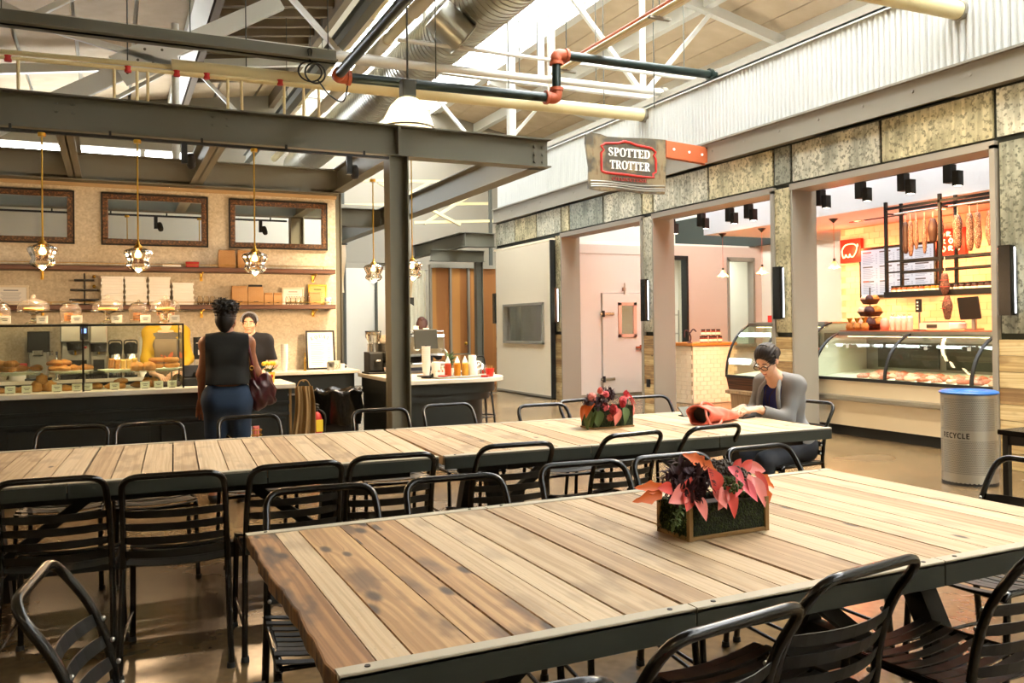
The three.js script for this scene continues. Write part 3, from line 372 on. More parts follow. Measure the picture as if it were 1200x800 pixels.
  const v = thing('roof_duct', 'grey banded square duct at the far left under the roof slope', 'duct'); part('duct_shell', beamBar([-3.6, 5.4, -9.2], [2, 6.3, -9.9], 0.6, 0.42), M.galv, v); for (let k = 0; k < 8; k++) { const t = k / 7.5 + 0.03; part('duct_flange', beamBar([lerp(-3.6, 2, t), lerp(5.4, 6.3, t), lerp(-9.2, -9.9, t)], [lerp(-3.6, 2, t + 0.006), lerp(5.4, 6.3, t + 0.006), lerp(-9.2, -9.9, t + 0.006)], 0.66, 0.48), M.steel, v); } hang(-2, 5.7, -9.4, roofY(-2), v); hang(1, 6.2, -9.8, roofY(1), v);
  const w = thing('diagonal_girder', 'riveted white diagonal girder with gusset plate below the left roof slope', 'beam'); part('girder', beamBar([-2.4, 3.9, -14.5], [2.6, 6.9, -14.5], 0.12, 0.26), M.whiteSteel, w); part('girder', beamBar([-3, 6.4, -14.4], [0.9, 5.6, -14.4], 0.06, 0.1), M.whiteSteel, w); part('gusset_plate', rot(bx(0.9, 0.5, 0.02, 0, 0, 0), 0, 0, 0.54).translate(0.5, 5.64, -14.38), M.whiteSteel, w); const rv = sph(0.022, 0, 0, 0, 8, 6); for (const [x, y] of [[0.25, 5.4], [0.4, 5.62], [0.62, 5.6], [0.75, 5.82], [0.5, 5.8]]) { const o = part('rivet', rv, M.steel, w); o.position.set(x, y, -14.365); } part('vertical_tie', bar([0.95, 3.4, -14.5], [0.95, 6.3, -14.5], 0.06), M.whiteSteel, w); part('vertical_tie', bar([-2.4, 0, -14.5], [-2.4, 6.6, -14.5], 0.1), M.whiteSteel, w);
  const k = thing('cable_coil', 'loop of black cable hanging from the steel strut', 'cable', [2.35, 4.74, -11.02]); part('coil', [new THREE.TorusGeometry(0.15, 0.012, 6, 28).scale(1, 0.85, 1), new THREE.TorusGeometry(0.13, 0.012, 6, 28).translate(0.06, -0.02, 0.03)], M.black, k); part('tail', tube([[0.1, -0.1, 0], [0.25, -0.3, 0.05], [0.42, -0.35, 0.02], [0.5, -0.1, 0]], 0.01, 24, 6), M.black, k); part('cable_tie', tube([[0, 0.12, 0], [0.02, 0.3, 0], [-0.02, 0.3, 0], [0, 0.12, 0]], 0.006, 12, 5), M.black, k);
  const vp = thing('white_drop_pipe', 'white vertical pipe hanging from the roof behind the bar frame', 'pipe'); part('pipe_run', bar([6.5, 4.4, -13.7], [6.5, 7.95, -13.7], 0.085, 14), M.whiteSteel, vp); part('end_cap', bar([6.5, 4.36, -13.7], [6.5, 4.46, -13.7], 0.1, 14), M.channel, vp); const vq = thing('white_drop_pipe', 'slimmer white vertical pipe hanging beside the spiral duct', 'pipe'); part('pipe_run', bar([6.15, 4.9, -11.5], [6.15, roofY(6.15) - 0.14, -11.5], 0.06, 12), M.whiteSteel, vq); part('end_cap', bar([6.15, 4.87, -11.5], [6.15, 4.95, -11.5], 0.075, 12), M.channel, vq);
}
// high-bay lamp
{
  const make = (pos, label, cd = 40) => { const l = thing('high_bay_lamp', label, 'lamp', pos, 0); part('gear_box', cbx(0.16, 0.2, 0.16, 0.01, 0, 0.46, 0), M.steelDark, l); part('shade', lathe([[0.07, 0.36], [0.12, 0.34], [0.2, 0.26], [0.27, 0.12], [0.3, 0.02], [0.31, 0.0], [0.3, 0.0], [0.26, 0.12], [0.19, 0.25], [0.06, 0.33]], 32), mat('#f6f0dc', 0.4, 0, { transmission: 0.5, thickness: 0, emissive: hex('#fff0c8'), emissiveIntensity: 3 }), l); part('rim', new THREE.TorusGeometry(0.305, 0.012, 6, 32).rotateX(Math.PI / 2), M.channel, l); part('bulb', sph(0.09, 0, 0.16, 0), mat('#ffffff', 0.5, 0, { emissive: hex('#fff0cc'), emissiveIntensity: 14 }), l); part('hanging_rod', bar([0, 0.56, 0], [0, roofY(pos[0]) - pos[1], 0], 0.012, 6), M.steelDark, l); const p = new THREE.SpotLight(hex('#ffe6c0'), cd, 0, 1.25, 0.5, 2); p.position.set(0, -0.03, 0); p.target.position.set(0, -3, 0); p.castShadow = true; p.shadow.radius = 9; l.add(p); l.add(p.target); return l; };
  make([3.13, 3.72, -9.4], 'white dome high-bay lamp glowing above the bar beam');
  make([5.42, 4.7, -4.6], 'added out-of-view dome lamp brightening the aisle floor before the meat counter', 75); make([-2.2, 4.6, 2.2], 'white dome high-bay lamp hanging behind the tables', 12);  // the aisle lamp is added out of view to brighten the floor
}
// ================================================================ TABLES
const TOP = 0.77;
function plankTable(label, group, pos, turn, L, W, cuts, seams, endMat) {
  const t = thing('communal_table', label, 'table', pos, turn, group); const th = 0.045;
  const xs = [...cuts, L / 2];
  for (let i = 0; i < xs.length - 1; i++) {
    const a = xs[i], b = xs[i + 1], gap = seams.includes(i + 1) ? 0.012 : 0.004 + rnd(0.003), w = b - a - gap; let g;
    if (i === 0 && endMat) {                                    // worn end plank with a wavy outer edge
      const s = [[b - gap, -W / 2 + 0.02], [b - gap, W / 2 - 0.02]]; for (let k = 0; k <= 40; k++) { const v = W / 2 - 0.02 - k / 40 * (W - 0.04); s.push([a + 0.004 * Math.sin(v * 9) + 0.0025 * Math.sin(v * 31 + 1) + 0.0015 * Math.sin(v * 67) + 0.004, v]); } g = extr(s, th - 0.012, 0.006, 2).rotateX(Math.PI / 2).translate(0, TOP - 0.006, 0); g = uvm(g.computeVertexNormals() || g);
    } else g = cbx(w, th, W - 0.05, 0.003, a + w / 2, TOP - th / 2 + rnd(-0.0015, 0.001), 0);
    const ar = g.attributes.uv.array, o = rnd(1), q = rnd(1.3); for (let k = 0; k < ar.length; k += 2) { ar[k] += o; ar[k + 1] += q; }
    part('plank', g, i === 0 && endMat ? M.plankEnd : (i < 5 && i > 1 && endMat ? M.plankKnot : M.plank[Math.floor(rnd(4))]), t);
  }
  // steel angle along both long edges, in three lengths
  for (const s of [-1, 1]) for (let k = 0; k < 3; k++) { const a = -L / 2 + k * L / 3 + 0.002, b = -L / 2 + (k + 1) * L / 3 - 0.002; part('edge_angle', cspan(a, b, TOP - 0.066, TOP - 0.001, s * (W / 2 - 0.004), s * (W / 2 + 0.003), 0.0015), M.rim, t); part('angle_flange', cspan(a, b, TOP - 0.01, TOP + 0.003, s * (W / 2 - 0.034), s * (W / 2 + 0.003), 0.0015), M.rimTop, t); for (const x of [a + 0.06, b - 0.06]) part('screw', cyl(0.007, 0.006, 0.004, x, TOP + 0.001, s * (W / 2 - 0.016), 8), M.black, t); }
  part('apron', [span(-L / 2 + 0.12, L / 2 - 0.12, TOP - 0.11, TOP - 0.045, -W / 2 + 0.16, -W / 2 + 0.12), span(-L / 2 + 0.12, L / 2 - 0.12, TOP - 0.11, TOP - 0.045, W / 2 - 0.16, W / 2 - 0.12)], M.blackMatte, t);
  for (const x of [-L / 2 + 0.42, L / 2 - 0.42]) {                // trestles
    for (const s of [-1, 1]) { part('leg', beamBar([x, 0, s * 0.46], [x, TOP - 0.1, s * 0.12], 0.075, 0.075), M.blackMatte, t); }
    part('cross_bar', beamBar([x, 0.24, -0.36], [x, 0.24, 0.36], 0.06, 0.06), M.blackMatte, t); part('head_bar', beamBar([x, TOP - 0.08, -W / 2 + 0.1], [x, TOP - 0.08, W / 2 - 0.1], 0.07, 0.06), M.blackMatte, t);
    part('brace', beamBar([x, 0.26, 0], [x * 0.35, TOP - 0.1, 0], 0.05, 0.05), M.blackMatte, t);
  }
  part('stretcher', beamBar([-L / 2 + 0.42, 0.27, 0], [L / 2 - 0.42, 0.27, 0], 0.06, 0.08), M.blackMatte, t);
  return t;
}
{
  const near = [0.381, 0.47, 0.545, 0.68, 0.77, 0.87, 0.96, 1.05, 1.21, 1.31, 1.4, 1.51, 1.62, 1.72, 1.83, 1.95, 2.05, 2.17, 2.28, 2.4, 2.5, 2.62, 2.74].map((x) => x - 1.631);
  plankTable('plank-topped communal table with worn end plank and steel edging, holding the moss box bouquet', undefined, [1.631, 0, -2.215], 0, 2.5, 1.235, near, [8, 12], true);
  const even = (n) => { const a = []; let x = -1.25; for (let i = 0; i < n; i++) { a.push(x); x += 2.5 / n + 0.012 * Math.sin(i * 2.3); } return a; };
  plankTable('long plank-topped communal table carrying the pink bag and small bouquet', undefined, [2.79, 0, -4.575], -0.05, 2.5, 1.235, even(19), [6], false);
  plankTable('long plank-topped communal table standing before the pastry counter', undefined, [0.275, 0, -4.715], -0.062, 2.5, 1.235, even(20), [7], false);
  const b = thing('cafe_table', 'small black square table standing by the recycling bin', 'table', [5.32, 0, -3.08]); part('table_top', cbx(0.8, 0.03, 0.76, 0.008, 0, 0.735, 0), M.gloss, b); for (const [x, z] of [[-0.36, -0.34], [0.36, -0.34], [-0.36, 0.34], [0.36, 0.34]]) part('leg', bx(0.035, 0.72, 0.035, x, 0.36, z), M.black, b); part('apron', [bx(0.72, 0.06, 0.02, 0, 0.69, -0.34), bx(0.72, 0.06, 0.02, 0, 0.69, 0.34), bx(0.02, 0.06, 0.68, -0.36, 0.69, 0), bx(0.02, 0.06, 0.68, 0.36, 0.69, 0)], M.black, b);
}
// ================================================================ CHAIRS
function makeChair() {
  const c = thing('slat_chair', '', 'chair'); const r = 0.013, w = 0.205;
  part('back_frame', sweep(fillet([[-w, 0.44, -0.19], [-w + 0.004, 0.6, -0.215], [-w + 0.006, 0.71, -0.255], [-w + 0.012, 0.84, -0.345], [w - 0.012, 0.84, -0.345], [w - 0.006, 0.71, -0.255], [w - 0.004, 0.6, -0.215], [w, 0.44, -0.19]], 0.07, 6), r, 10), M.gloss, c);
  const slat = (y, z, bow) => { const s = []; const N = 8; const out = []; for (let i = 0; i <= N; i++) { const x = lerp(-w + 0.006, w - 0.006, i / N); out.push([x, z - bow * (1 - (2 * i / N - 1) ** 2)]); } const pos = [], idx = []; const H = 0.034; out.forEach(([x, zz], i) => { const hh = H / 2 * (i === 0 || i === N ? 0.85 : 1); pos.push(x, y - hh, zz + 0.004, x, y + hh, zz - 0.006, x, y + hh, zz - 0.003, x, y - hh, zz + 0.007); if (i) { const a = (i - 1) * 4, b = i * 4; for (let k = 0; k < 4; k++) { const k2 = (k + 1) % 4; idx.push(a + k, a + k2, b + k, a + k2, b + k2, b + k); } } }); const g = new THREE.BufferGeometry(); g.setAttribute('position', new THREE.Float32BufferAttribute(pos, 3)); g.setIndex(idx); const q = g.toNonIndexed(); q.computeVertexNormals(); return q; };
  for (let k = 0; k < 4; k++) part('back_slat', slat(0.5 + k * 0.058, [-0.2, -0.208, -0.222, -0.244][k], 0.045), M.black, c);
  const rv = sph(0.007, 0, 0, 0, 6, 5); for (let k = 0; k < 4; k++) for (const s of [-1, 1]) { const o = part('rivet', rv, M.ss, c); o.position.set(s * (w - 0.008), 0.5 + k * 0.058, [-0.2, -0.208, -0.222, -0.244][k] + 0.016); }
  const seat = (z, y) => { const N = 6, pos = [], idx = [], H = 0.016; for (let i = 0; i <= N; i++) { const x = lerp(-w - 0.008, w + 0.008, i / N), d = -0.018 * (1 - (2 * i / N - 1) ** 2); pos.push(x, y + d, z - H, x, y + d + 0.004, z - H, x, y + d + 0.004, z + H, x, y + d, z + H); if (i) { const a = (i - 1) * 4, b = i * 4; for (let k = 0; k < 4; k++) { const k2 = (k + 1) % 4; idx.push(a + k, a + k2, b + k, a + k2, b + k2, b + k); } } } const g = new THREE.BufferGeometry(); g.setAttribute('position', new THREE.Float32BufferAttribute(pos, 3)); g.setIndex(idx); const q = g.toNonIndexed(); q.computeVertexNormals(); return q; };
  for (let k = 0; k < 9; k++) { const t = k / 8; part('seat_slat', seat(-0.17 + k * 0.0475, 0.452 - 0.012 * Math.sin(t * Math.PI) - (k === 8 ? 0.012 : 0)), M.black, c); }
  for (const s of [-1, 1]) {
    part('seat_rail', sweep(fillet([[s * w, 0.435, -0.2], [s * w, 0.435, 0.19], [s * w, 0.41, 0.215]], 0.03, 3), r, 8), M.gloss, c);
    part('leg', bar([s * w, 0.44, -0.19], [s * (w + 0.012), 0.012, -0.25], r, 10), M.gloss, c); part('leg', bar([s * w, 0.43, 0.19], [s * (w + 0.008), 0.012, 0.225], r, 10), M.gloss, c);
    part('side_stretcher', bar([s * (w + 0.008), 0.14, -0.232], [s * (w + 0.006), 0.14, 0.215], 0.008, 8), M.gloss, c);
    for (const z of [-0.25, 0.225]) part('foot', cyl(0.018, 0.016, 0.022, s * (w + 0.01), 0, z, 10), M.blackMatte, c);
  }
  part('front_stretcher', bar([-w, 0.415, 0.2], [w, 0.415, 0.2], 0.009, 8), M.gloss, c);
  return c;
}
{
  const sets = [
    ['black slat chair between the tables at the long table', 'chairs between the tables facing the long table', [[-0.19, -4.15, Math.PI - 0.1], [0.262, -4.04, Math.PI - 0.12], [0.73, -4.04, Math.PI - 0.03], [1.19, -4.07, Math.PI - 0.09], [1.83, -4.11, Math.PI - 0.08], [2.5, -4.17, Math.PI + 0.08], [3.07, -4.20, Math.PI + 0.06]]],
    ['black slat chair between tables facing the moss box bouquet', 'chairs between the tables facing the moss box bouquet', [[0.66, -2.77, -0.08], [1.16, -2.73, -0.1], [1.75, -2.78, -0.12], [2.21, -2.77, -0.07], [2.74, -2.78, 0]]],
    ['black slat chair at long table on coffee bar side', 'chairs along the coffee bar side of the long table', [[-0.25, -5.46, -0.1], [0.22, -5.41, 0.03], [0.82, -5.52, 0], [1.68, -5.48, -0.08], [2.26, -5.59, 0.02], [2.83, -5.20, -0.05], [3.3, -5.38, 0.12], [3.83, -5.35, -0.1]]],
    ['black slat chair backing on open floor at bouquet table', 'chairs on the open floor side of the bouquet table', [[1.08, -1.67, Math.PI + 0.12], [1.6, -1.81, Math.PI + 0.12], [0.6, -1.57, Math.PI - 0.1], [2.22, -1.73, Math.PI + 0.1]]],
  ];
  let c0 = null; const put = (x, z, turn, label, group) => { if (!c0) { c0 = makeChair(); c0.position.set(x, 0, z); c0.rotation.y = turn; c0.userData.label = label; if (group) c0.userData.group = group; return c0; } const o = copy(c0, [x, 0, z], turn, label); if (group) o.userData.group = group; else delete o.userData.group; return o; };
  const ORD = ['first', 'second', 'third', 'fourth', 'fifth', 'sixth', 'seventh', 'eighth'];
  sets.forEach(([label, group, list], si) => { const order = list.map((q) => q[0]).sort((p, q) => q - p); for (const [x, z, t] of list) put(x, z, t, label + ', ' + ORD[order.indexOf(x)] + (si % 2 ? ' from the bin end' : ' from the seated woman'), group); });
  put(0.17, -2.25, 1.42, 'black slat chair drawn up to the worn plank end of the table');
  put(3.1, -2.22, -Math.PI / 2, 'black slat chair drawn up to the table end toward the recycling bin');
  put(4.3, -4.66, -Math.PI / 2 + 0.06, 'black slat chair the seated woman in grey cardigan sits on');
}
// ================================================================ RECYCLING BIN
{
  const b = thing('recycling_bin', 'perforated steel recycling bin with blue ring lid', 'bin', [6.78, 0, -5.02], 0);
  const skin = canvasTex(2048, 1024, (x, w, h) => { x.fillStyle = '#b2b0a6'; x.fillRect(0, 0, w, h); x.fillStyle = '#20221f'; x.font = 'bold 88px sans-serif'; x.textAlign = 'center'; for (const u of [0.25, 0.75]) x.fillText('RECYCLE', w * u, h * 0.492); });
  const holes = canvasTex(2048, 1024, (x, w, h) => { x.fillStyle = '#ffffff'; x.fillRect(0, 0, w, h); x.fillStyle = '#000000'; for (let j = 0; j < 47; j++) { const y = h * 0.05 + j * 18.6; if (y > h * 0.4 && y < h * 0.52 || y > h * 0.93) continue; for (let i = 0; i < 120; i++) { x.beginPath(); x.ellipse(i * w / 120 + (j % 2) * w / 240, y, 5.2, 6.4, 0, 0, 7); x.fill(); } } }); holes.colorSpace = THREE.NoColorSpace;
  const g = new THREE.CylinderGeometry(0.222, 0.222, 0.76, 64, 1, true).translate(0, 0.4, 0); const sk = part('perforated_shell', g, mat('#ffffff', 0.32, 0.8, { map: skin, alphaMap: holes, alphaTest: 0.5 }), b); sk.rotation.y = 0.1;
  part('inner_liner', cyl(0.195, 0.195, 0.74, 0, 0.02, 0, 32, true), mat('#6e6f6a', 0.6), b); part('base_ring', cyl(0.224, 0.222, 0.03, 0, 0, 0, 40), M.black, b); part('top_band', cyl(0.225, 0.225, 0.02, 0, 0.77, 0, 48, true), M.ss, b); part('lid', lathe([[0.11, 0.775], [0.11, 0.79], [0.14, 0.81], [0.21, 0.81], [0.236, 0.798], [0.236, 0.785], [0.22, 0.775], [0.11, 0.775]], 48), M.blue, b, 'blue plastic ring lid');
}
// ================================================================ BOUQUETS
function leafGeo(len, wid, bend, lobes = 0) {                    // pointed leaf, folded along its midrib
  const N = 8, pos = [], idx = []; for (let i = 0; i <= N; i++) { const t = i / N, w = wid * Math.pow(Math.sin(Math.PI * Math.pow(t, 0.75)), 0.9) * (1 + lobes * Math.sin(t * 15) * 0.3), z = len * t, y = -bend * t * t; pos.push(-w, y + w * 0.35, z, -w * 0.5, y + w * 0.1, z, 0, y, z, w * 0.5, y + w * 0.1, z, w, y + w * 0.35, z); if (i) for (let k = 0; k < 4; k++) { const a = (i - 1) * 5 + k, b = i * 5 + k; idx.push(a, a + 1, b, a + 1, b + 1, b); } }
  const g = new THREE.BufferGeometry(); g.setAttribute('position', new THREE.Float32BufferAttribute(pos, 3)); g.setIndex(idx); g.computeVertexNormals(); return g;
}
const LG = [leafGeo(0.13, 0.045, 0.05), leafGeo(0.11, 0.04, 0.07), leafGeo(0.1, 0.032, 0.03, 0.8), leafGeo(0.05, 0.014, 0.015)];
const put3 = (o, x, y, z, yaw, pitch, roll = 0, s = 1) => { o.position.set(x, y, z); o.rotation.order = 'YXZ'; o.rotation.set(pitch, yaw, roll); o.scale.setScalar(s); return o; };
{
  const b = thing('moss_box_bouquet', 'moss-covered wooden box overflowing with red and orange leaves, larger bouquet', 'bouquet', [1.72, TOP, -2.17], 0.02); const L = 0.3, W = 0.15, H = 0.107;
  part('box_base', cbx(L + 0.01, 0.012, W + 0.01, 0.002, 0, 0.006, 0), M.boxWood, b); const side = part('moss_side', cbx(0.016, H - 0.012, W, 0.004, -L / 2 + 0.008, H / 2 + 0.006, 0), M.moss, b, 'shaggy moss side of the box'); part('moss_side', cbx(0.016, H - 0.012, W, 0.004, L / 2 - 0.008, H / 2 + 0.006, 0), M.moss, b);
  const dm = tmat(T.moss, 0.9, { color: hex('#6f7a60'), bumpMap: T.mossBump, bumpScale: 0.006 }); for (const s of [-1, 1]) part('box_side', cbx(L, H - 0.012, 0.014, 0.004, 0, H / 2 + 0.006, s * (W / 2 - 0.007)), dm, b, 'dark moss covered long side of the box'); for (const [x, z] of [[-1, 1], [1, 1], [-1, -1], [1, -1]]) part('corner_post', bx(0.014, H, 0.014, x * L / 2, H / 2, z * W / 2), M.boxWood, b); part('soil', bx(L - 0.03, 0.02, W - 0.03, 0, H - 0.03, 0), M.leafDark, b);
  const fz = []; for (let i = 0; i < 240; i++) { const y = rnd(0.015, H + 0.01), z = rnd(-W / 2, W / 2); fz.push(rot(leafGeo(0.016, 0.004, 0.006), rnd(-1, 1), -Math.PI / 2 + rnd(-1.2, 1.2), 0).translate(-L / 2, y, z)); } const fo = part('moss_tufts', fz, M.moss, side); fo.userData.kind = 'stuff';
  // leaves: base and tip as offsets in the box, width, colour
  const U = (u, v, z) => [(u - 854) * 0.0036, 0.112 + (592 - v) * 0.0026, z];
  const mm = { R: M.leafRed, P: M.leafPink, O: M.leafOrange, B: M.pinkBloom }; const leaves = [[815, 576, 0.05, 790, 584, 0.1, 0.03, 'P'], [818, 582, 0.07, 825, 609, 0.11, 0.026, 'P'], [812, 580, 0.06, 806, 596, 0.1, 0.026, 'R'], [838, 580, 0.07, 846, 598, 0.11, 0.024, 'P'], [852, 576, 0.07, 859, 613, 0.1, 0.03, 'R'], [850, 577, 0.07, 838, 599, 0.11, 0.025, 'P'], [886, 570, 0.05, 893, 604, 0.1, 0.03, 'P'], [900, 576, 0.03, 904, 617, 0.07, 0.026, 'O'], [897, 570, 0.02, 919, 588, 0.04, 0.018, 'O'], [890, 562, 0.0, 913, 567, 0.02, 0.022, 'P'], [868, 570, 0.06, 881, 594, 0.11, 0.026, 'B'], [872, 562, 0.05, 858, 586, 0.11, 0.024, 'B'], [878, 564, 0.03, 895, 552, 0.03, 0.018, 'R'], [840, 553, 0.02, 820, 536, 0.02, 0.02, 'O'], [836, 550, 0.0, 850, 560, 0.05, 0.022, 'O'], [845, 556, 0.0, 838, 540, 0.0, 0.018, 'O'], [792, 572, 0.05, 763, 566, 0.06, 0.018, 'O'], [788, 577, 0.06, 759, 581, 0.07, 0.018, 'O'], [800, 574, 0.05, 782, 568, 0.08, 0.02, 'R'], [808, 582, 0.06, 818, 562, 0.07, 0.026, 'R'], [872, 562, 0.02, 884, 550, 0.02, 0.016, 'R'], [862, 556, 0.04, 872, 574, 0.09, 0.022, 'B'], [884, 566, 0.04, 876, 586, 0.1, 0.022, 'P'], [843, 584, 0.07, 834, 552, 0.085, 0.037, 'R'], [895, 566, 0.03, 908, 600, 0.06, 0.022, 'R']];
  for (const [u0, v0, z0, u1, v1, z1, w, m] of leaves) { const A = V(...U(u0, v0, z0)), B = V(...U(u1, v1, z1)), L = A.distanceTo(B), o = part('leaf', leafGeo(L, w, L * 0.16, m === 'O' ? 0.9 : 0), mm[m], b); o.position.copy(A); const zz = B.clone().sub(A).normalize(), nn = V(0.25, 0.35, 1), xx = new THREE.Vector3().crossVectors(nn, zz).normalize(), yy = new THREE.Vector3().crossVectors(zz, xx); o.quaternion.setFromRotationMatrix(new THREE.Matrix4().makeBasis(xx, yy, zz)); }
  // dark heads and berry sprays
  for (const [x, y, z, s, m] of [[-0.13, 0.165, 0.01, 0.055, M.leafDark], [-0.08, 0.185, -0.02, 0.055, M.leafDark], [-0.14, 0.14, 0.04, 0.045, M.leafDark], [-0.1, 0.17, 0.04, 0.045, M.leafDark], [0.03, 0.18, 0.0, 0.055, M.berry], [0.06, 0.165, 0.03, 0.045, M.berry], [0.02, 0.15, 0.06, 0.035, M.leafGreen], [0.09, 0.165, -0.02, 0.045, M.berry]]) { const gs = []; for (let i = 0; i < 110; i++) { const a = rnd(6.28), c = rnd(-0.6, 1), r = s * (0.75 + rnd(0.3)), q = Math.sqrt(1 - c * c); gs.push(m === M.leafDark ? rot(leafGeo(0.03, 0.009, 0.01), rnd(-2, 2), a, 0).translate(x + r * q * Math.cos(a), y + r * c * 0.8, z + r * q * Math.sin(a)) : new THREE.SphereGeometry(0.0055, 5, 4).translate(x + r * q * Math.cos(a), y + r * c * 0.8, z + r * q * Math.sin(a))); } const o = part(m === M.leafDark ? 'dark_foliage' : 'berry_spray', gs, m, b); o.userData.kind = 'stuff'; }
  // green trailing sprig at the moss end
  const st = part('sprig', tube([[-0.13, 0.11, 0.06], [-0.18, 0.11, 0.08], [-0.21, 0.085, 0.09], [-0.225, 0.055, 0.095]], 0.003, 16, 5), M.leafGreen, b); const lf = []; for (let i = 0; i < 30; i++) { const t = i / 30, p = new THREE.CatmullRomCurve3([V(-0.13, 0.11, 0.06), V(-0.18, 0.11, 0.08), V(-0.21, 0.085, 0.09), V(-0.225, 0.055, 0.095)]).getPoint(t); lf.push(rot(leafGeo(0.022, 0.006, 0.005), rnd(-0.8, 0.8), rnd(6.28), 0).translate(p.x, p.y, p.z)); } const lo = part('sprig_leaves', lf, M.leafGreen, st); lo.userData.kind = 'stuff';
}
{
  const b = thing('rose_box_bouquet', 'smaller moss box with pink roses and dark foliage on the long table', 'bouquet', [2.865, TOP, -4.66], 0.02); const L = 0.3, W = 0.15, H = 0.13; const dm = tmat(T.moss, 0.9, { color: hex('#8a9476'), bumpMap: T.mossBump, bumpScale: 0.005 });
  part('box_base', cbx(L + 0.01, 0.01, W + 0.01, 0.002, 0, 0.005, 0), M.boxWood, b); for (const s of [-1, 1]) { part('box_side', cbx(L, H, 0.014, 0.004, 0, H / 2 + 0.006, s * (W / 2 - 0.007)), dm, b); part('box_end', cbx(0.014, H, W, 0.004, s * (L / 2 - 0.007), H / 2 + 0.006, 0), dm, b); } part('soil', bx(L - 0.03, 0.02, W - 0.03, 0, H - 0.03, 0), M.leafDark, b);
  const rose = (() => { const gs = []; for (let ring = 0; ring < 3; ring++) for (let k = 0; k < 5 + ring; k++) { const a = k / (5 + ring) * 6.28 + ring; gs.push(rot(leafGeo(0.03 + ring * 0.006, 0.018 + ring * 0.003, -0.012), -1.3 + ring * 0.4, a, 0)); } gs.push(sph(0.014, 0, 0.012, 0, 8, 6)); return join(gs); })();
  for (const [u, v, z, s, m] of [[720, 481, 0.11, 1.25, 0], [708, 476, 0.1, 0.95, 0], [725, 471, 0.09, 1.05, 0], [729, 476, 0.1, 0.8, 0], [699, 465, 0.06, 1.1, 1], [733, 466, 0.05, 0.9, 0], [713, 490, 0.115, 0.8, 1], [716, 463, 0.04, 0.8, 0], [706, 461, 0.03, 0.9, 1]]) put3(part('rose', rose, m ? M.leafPink : M.pinkBloom, b), (u - 719) * 0.0068, 0.13 + (479 - v) * 0.0055, z, 0, 1.2, rnd(6), s);
  for (const [x, y, z, yaw, pit, m] of [[0.13, 0.18, 0.03, 0.9, 0.6, M.leafPink], [0.15, 0.14, 0.04, 0.8, 1.0, M.leafPink], [0.12, 0.21, 0, 1.2, 0.2, M.pinkBloom], [0, 0.13, 0.1, 0.1, 1.1, M.leafPink], [-0.13, 0.16, 0.05, -1.3, 0.3, M.leafOrange], [-0.15, 0.15, 0.02, -1.5, 0.5, M.leafOrange], [-0.14, 0.12, 0.06, -1.0, 0.7, M.leafGreen], [-0.16, 0.1, 0.06, -1.4, 0.8, M.leafGreen], [-0.12, 0.12, 0.08, -0.4, 1.1, M.leafGreen], [0.06, 0.13, 0.09, 0.3, 0.9, M.leafGreen]]) put3(part('leaf', LG[1], m, b), x, y, z, yaw, pit, 0, 0.9);
  for (const [x, y, z, s] of [[-0.13, 0.16, 0.03, 0.05], [-0.09, 0.15, 0.06, 0.045], [0.02, 0.2, -0.03, 0.05]]) { const gs = []; for (let i = 0; i < 90; i++) { const a = rnd(6.28), c = rnd(-0.6, 1), r = s * (0.75 + rnd(0.3)), q = Math.sqrt(1 - c * c); gs.push(rot(leafGeo(0.028, 0.009, 0.01), rnd(-2, 2), a, 0).translate(x + r * q * Math.cos(a), y + r * c * 0.8, z + r * q * Math.sin(a))); } const o = part('dark_foliage', gs, M.leafDark, b); o.userData.kind = 'stuff'; }
}
// ================================================================ COFFEE BAR
const BW = -10.85;
{
  const w = structGroup('wall_cafe', 'speckled beige plaster wall behind the coffee bar', 'wall'); part('wall_face', span(-3.2, 2.62, 0, 3.07, BW - 0.15, BW), M.plaster, w); part('top_trim', span(-3.2, 2.63, 3.07, 3.11, BW - 0.16, BW + 0.03), mat('#b49a72', 0.7), w);
}
// mirrors
for (const [x0, x1, lab] of [[-1.85, -0.385, 'burl-framed wide mirror hung above the certificate end of the shelves'], [-0.09, 1.05, 'burl-framed wide mirror hung above the stacked white boxes'], [1.315, 2.495, 'burl-framed wide mirror hung above the kraft coffee bags']]) {
  const m = thing('framed_mirror', lab, 'mirror', [(x0 + x1) / 2, 2.42, BW]); const W = x1 - x0, H = 0.58, f = 0.062;
  for (const [a, b, c, d] of [[-W / 2, W / 2, 0, f], [-W / 2, W / 2, H - f, H], [-W / 2, -W / 2 + f, f, H - f], [W / 2 - f, W / 2, f, H - f]]) part('frame_rail', cspan(a, b, c, d, 0.004, 0.04, 0.008), M.burl, m);
  part('frame_edge', [span(-W / 2 - 0.012, W / 2 + 0.012, -0.012, 0.004, 0, 0.044), span(-W / 2 - 0.012, W / 2 + 0.012, H - 0.004, H + 0.012, 0, 0.044), span(-W / 2 - 0.012, -W / 2 + 0.004, 0, H, 0, 0.044), span(W / 2 - 0.004, W / 2 + 0.012, 0, H, 0, 0.044)], M.blackMatte, m); part('mirror_glass', span(-W / 2 + 0.05, W / 2 - 0.05, 0.05, H - 0.05, 0.01, 0.016), M.mirror, m);
}
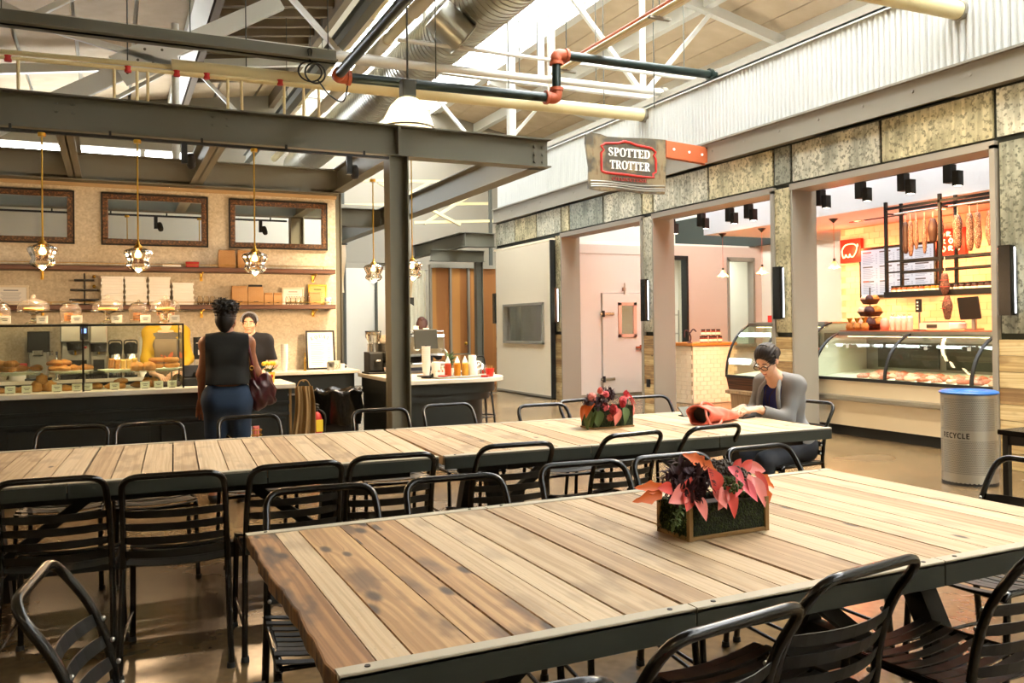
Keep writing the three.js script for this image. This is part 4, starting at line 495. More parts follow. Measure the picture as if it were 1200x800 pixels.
// shelves
for (const [y, x0, lab] of [[2.15, -3.1, 'upper walnut wall shelf above the coffee bar'], [1.71, -3.1, 'lower walnut wall shelf carrying the white boxes']]) {
  const s = thing('wall_shelf', lab, 'shelf', [0, y, BW]); part('board', cspan(x0, 2.55, -0.055, 0, 0.002, 0.27, 0.005), M.walnut, s); for (const x of [-2.2, -0.7, 0.98, 2.32]) part('bracket', [bx(0.03, 0.1, 0.012, x, -0.1, 0.008), bar([x, -0.06, 0.24], [x, -0.06, 0.01], 0.008, 8), bar([x, -0.14, 0.01], [x, -0.065, 0.2], 0.006, 8)], M.brass, s); part('gallery_rail', [bar([x0, 0.03, 0.255], [2.54, 0.03, 0.255], 0.0035, 6), ...[-2.6, -1.6, -0.6, 0.4, 1.4, 2.4].map((x) => bar([x, 0, 0.255], [x, 0.03, 0.255], 0.004, 6))], M.brass, s);
}
const SZ = BW + 0.13, U1 = 2.15, L1 = 1.71;
// kraft coffee bags
{
  const bagGeo = (w, h, d) => { const g = new THREE.BoxGeometry(w, h, d, 6, 8, 4).translate(0, h / 2, 0), p = g.attributes.position; for (let i = 0; i < p.count; i++) { const t = p.getY(i) / h; const sq = lerp(1, 0.35, sstep(0.55, 1, t)); p.setZ(i, p.getZ(i) * sq * (1 + 0.12 * Math.sin(t * 6))); p.setX(i, p.getX(i) * (1 + 0.05 * Math.sin(t * 3.14) - 0.04 * t)); } g.computeVertexNormals(); return g; };
  const bag = (x, y, w, h, label, clip) => { const b = thing('coffee_bag', label, 'coffee bag', [x, y, SZ + 0.02], rnd(-0.12, 0.12)); part('pouch', bagGeo(w, h, w * 0.5), M.kraft, b); part('print_mark', bx(w * 0.3, 0.012, 0.002, 0, h * 0.18, w * 0.27), M.blackMatte, b); if (clip) part('top_clip', cbx(w * 0.9, 0.04, 0.03, 0.005, 0, h + 0.006, 0), M.blackMatte, b); else part('tin_tie', cbx(w * 0.94, 0.02, 0.04, 0.003, 0, h - 0.012, 0), M.kraft, b); };
  bag(1.26, U1, 0.19, 0.22, 'kraft coffee bag on the upper shelf farther from the wall end'); bag(1.48, U1, 0.2, 0.22, 'kraft coffee bag on the upper shelf partly behind the pendant lamp');
  bag(1.4, L1, 0.18, 0.23, 'large kraft coffee bag without clip on the lower shelf'); bag(1.59, L1, 0.18, 0.22, 'large kraft coffee bag with black clip on the lower shelf', true); bag(1.745, L1, 0.1, 0.15, 'small kraft coffee bag beside the clipped bag'); bag(1.855, L1, 0.1, 0.15, 'small kraft coffee bag beside the framed certificate'); bag(2.31, L1 , 0.14, 0.16, 'kraft coffee bag before the green framed certificate');
}
// white bakery boxes in four stacks
{
  const g = cbx(0.22, 0.06, 0.212, 0.003), lid = cbx(0.236, 0.026, 0.226, 0.002); let b0; [[0.01, 5, 'beside the black tiered stand'], [0.255, 5, 'second from the tiered stand'], [0.505, 5, 'third from the tiered stand'], [0.76, 4, 'next to the glass jars']].forEach(([x, n, w]) => { for (let k = 0; k < n; k++) { const lab = 'white bakery box ' + (n === 4 ? ['lowest', 'second up', 'third up', 'topmost'] : ['lowest', 'second up', 'middle', 'fourth up', 'topmost'])[k] + ' in stack ' + w; const pos = [x + rnd(-0.004, 0.004), L1 + k * 0.0645, SZ + rnd(-0.006, 0.006)]; if (!b0) { b0 = thing('bakery_box', lab, 'box', pos, 0, 'white boxes ' + w); part('tray', g.clone().translate(0, 0.03, 0), M.paper, b0); part('box_lid', lid.clone().translate(0, 0.051, 0), M.paper, b0); } else copy(b0, pos, 0, lab, 'white boxes ' + w); } });
}
{
  solo('flat_carton', cbx(0.2, 0.03, 0.16, 0.003, 0, 0.015, 0), M.paper, 'flat white carton lying on the upper shelf', 'box', [0.64, U1, SZ]);
  const r = thing('red_tin', 'small red tin on the upper shelf', 'tin', [0.87, U1, SZ]); part('body', cbx(0.14, 0.055, 0.1, 0.006, 0, 0.028, 0), M.red, r); part('lid', cbx(0.146, 0.02, 0.106, 0.006, 0, 0.06, 0), M.red, r);
  const t = thing('tiered_stand', 'black three-tier tray stand on the lower shelf', 'stand', [-0.275, L1, SZ]); part('post', bar([0, 0, 0], [0, 0.36, 0], 0.008, 8), M.black, t); for (const [y, w] of [[0.06, 0.3], [0.17, 0.28], [0.28, 0.2]]) part('tray', cbx(w, 0.018, 0.2, 0.005, 0, y, 0), M.black, t); part('foot', cyl(0.06, 0.05, 0.012, 0, 0, 0), M.black, t); for (const y of [0.3, 0.19]) part('brass_knob', sph(0.02, 0.1, y + 0.02, 0.05, 10, 8), M.brass, t);
  const frame = (x, y, z, w, h, label, fm, tex, tilt = -0.08) => { const f = thing('picture_frame', label, 'frame', [x, y, z]); const k = new THREE.Group(); for (const [a, b, c, d] of [[-w / 2, w / 2, 0, 0.02], [-w / 2, w / 2, h - 0.02, h], [-w / 2, -w / 2 + 0.02, 0.02, h - 0.02], [w / 2 - 0.02, w / 2, 0.02, h - 0.02]]) part('frame_rail', cspan(a, b, c, d, 0, 0.02, 0.003), fm, f); const p = part('print', new THREE.PlaneGeometry(w - 0.03, h - 0.03).translate(0, h / 2, 0.008), mat('#ffffff', 0.7, 0, { map: tex }), f); part('backing', bx(w - 0.01, h - 0.01, 0.006, 0, h / 2, 0.003), M.blackMatte, f); f.rotation.x = tilt; return f; };
  const cert = (bg, ink) => canvasTex(256, 192, (x, w, h) => { x.fillStyle = bg; x.fillRect(0, 0, w, h); x.fillStyle = ink; x.fillRect(70, 34, 116, 12); for (let i = 0; i < 6; i++) x.fillRect(46 + (i % 3) * 9, 66 + i * 16, 164 - (i % 3) * 18, 4); });
  frame(-1.0, L1, BW + 0.06, 0.34, 0.22, 'white framed certificate at the end of the lower shelf', M.cream, cert('#e6e4dc', '#7a8088')); frame(2.06, L1, BW + 0.06, 0.27, 0.22, 'white framed certificate beside the small coffee bags', M.cream, cert('#ece8de', '#9a9484')); frame(2.37, L1, BW + 0.05, 0.24, 0.26, 'framed green certificate at the wall end of the lower shelf', M.brass, cert('#c8cc80', '#7c8048'));
  const eq = canvasTex(384, 512, (x, w, h) => { x.fillStyle = '#f4efe6'; x.fillRect(0, 0, w, h); x.fillStyle = '#c0584c'; x.font = 'bold 62px serif'; x.textAlign = 'center'; const s = 'EQUAL'; for (let i = 0; i < 5; i++) { const a = (i - 2) * 0.22; x.save(); x.translate(w / 2 + Math.sin(a) * 260, 340 - Math.cos(a) * 250); x.rotate(a); x.fillText(s[i], 0, 0); x.restore(); } x.fillStyle = '#b8a8a0'; x.fillRect(130, 130, 124, 6); for (let j = 0; j < 14; j++) { x.fillStyle = j % 3 ? '#c4a49a' : '#cf8f84'; x.fillRect(50, 165 + j * 22, 150 + (j * 37 % 60), 6); x.fillRect(290, 165 + j * 22, 44, 6); } });
  frame(2.375, 0.9, -10.66, 0.36, 0.49, 'black framed menu poster with red arched lettering on the back counter', M.black, eq, -0.14);
  const jarG = lathe([[0, 0.004], [0.028, 0.004], [0.032, 0.012], [0.032, 0.08], [0.024, 0.095], [0.024, 0.105], [0.021, 0.105], [0.021, 0.094], [0.029, 0.078], [0.029, 0.014], [0, 0.012]], 16); const jar = (x, y, z, label, group, s = 1) => { const j = solo('glass_jar', jarG, M.thickGlass, label, 'jar', [x, y, z], 0, group); j.scale.setScalar(s); return j; };
  for (let i = 0; i < 3; i++) jar(0.95 + i * 0.07, L1, SZ + 0.05, 'small empty glass jar beside the white boxes', 'small jars by the white boxes'); for (let i = 0; i < 5; i++) jar(1.97 + i * 0.062, L1, SZ + 0.08, 'small glass jar standing before the framed certificate', 'small jars by the certificate');
  const cup = thing('patterned_cup', 'white cup with blue dots at the end of the lower shelf', 'cup', [2.47, L1, SZ + 0.05]); part('cup_body', lathe([[0, 0], [0.035, 0], [0.045, 0.09], [0.042, 0.09], [0.033, 0.006], [0, 0.006]], 20), M.paper, cup); for (let k = 0; k < 8; k++) part('blue_dot', sph(0.011, 0.039 * Math.cos(k * 0.8), 0.03 + (k % 2) * 0.03, 0.039 * Math.sin(k * 0.8), 8, 6), M.blue, cup);
}
// ---------------------------------------------------------------- counters
{
  const c = thing('pastry_counter', 'dark green-black service counter with pale stone top', 'counter', [0, 0, -8]); part('body', span(-3.2, 1.48, 0.1, 0.865, -0.72, -0.04), M.counter, c); part('worktop', cspan(-3.2, 1.54, 0.865, 0.91, -0.78, 0.02, 0.006), M.marble, c); part('plinth', span(-3.2, 1.46, 0, 0.1, -0.7, -0.1), M.blackMatte, c);
  for (const y of [0.72, 0.62]) part('rail_moulding', cspan(-3.2, 1.49, y, y + 0.03, -0.04, -0.02, 0.004), M.counterTrim, c); for (let i = 0; i < 4; i++) part('front_panel', cspan(-3.1 + i * 1.16, -2.02 + i * 1.16, 0.16, 0.6, -0.042, -0.026, 0.008), M.counterTrim, c);
  const b = thing('back_counter', 'dark back counter with pale worktop along the plaster wall', 'counter', [0, 0, BW]); part('body', span(-3.2, 2.7, 0.1, 0.86, 0.02, 0.56), M.counter, b); part('worktop', cspan(-3.2, 2.76, 0.86, 0.9, 0.004, 0.6, 0.005), M.marble, b); part('plinth', span(-3.2, 2.66, 0, 0.1, 0.04, 0.5), M.blackMatte, b); part('open_shelf', span(1.7, 2.6, 0.62, 0.64, 0.3, 0.6), M.ss, b);
  // peninsula with a rounded end
  const p = thing('espresso_peninsula', 'rounded dark espresso counter with pale stone top behind the steel column', 'counter'); const outline = (x0, x1, z0, z1, r) => { const s = new THREE.Shape(); s.moveTo(x0, z0); s.lineTo(x0, z1); s.lineTo(x1 - r, z1); s.absarc(x1 - r, z1 - r, r, Math.PI / 2, 0, true); s.lineTo(x1, z0); s.closePath(); return s; };
  const slab = (x0, x1, za, zb, r, y0, y1, bev) => { const g = new THREE.ExtrudeGeometry(outline(x0, x1, za, zb, r), { depth: y1 - y0 - 2 * bev, bevelEnabled: bev > 0, bevelThickness: bev, bevelSize: bev, bevelSegments: 2, curveSegments: 18 }); return uvm(g.rotateX(Math.PI / 2).translate(0, y1 - bev, 0)); };
  part('worktop', slab(2.74, 4.0, -10.25, -8.42, 0.42, 0.815, 0.86, 0.006), M.marble, p); part('body', slab(2.78, 3.92, -10.25, -8.48, 0.4, 0.7, 0.815, 0), M.counter, p); part('body', slab(2.8, 3.78, -10.25, -8.56, 0.34, 0.1, 0.71, 0), M.counter, p); part('cove', slab(2.79, 3.86, -10.25, -8.51, 0.38, 0.62, 0.7, 0), M.counterTrim, p); part('plinth', slab(2.86, 3.7, -10.25, -8.64, 0.3, 0, 0.1, 0), M.blackMatte, p);
}
// ---------------------------------------------------------------- glass pastry case on the counter
{
  const c = thing('pastry_case', 'long glass pastry display with thin black frame on the counter', 'display case', [0, 0.91, -8]); const z0 = -0.52, z1 = -0.03, h = 0.56, x1 = 0.57; const E = (a, b) => beamBar(a, b, 0.016, 0.016);
  part('frame', [E([-3, h, z1], [x1, h, z1]), E([-3, h, z0], [x1, h, z0]), E([x1, 0, z1], [x1, h, z1]), E([x1, 0, z0], [x1, h, z0]), E([x1, h, z0], [x1, h, z1]), E([-0.22, 0, z1], [-0.22, h, z1]), E([-1.6, 0, z1], [-1.6, h, z1]), E([-3, 0, z1], [-3, h, z1])], M.black, c);
  part('top_glass', span(-3, x1, h + 0.008, h + 0.014, z0, z1), M.caseGlass, c); for (const [a, b] of [[-3, -1.6], [-1.6, -0.22], [-0.22, x1]]) part('front_glass', span(a + 0.01, b - 0.01, 0.01, h - 0.01, z1 - 0.003, z1 + 0.003), M.caseGlass, c); part('end_glass', span(x1 - 0.003, x1 + 0.003, 0.01, h - 0.01, z0, z1), M.caseGlass, c);
  part('inner_shelf', span(-3, x1 - 0.01, 0.145, 0.152, z0 + 0.03, -0.12), M.caseGlass, c); for (const x of [-2.4, -1.0, -0.22, 0.5]) part('shelf_bracket', bar([x, 0, z0 + 0.06], [x, 0.148, z0 + 0.06], 0.008, 6), M.ss, c);
}
// pastries, trays, price cards
{
  const Y0 = 0.912, Y1 = 1.064, Zc = -8.27;
  const lump = (rx, ry, rz, s) => { const g = new THREE.SphereGeometry(1, 14, 9); const p = g.attributes.position; for (let i = 0; i < p.count; i++) { const x = p.getX(i), y = p.getY(i), z = p.getZ(i), k = 1 + 0.14 * Math.sin(x * 5 + s) * Math.sin(z * 6 + s * 2) + 0.06 * Math.sin(y * 9 + s); p.setXYZ(i, x * rx * k, Math.max(0, (y + 0.55) * ry * k), z * rz * k); } g.computeVertexNormals(); return g; };
  const crois = (() => { const pts = []; for (let i = 0; i <= 12; i++) { const a = -1.2 + i * 0.2; pts.push([Math.sin(a) * 0.06, 0.025, -Math.cos(a) * 0.05]); } const g = new THREE.TubeGeometry(new THREE.CatmullRomCurve3(pts.map((q) => V(...q))), 24, 0.028, 8); const p = g.attributes.position; for (let i = 0; i < p.count; i++) { const t = Math.floor(i / 9) / 24, k = 0.25 + 0.85 * Math.sin(Math.PI * t) + 0.08 * Math.sin(t * 50); const c = new THREE.CatmullRomCurve3(pts.map((q) => V(...q))).getPoint(t); p.setXYZ(i, c.x + (p.getX(i) - c.x) * k, Math.max(0, c.y + (p.getY(i) - c.y) * k), c.z + (p.getZ(i) - c.z) * k); } g.computeVertexNormals(); return g; })();
  const ring = new THREE.TorusGeometry(0.045, 0.024, 10, 22).rotateX(Math.PI / 2).translate(0, 0.022, 0), scone = lump(0.06, 0.05, 0.05, 1), muffin = lump(0.045, 0.06, 0.045, 3), flat = lump(0.07, 0.03, 0.055, 5);
  const add = (geo, m, name, label, group, list) => list.forEach(([x, y, z, t]) => solo(name, geo, m, label, 'pastry', [x, y, z], t ?? rnd(6.28), group));
  const pile = (x0, n, y) => Array.from({ length: n }, (_, i) => [x0 + (i % 4) * 0.075 + rnd(-0.01, 0.01), y + Math.floor(i / 4) * 0.045, Zc + rnd(-0.07, 0.07)]);
  const plate = (x, y, label) => { const p = solo('serving_plate', lathe([[0, 0], [0.1, 0], [0.16, 0.016], [0.16, 0.02], [0.1, 0.006], [0, 0.006]], 28).scale(1.1, 1, 0.8), M.paper, label, 'plate', [x, y, Zc]); return p; };
  plate(-0.72, Y1 - 0.002 + 0, 'white plate of croissants at the far end of the case shelf'); plate(-0.32, Y1 - 0.002, 'white plate of rolls before the coffee brewers'); plate(0.06, Y1 - 0.002, 'white plate carrying the loaf cake'); plate(0.4, Y1 - 0.002, 'white plate carrying bagels before the barista');
  add(crois, M.crust, 'croissant', 'golden croissant heaped on the case shelf plate', 'croissants on the case shelf', pile(-0.84, 7, Y1 + 0.018)); add(flat, M.crust, 'pastry_roll', 'brown pastry roll heaped before the coffee brewers', 'rolls on the case shelf', pile(-0.44, 6, Y1 + 0.018));
  const loaf = thing('loaf_cake', 'sliced golden loaf cake on a plate in the case', 'cake', [0.09, Y1 + 0.016, Zc]); for (let k = 0; k < 5; k++) part('cake_slice', rot(cbx(0.045, 0.085, 0.1, 0.012, -0.1 + k * 0.05, 0.043, 0), 0, 0, 0.05 * (k - 2), [0, 0, 0]), k < 2 ? M.crust : M.bread, loaf);
  add(ring, M.crust, 'bagel', 'brown bagel stacked on the case shelf plate', 'bagels on the case shelf', [[0.36, Y1 + 0.018, Zc, 0], [0.365, Y1 + 0.065, Zc, 0], [0.485, Y1 + 0.065, Zc + 0.01, 0], [0.49, Y1 + 0.018, Zc + 0.01, 0]]); add(scone, M.crust, 'scone', 'sugared scone between loaf cake and bagels', 'scones on the case shelf', [[0.2, Y1, Zc + 0.11], [0.3, Y1, Zc + 0.12]]);
  add(muffin, M.crust, 'muffin', 'brown muffin on the floor of the case', 'muffins on the case floor', [[-0.58, Y0, Zc + 0.05], [-0.51, Y0, Zc + 0.02], [-0.54, Y0 + 0.06, Zc + 0.03], [-0.47, Y0, Zc + 0.06], [0.28, Y0, Zc + 0.05], [0.33, Y0, Zc + 0.02]]); add(flat, M.crust, 'cookie', 'flat brown cookie on the floor of the case', 'cookies on the case floor', [[-0.85, Y0, Zc + 0.07], [-0.76, Y0, Zc + 0.04], [-0.68, Y0, Zc + 0.08], [-0.36, Y0, Zc + 0.06], [-0.28, Y0, Zc + 0.03]]); add(crois, M.crust, 'croissant', 'golden croissant lying on the floor of the case', 'croissants on the case floor', [[-0.14, Y0, Zc + 0.06], [-0.05, Y0, Zc + 0.03], [0.03, Y0, Zc + 0.07], [0.1, Y0, Zc + 0.02], [0.17, Y0, Zc + 0.06], [0.06, Y0 + 0.04, Zc + 0.02]]);
  add(ring, M.leafDark, 'chocolate_ring', 'dark chocolate ring on the floor of the case', 'chocolate rings on the case floor', [[0.4, Y0, Zc + 0.05, 0], [0.5, Y0, Zc + 0.04, 0]]);
  const cg = cbx(0.075, 0.06, 0.004, 0.001, 0, 0.032, 0), lines = [bx(0.045, 0.004, 0.001, 0, 0.04, 0.003), bx(0.03, 0.004, 0.001, 0, 0.028, 0.003)], ft = cbx(0.05, 0.004, 0.03, 0.001, 0, 0.002, -0.008); let c0; for (const x of [-0.76, -0.64, -0.42, -0.27, -0.19, 0.02, 0.26, 0.37, 0.48]) { const pos = [x, 0.912, -8.09]; if (!c0) { c0 = thing('price_card', 'cream price card standing inside the pastry case', 'price card', pos, 0, 'price cards in the case'); part('card', cg, M.card, c0); part('lettering', lines, M.blackMatte, c0); part('foot', ft, M.black, c0); } else copy(c0, pos); }
  // on top of the case: jars and domes with cards
  const TY = 1.486, TZ = -8.25; const jarBig = lathe([[0, 0.005], [0.075, 0.005], [0.085, 0.02], [0.085, 0.13], [0.06, 0.155], [0.06, 0.165], [0.056, 0.165], [0.056, 0.152], [0.08, 0.128], [0.08, 0.022], [0, 0.012]], 24);
  for (const [x, w] of [[-0.85, 'beside the frame end'], [-0.32, 'between the two cake domes over the brewers'], [0.22, 'beside the cake dome before the barista']]) { const j = thing('cookie_jar', 'lidded glass cookie jar ' + w, 'jar', [x, TY, TZ]); part('jar_body', jarBig, M.domeGlass, j); part('jar_lid', [lathe([[0, 0.182], [0.03, 0.182], [0.068, 0.172], [0.068, 0.164], [0, 0.166]], 20), sph(0.014, 0, 0.192, 0, 10, 8)], M.thickGlass, j); const cs = []; for (let k = 0; k < 9; k++) cs.push(cyl(0.032, 0.032, 0.012, 0.032 * Math.cos(k * 2.1), 0.016 + k * 0.008, 0.032 * Math.sin(k * 2.1), 12)); part('cookies', cs, M.crust, j); const cd = part('tag', cbx(0.085, 0.065, 0.004, 0.001, 0.05, 0.036, 0.092), M.card, j); part('lettering', [bx(0.05, 0.004, 0.001, 0.05, 0.045, 0.0945), bx(0.036, 0.004, 0.001, 0.05, 0.03, 0.0945)], M.blackMatte, cd); }
  for (const [x, w] of [[-0.6, 'over the white tub'], [-0.03, 'over the second coffee brewer'], [0.44, 'before the barista in yellow']]) { const d = thing('cake_dome', 'glass cake stand with domed cover ' + w, 'cake stand', [x, TY, TZ]); part('stand', lathe([[0, 0], [0.06, 0], [0.062, 0.008], [0.02, 0.03], [0.018, 0.08], [0.05, 0.095], [0.135, 0.1], [0.135, 0.108], [0, 0.106]], 28), M.thickGlass, d); const dome = part('dome', lathe([[0.122, 0.108], [0.124, 0.13], [0.115, 0.17], [0.085, 0.2], [0.03, 0.215], [0.015, 0.22], [0.02, 0.235], [0.012, 0.248], [0, 0.25]], 28), M.domeGlass, d); part('cake', lathe([[0, 0.11], [0.075, 0.11], [0.078, 0.13], [0.065, 0.138], [0, 0.14]], 22), M.bread, d); const cd = part('tag', cbx(0.085, 0.065, 0.004, 0.001, 0.07, 0.036, 0.08), M.card, d); part('lettering', [bx(0.05, 0.004, 0.001, 0.07, 0.045, 0.0825), bx(0.036, 0.004, 0.001, 0.07, 0.03, 0.0825)], M.blackMatte, cd); }
}
// ---------------------------------------------------------------- machines on the back counter
{
  const C = 0.9, Zk = -10.42;
  const g = thing('coffee_grinder', 'tall silver and black coffee grinder on the back counter', 'grinder', [-0.71, C, Zk]); part('body', cspan(-0.085, 0.085, 0, 0.3, -0.1, 0.1, 0.01), M.ss, g); part('hopper', cspan(-0.1, 0.1, 0.3, 0.52, -0.11, 0.11, 0.012), M.blackMatte, g); part('spout', cspan(-0.05, 0.05, 0.26, 0.32, 0.1, 0.15, 0.01), M.chrome, g); part('knob', cyl(0.02, 0.02, 0.05, 0.12, 0.26, 0.05), M.chrome, g); part('base_tray', cbx(0.24, 0.02, 0.26, 0.005, 0, 0.01, 0.03), M.black, g);
  const brew = (x, w, h, label, panel) => { const b = thing('coffee_brewer', label, 'coffee machine', [x, C, Zk]); part('base', cbx(w, 0.05, 0.34, 0.008, 0, 0.025, 0), M.black, b); part('column', cspan(-w / 2, w / 2, 0.05, h - 0.2, -0.17, -0.02, 0.01), M.ss, b); part('head', cspan(-w / 2, w / 2, h - 0.2, h, -0.17, 0.17, 0.012), M.ss, b); part('brew_basket', [cyl(0.075, 0.085, 0.09, 0, h - 0.29, 0.08, 24), cbx(0.03, 0.03, 0.1, 0.006, 0, h - 0.24, 0.2)], M.blackMatte, b); part('drip_opening', cspan(-w / 2 + 0.03, w / 2 - 0.03, 0.06, 0.2, -0.02, -0.005, 0.004), M.blackMatte, b); part('tap', [bar([0, 0.3, 0.0], [0, 0.3, 0.06], 0.012), bar([0, 0.3, 0.06], [0, 0.26, 0.06], 0.012)], M.brass, b); if (panel) { part('control_panel', cspan(w / 2 - 0.09, w / 2 - 0.01, h - 0.18, h - 0.02, 0.165, 0.178, 0.003), M.blackMatte, b); part('display', bx(0.045, 0.05, 0.002, w / 2 - 0.05, h - 0.08, 0.18), mat('#a8c8ff', 0.4, 0, { emissive: hex('#6f9cff'), emissiveIntensity: 2 }), b); part('red_button', sph(0.016, w / 2 - 0.04, 0.34, 0, 10, 8), M.red, b); } return b; };
  brew(-0.36, 0.28, 0.6, 'silver coffee brewer with small blue display on the back counter', true); brew(-0.13, 0.17, 0.58, 'plain silver coffee brewer beside the black airpots', false);
  for (const [x, w] of [[0.035, 'next to the brewers'], [0.19, 'next to the paper cups']]) { const a = thing('airpot', 'steel airpot with black pump top ' + w, 'flask', [x, C, Zk + 0.05]); part('flask_body', lathe([[0, 0], [0.064, 0], [0.066, 0.02], [0.066, 0.27], [0, 0.27]], 28), M.chrome, a); part('pump_top', lathe([[0.068, 0.26], [0.071, 0.3], [0.064, 0.36], [0.04, 0.385], [0, 0.39]], 24), M.blackMatte, a); part('spout', cspan(-0.02, 0.02, 0.33, 0.37, 0.05, 0.12, 0.008), M.blackMatte, a); part('handle', sweep(fillet([[-0.066, 0.3, 0], [-0.066, 0.41, 0], [0.066, 0.41, 0], [0.066, 0.3, 0]], 0.03, 3), 0.008, 6), M.blackMatte, a); part('base_ring', cyl(0.068, 0.068, 0.025, 0, 0, 0, 28), M.blackMatte, a); }
  const cupStack = (x, y, z, n, label, r = 0.042) => { const s = thing('paper_cup_stack', label, 'cups', [x, y, z]); for (let k = 0; k < n; k++) part('paper_cup', lathe([[r * 0.72, 0], [r, 0.1], [r * 1.06, 0.102], [r * 1.06, 0.107], [r * 0.97, 0.107], [r * 0.7, 0.004], [0, 0.004]], 16).translate(0, k * 0.028, 0), M.paper, s); };
  cupStack(0.315, C, Zk + 0.06, 13, 'tall stack of white paper cups beside the airpots'); cupStack(1.88, C, Zk, 9, 'tall stack of white paper cups near the menu poster');
  const tb = thing('plastic_tub', 'white plastic tub with red lid on the back counter', 'tub', [-0.9, C, Zk + 0.1]); part('tub_body', lathe([[0, 0], [0.075, 0], [0.085, 0.16], [0, 0.16]], 24), M.paper, tb); part('tub_lid', lathe([[0.09, 0.155], [0.09, 0.185], [0, 0.187]], 24), M.red, tb);
  const cn = thing('glass_canister', 'squat clear canister of white sugar on the back counter', 'canister', [-1.06, C, Zk + 0.1]); part('canister_body', lathe([[0, 0.004], [0.075, 0.004], [0.08, 0.02], [0.08, 0.15], [0.075, 0.15], [0.075, 0.02], [0, 0.012]], 22), M.thickGlass, cn); part('sugar', lathe([[0, 0.014], [0.073, 0.014], [0.073, 0.12], [0, 0.125]], 20), M.paper, cn); part('canister_lid', lathe([[0.083, 0.15], [0.083, 0.17], [0.02, 0.178], [0.018, 0.2], [0, 0.2]], 20), M.ss, cn);
  const tp = thing('water_tap', 'slim dark water tap tower on the back counter', 'tap', [-0.53, C, Zk + 0.16]); part('tower', lathe([[0, 0], [0.03, 0], [0.03, 0.01], [0.018, 0.03], [0.018, 0.22], [0, 0.23]], 16), M.chrome, tp); part('spout', sweep(fillet([[0, 0.2, 0], [0, 0.26, 0.02], [0, 0.25, 0.1], [0, 0.2, 0.1]], 0.03, 3), 0.01, 8), M.chrome, tp); part('lever', cbx(0.02, 0.05, 0.012, 0.004, 0, 0.28, 0.03), M.blackMatte, tp);
  const po = thing('cash_register', 'black boxy register on the pastry counter beside the customer', 'register', [0.71, 0.91, -8.35]); part('drawer', cbx(0.26, 0.07, 0.3, 0.008, 0, 0.035, 0), M.black, po); part('terminal', rot(cbx(0.22, 0.12, 0.04, 0.006, 0, 0.13, 0), -0.4, 0, 0), M.black, po); part('neck', bx(0.04, 0.06, 0.04, 0, 0.09, 0), M.black, po);
  const nt = thing('notice_board', 'small black chalk panel with white marks standing on the back counter', 'sign', [0.93, 0.9, -10.6]); part('panel', cbx(0.13, 0.26, 0.015, 0.003, 0, 0.3, 0), M.blackMatte, nt); part('stand', [bar([-0.05, 0, 0], [-0.05, 0.2, 0], 0.006), bar([0.05, 0, 0], [0.05, 0.2, 0], 0.006), bx(0.14, 0.01, 0.08, 0, 0.005, 0)], M.ss, nt); part('chalk_mark', [bx(0.07, 0.01, 0.002, 0, 0.36, 0.009), bx(0.05, 0.06, 0.002, 0.01, 0.25, 0.009)], M.paper, nt);
}
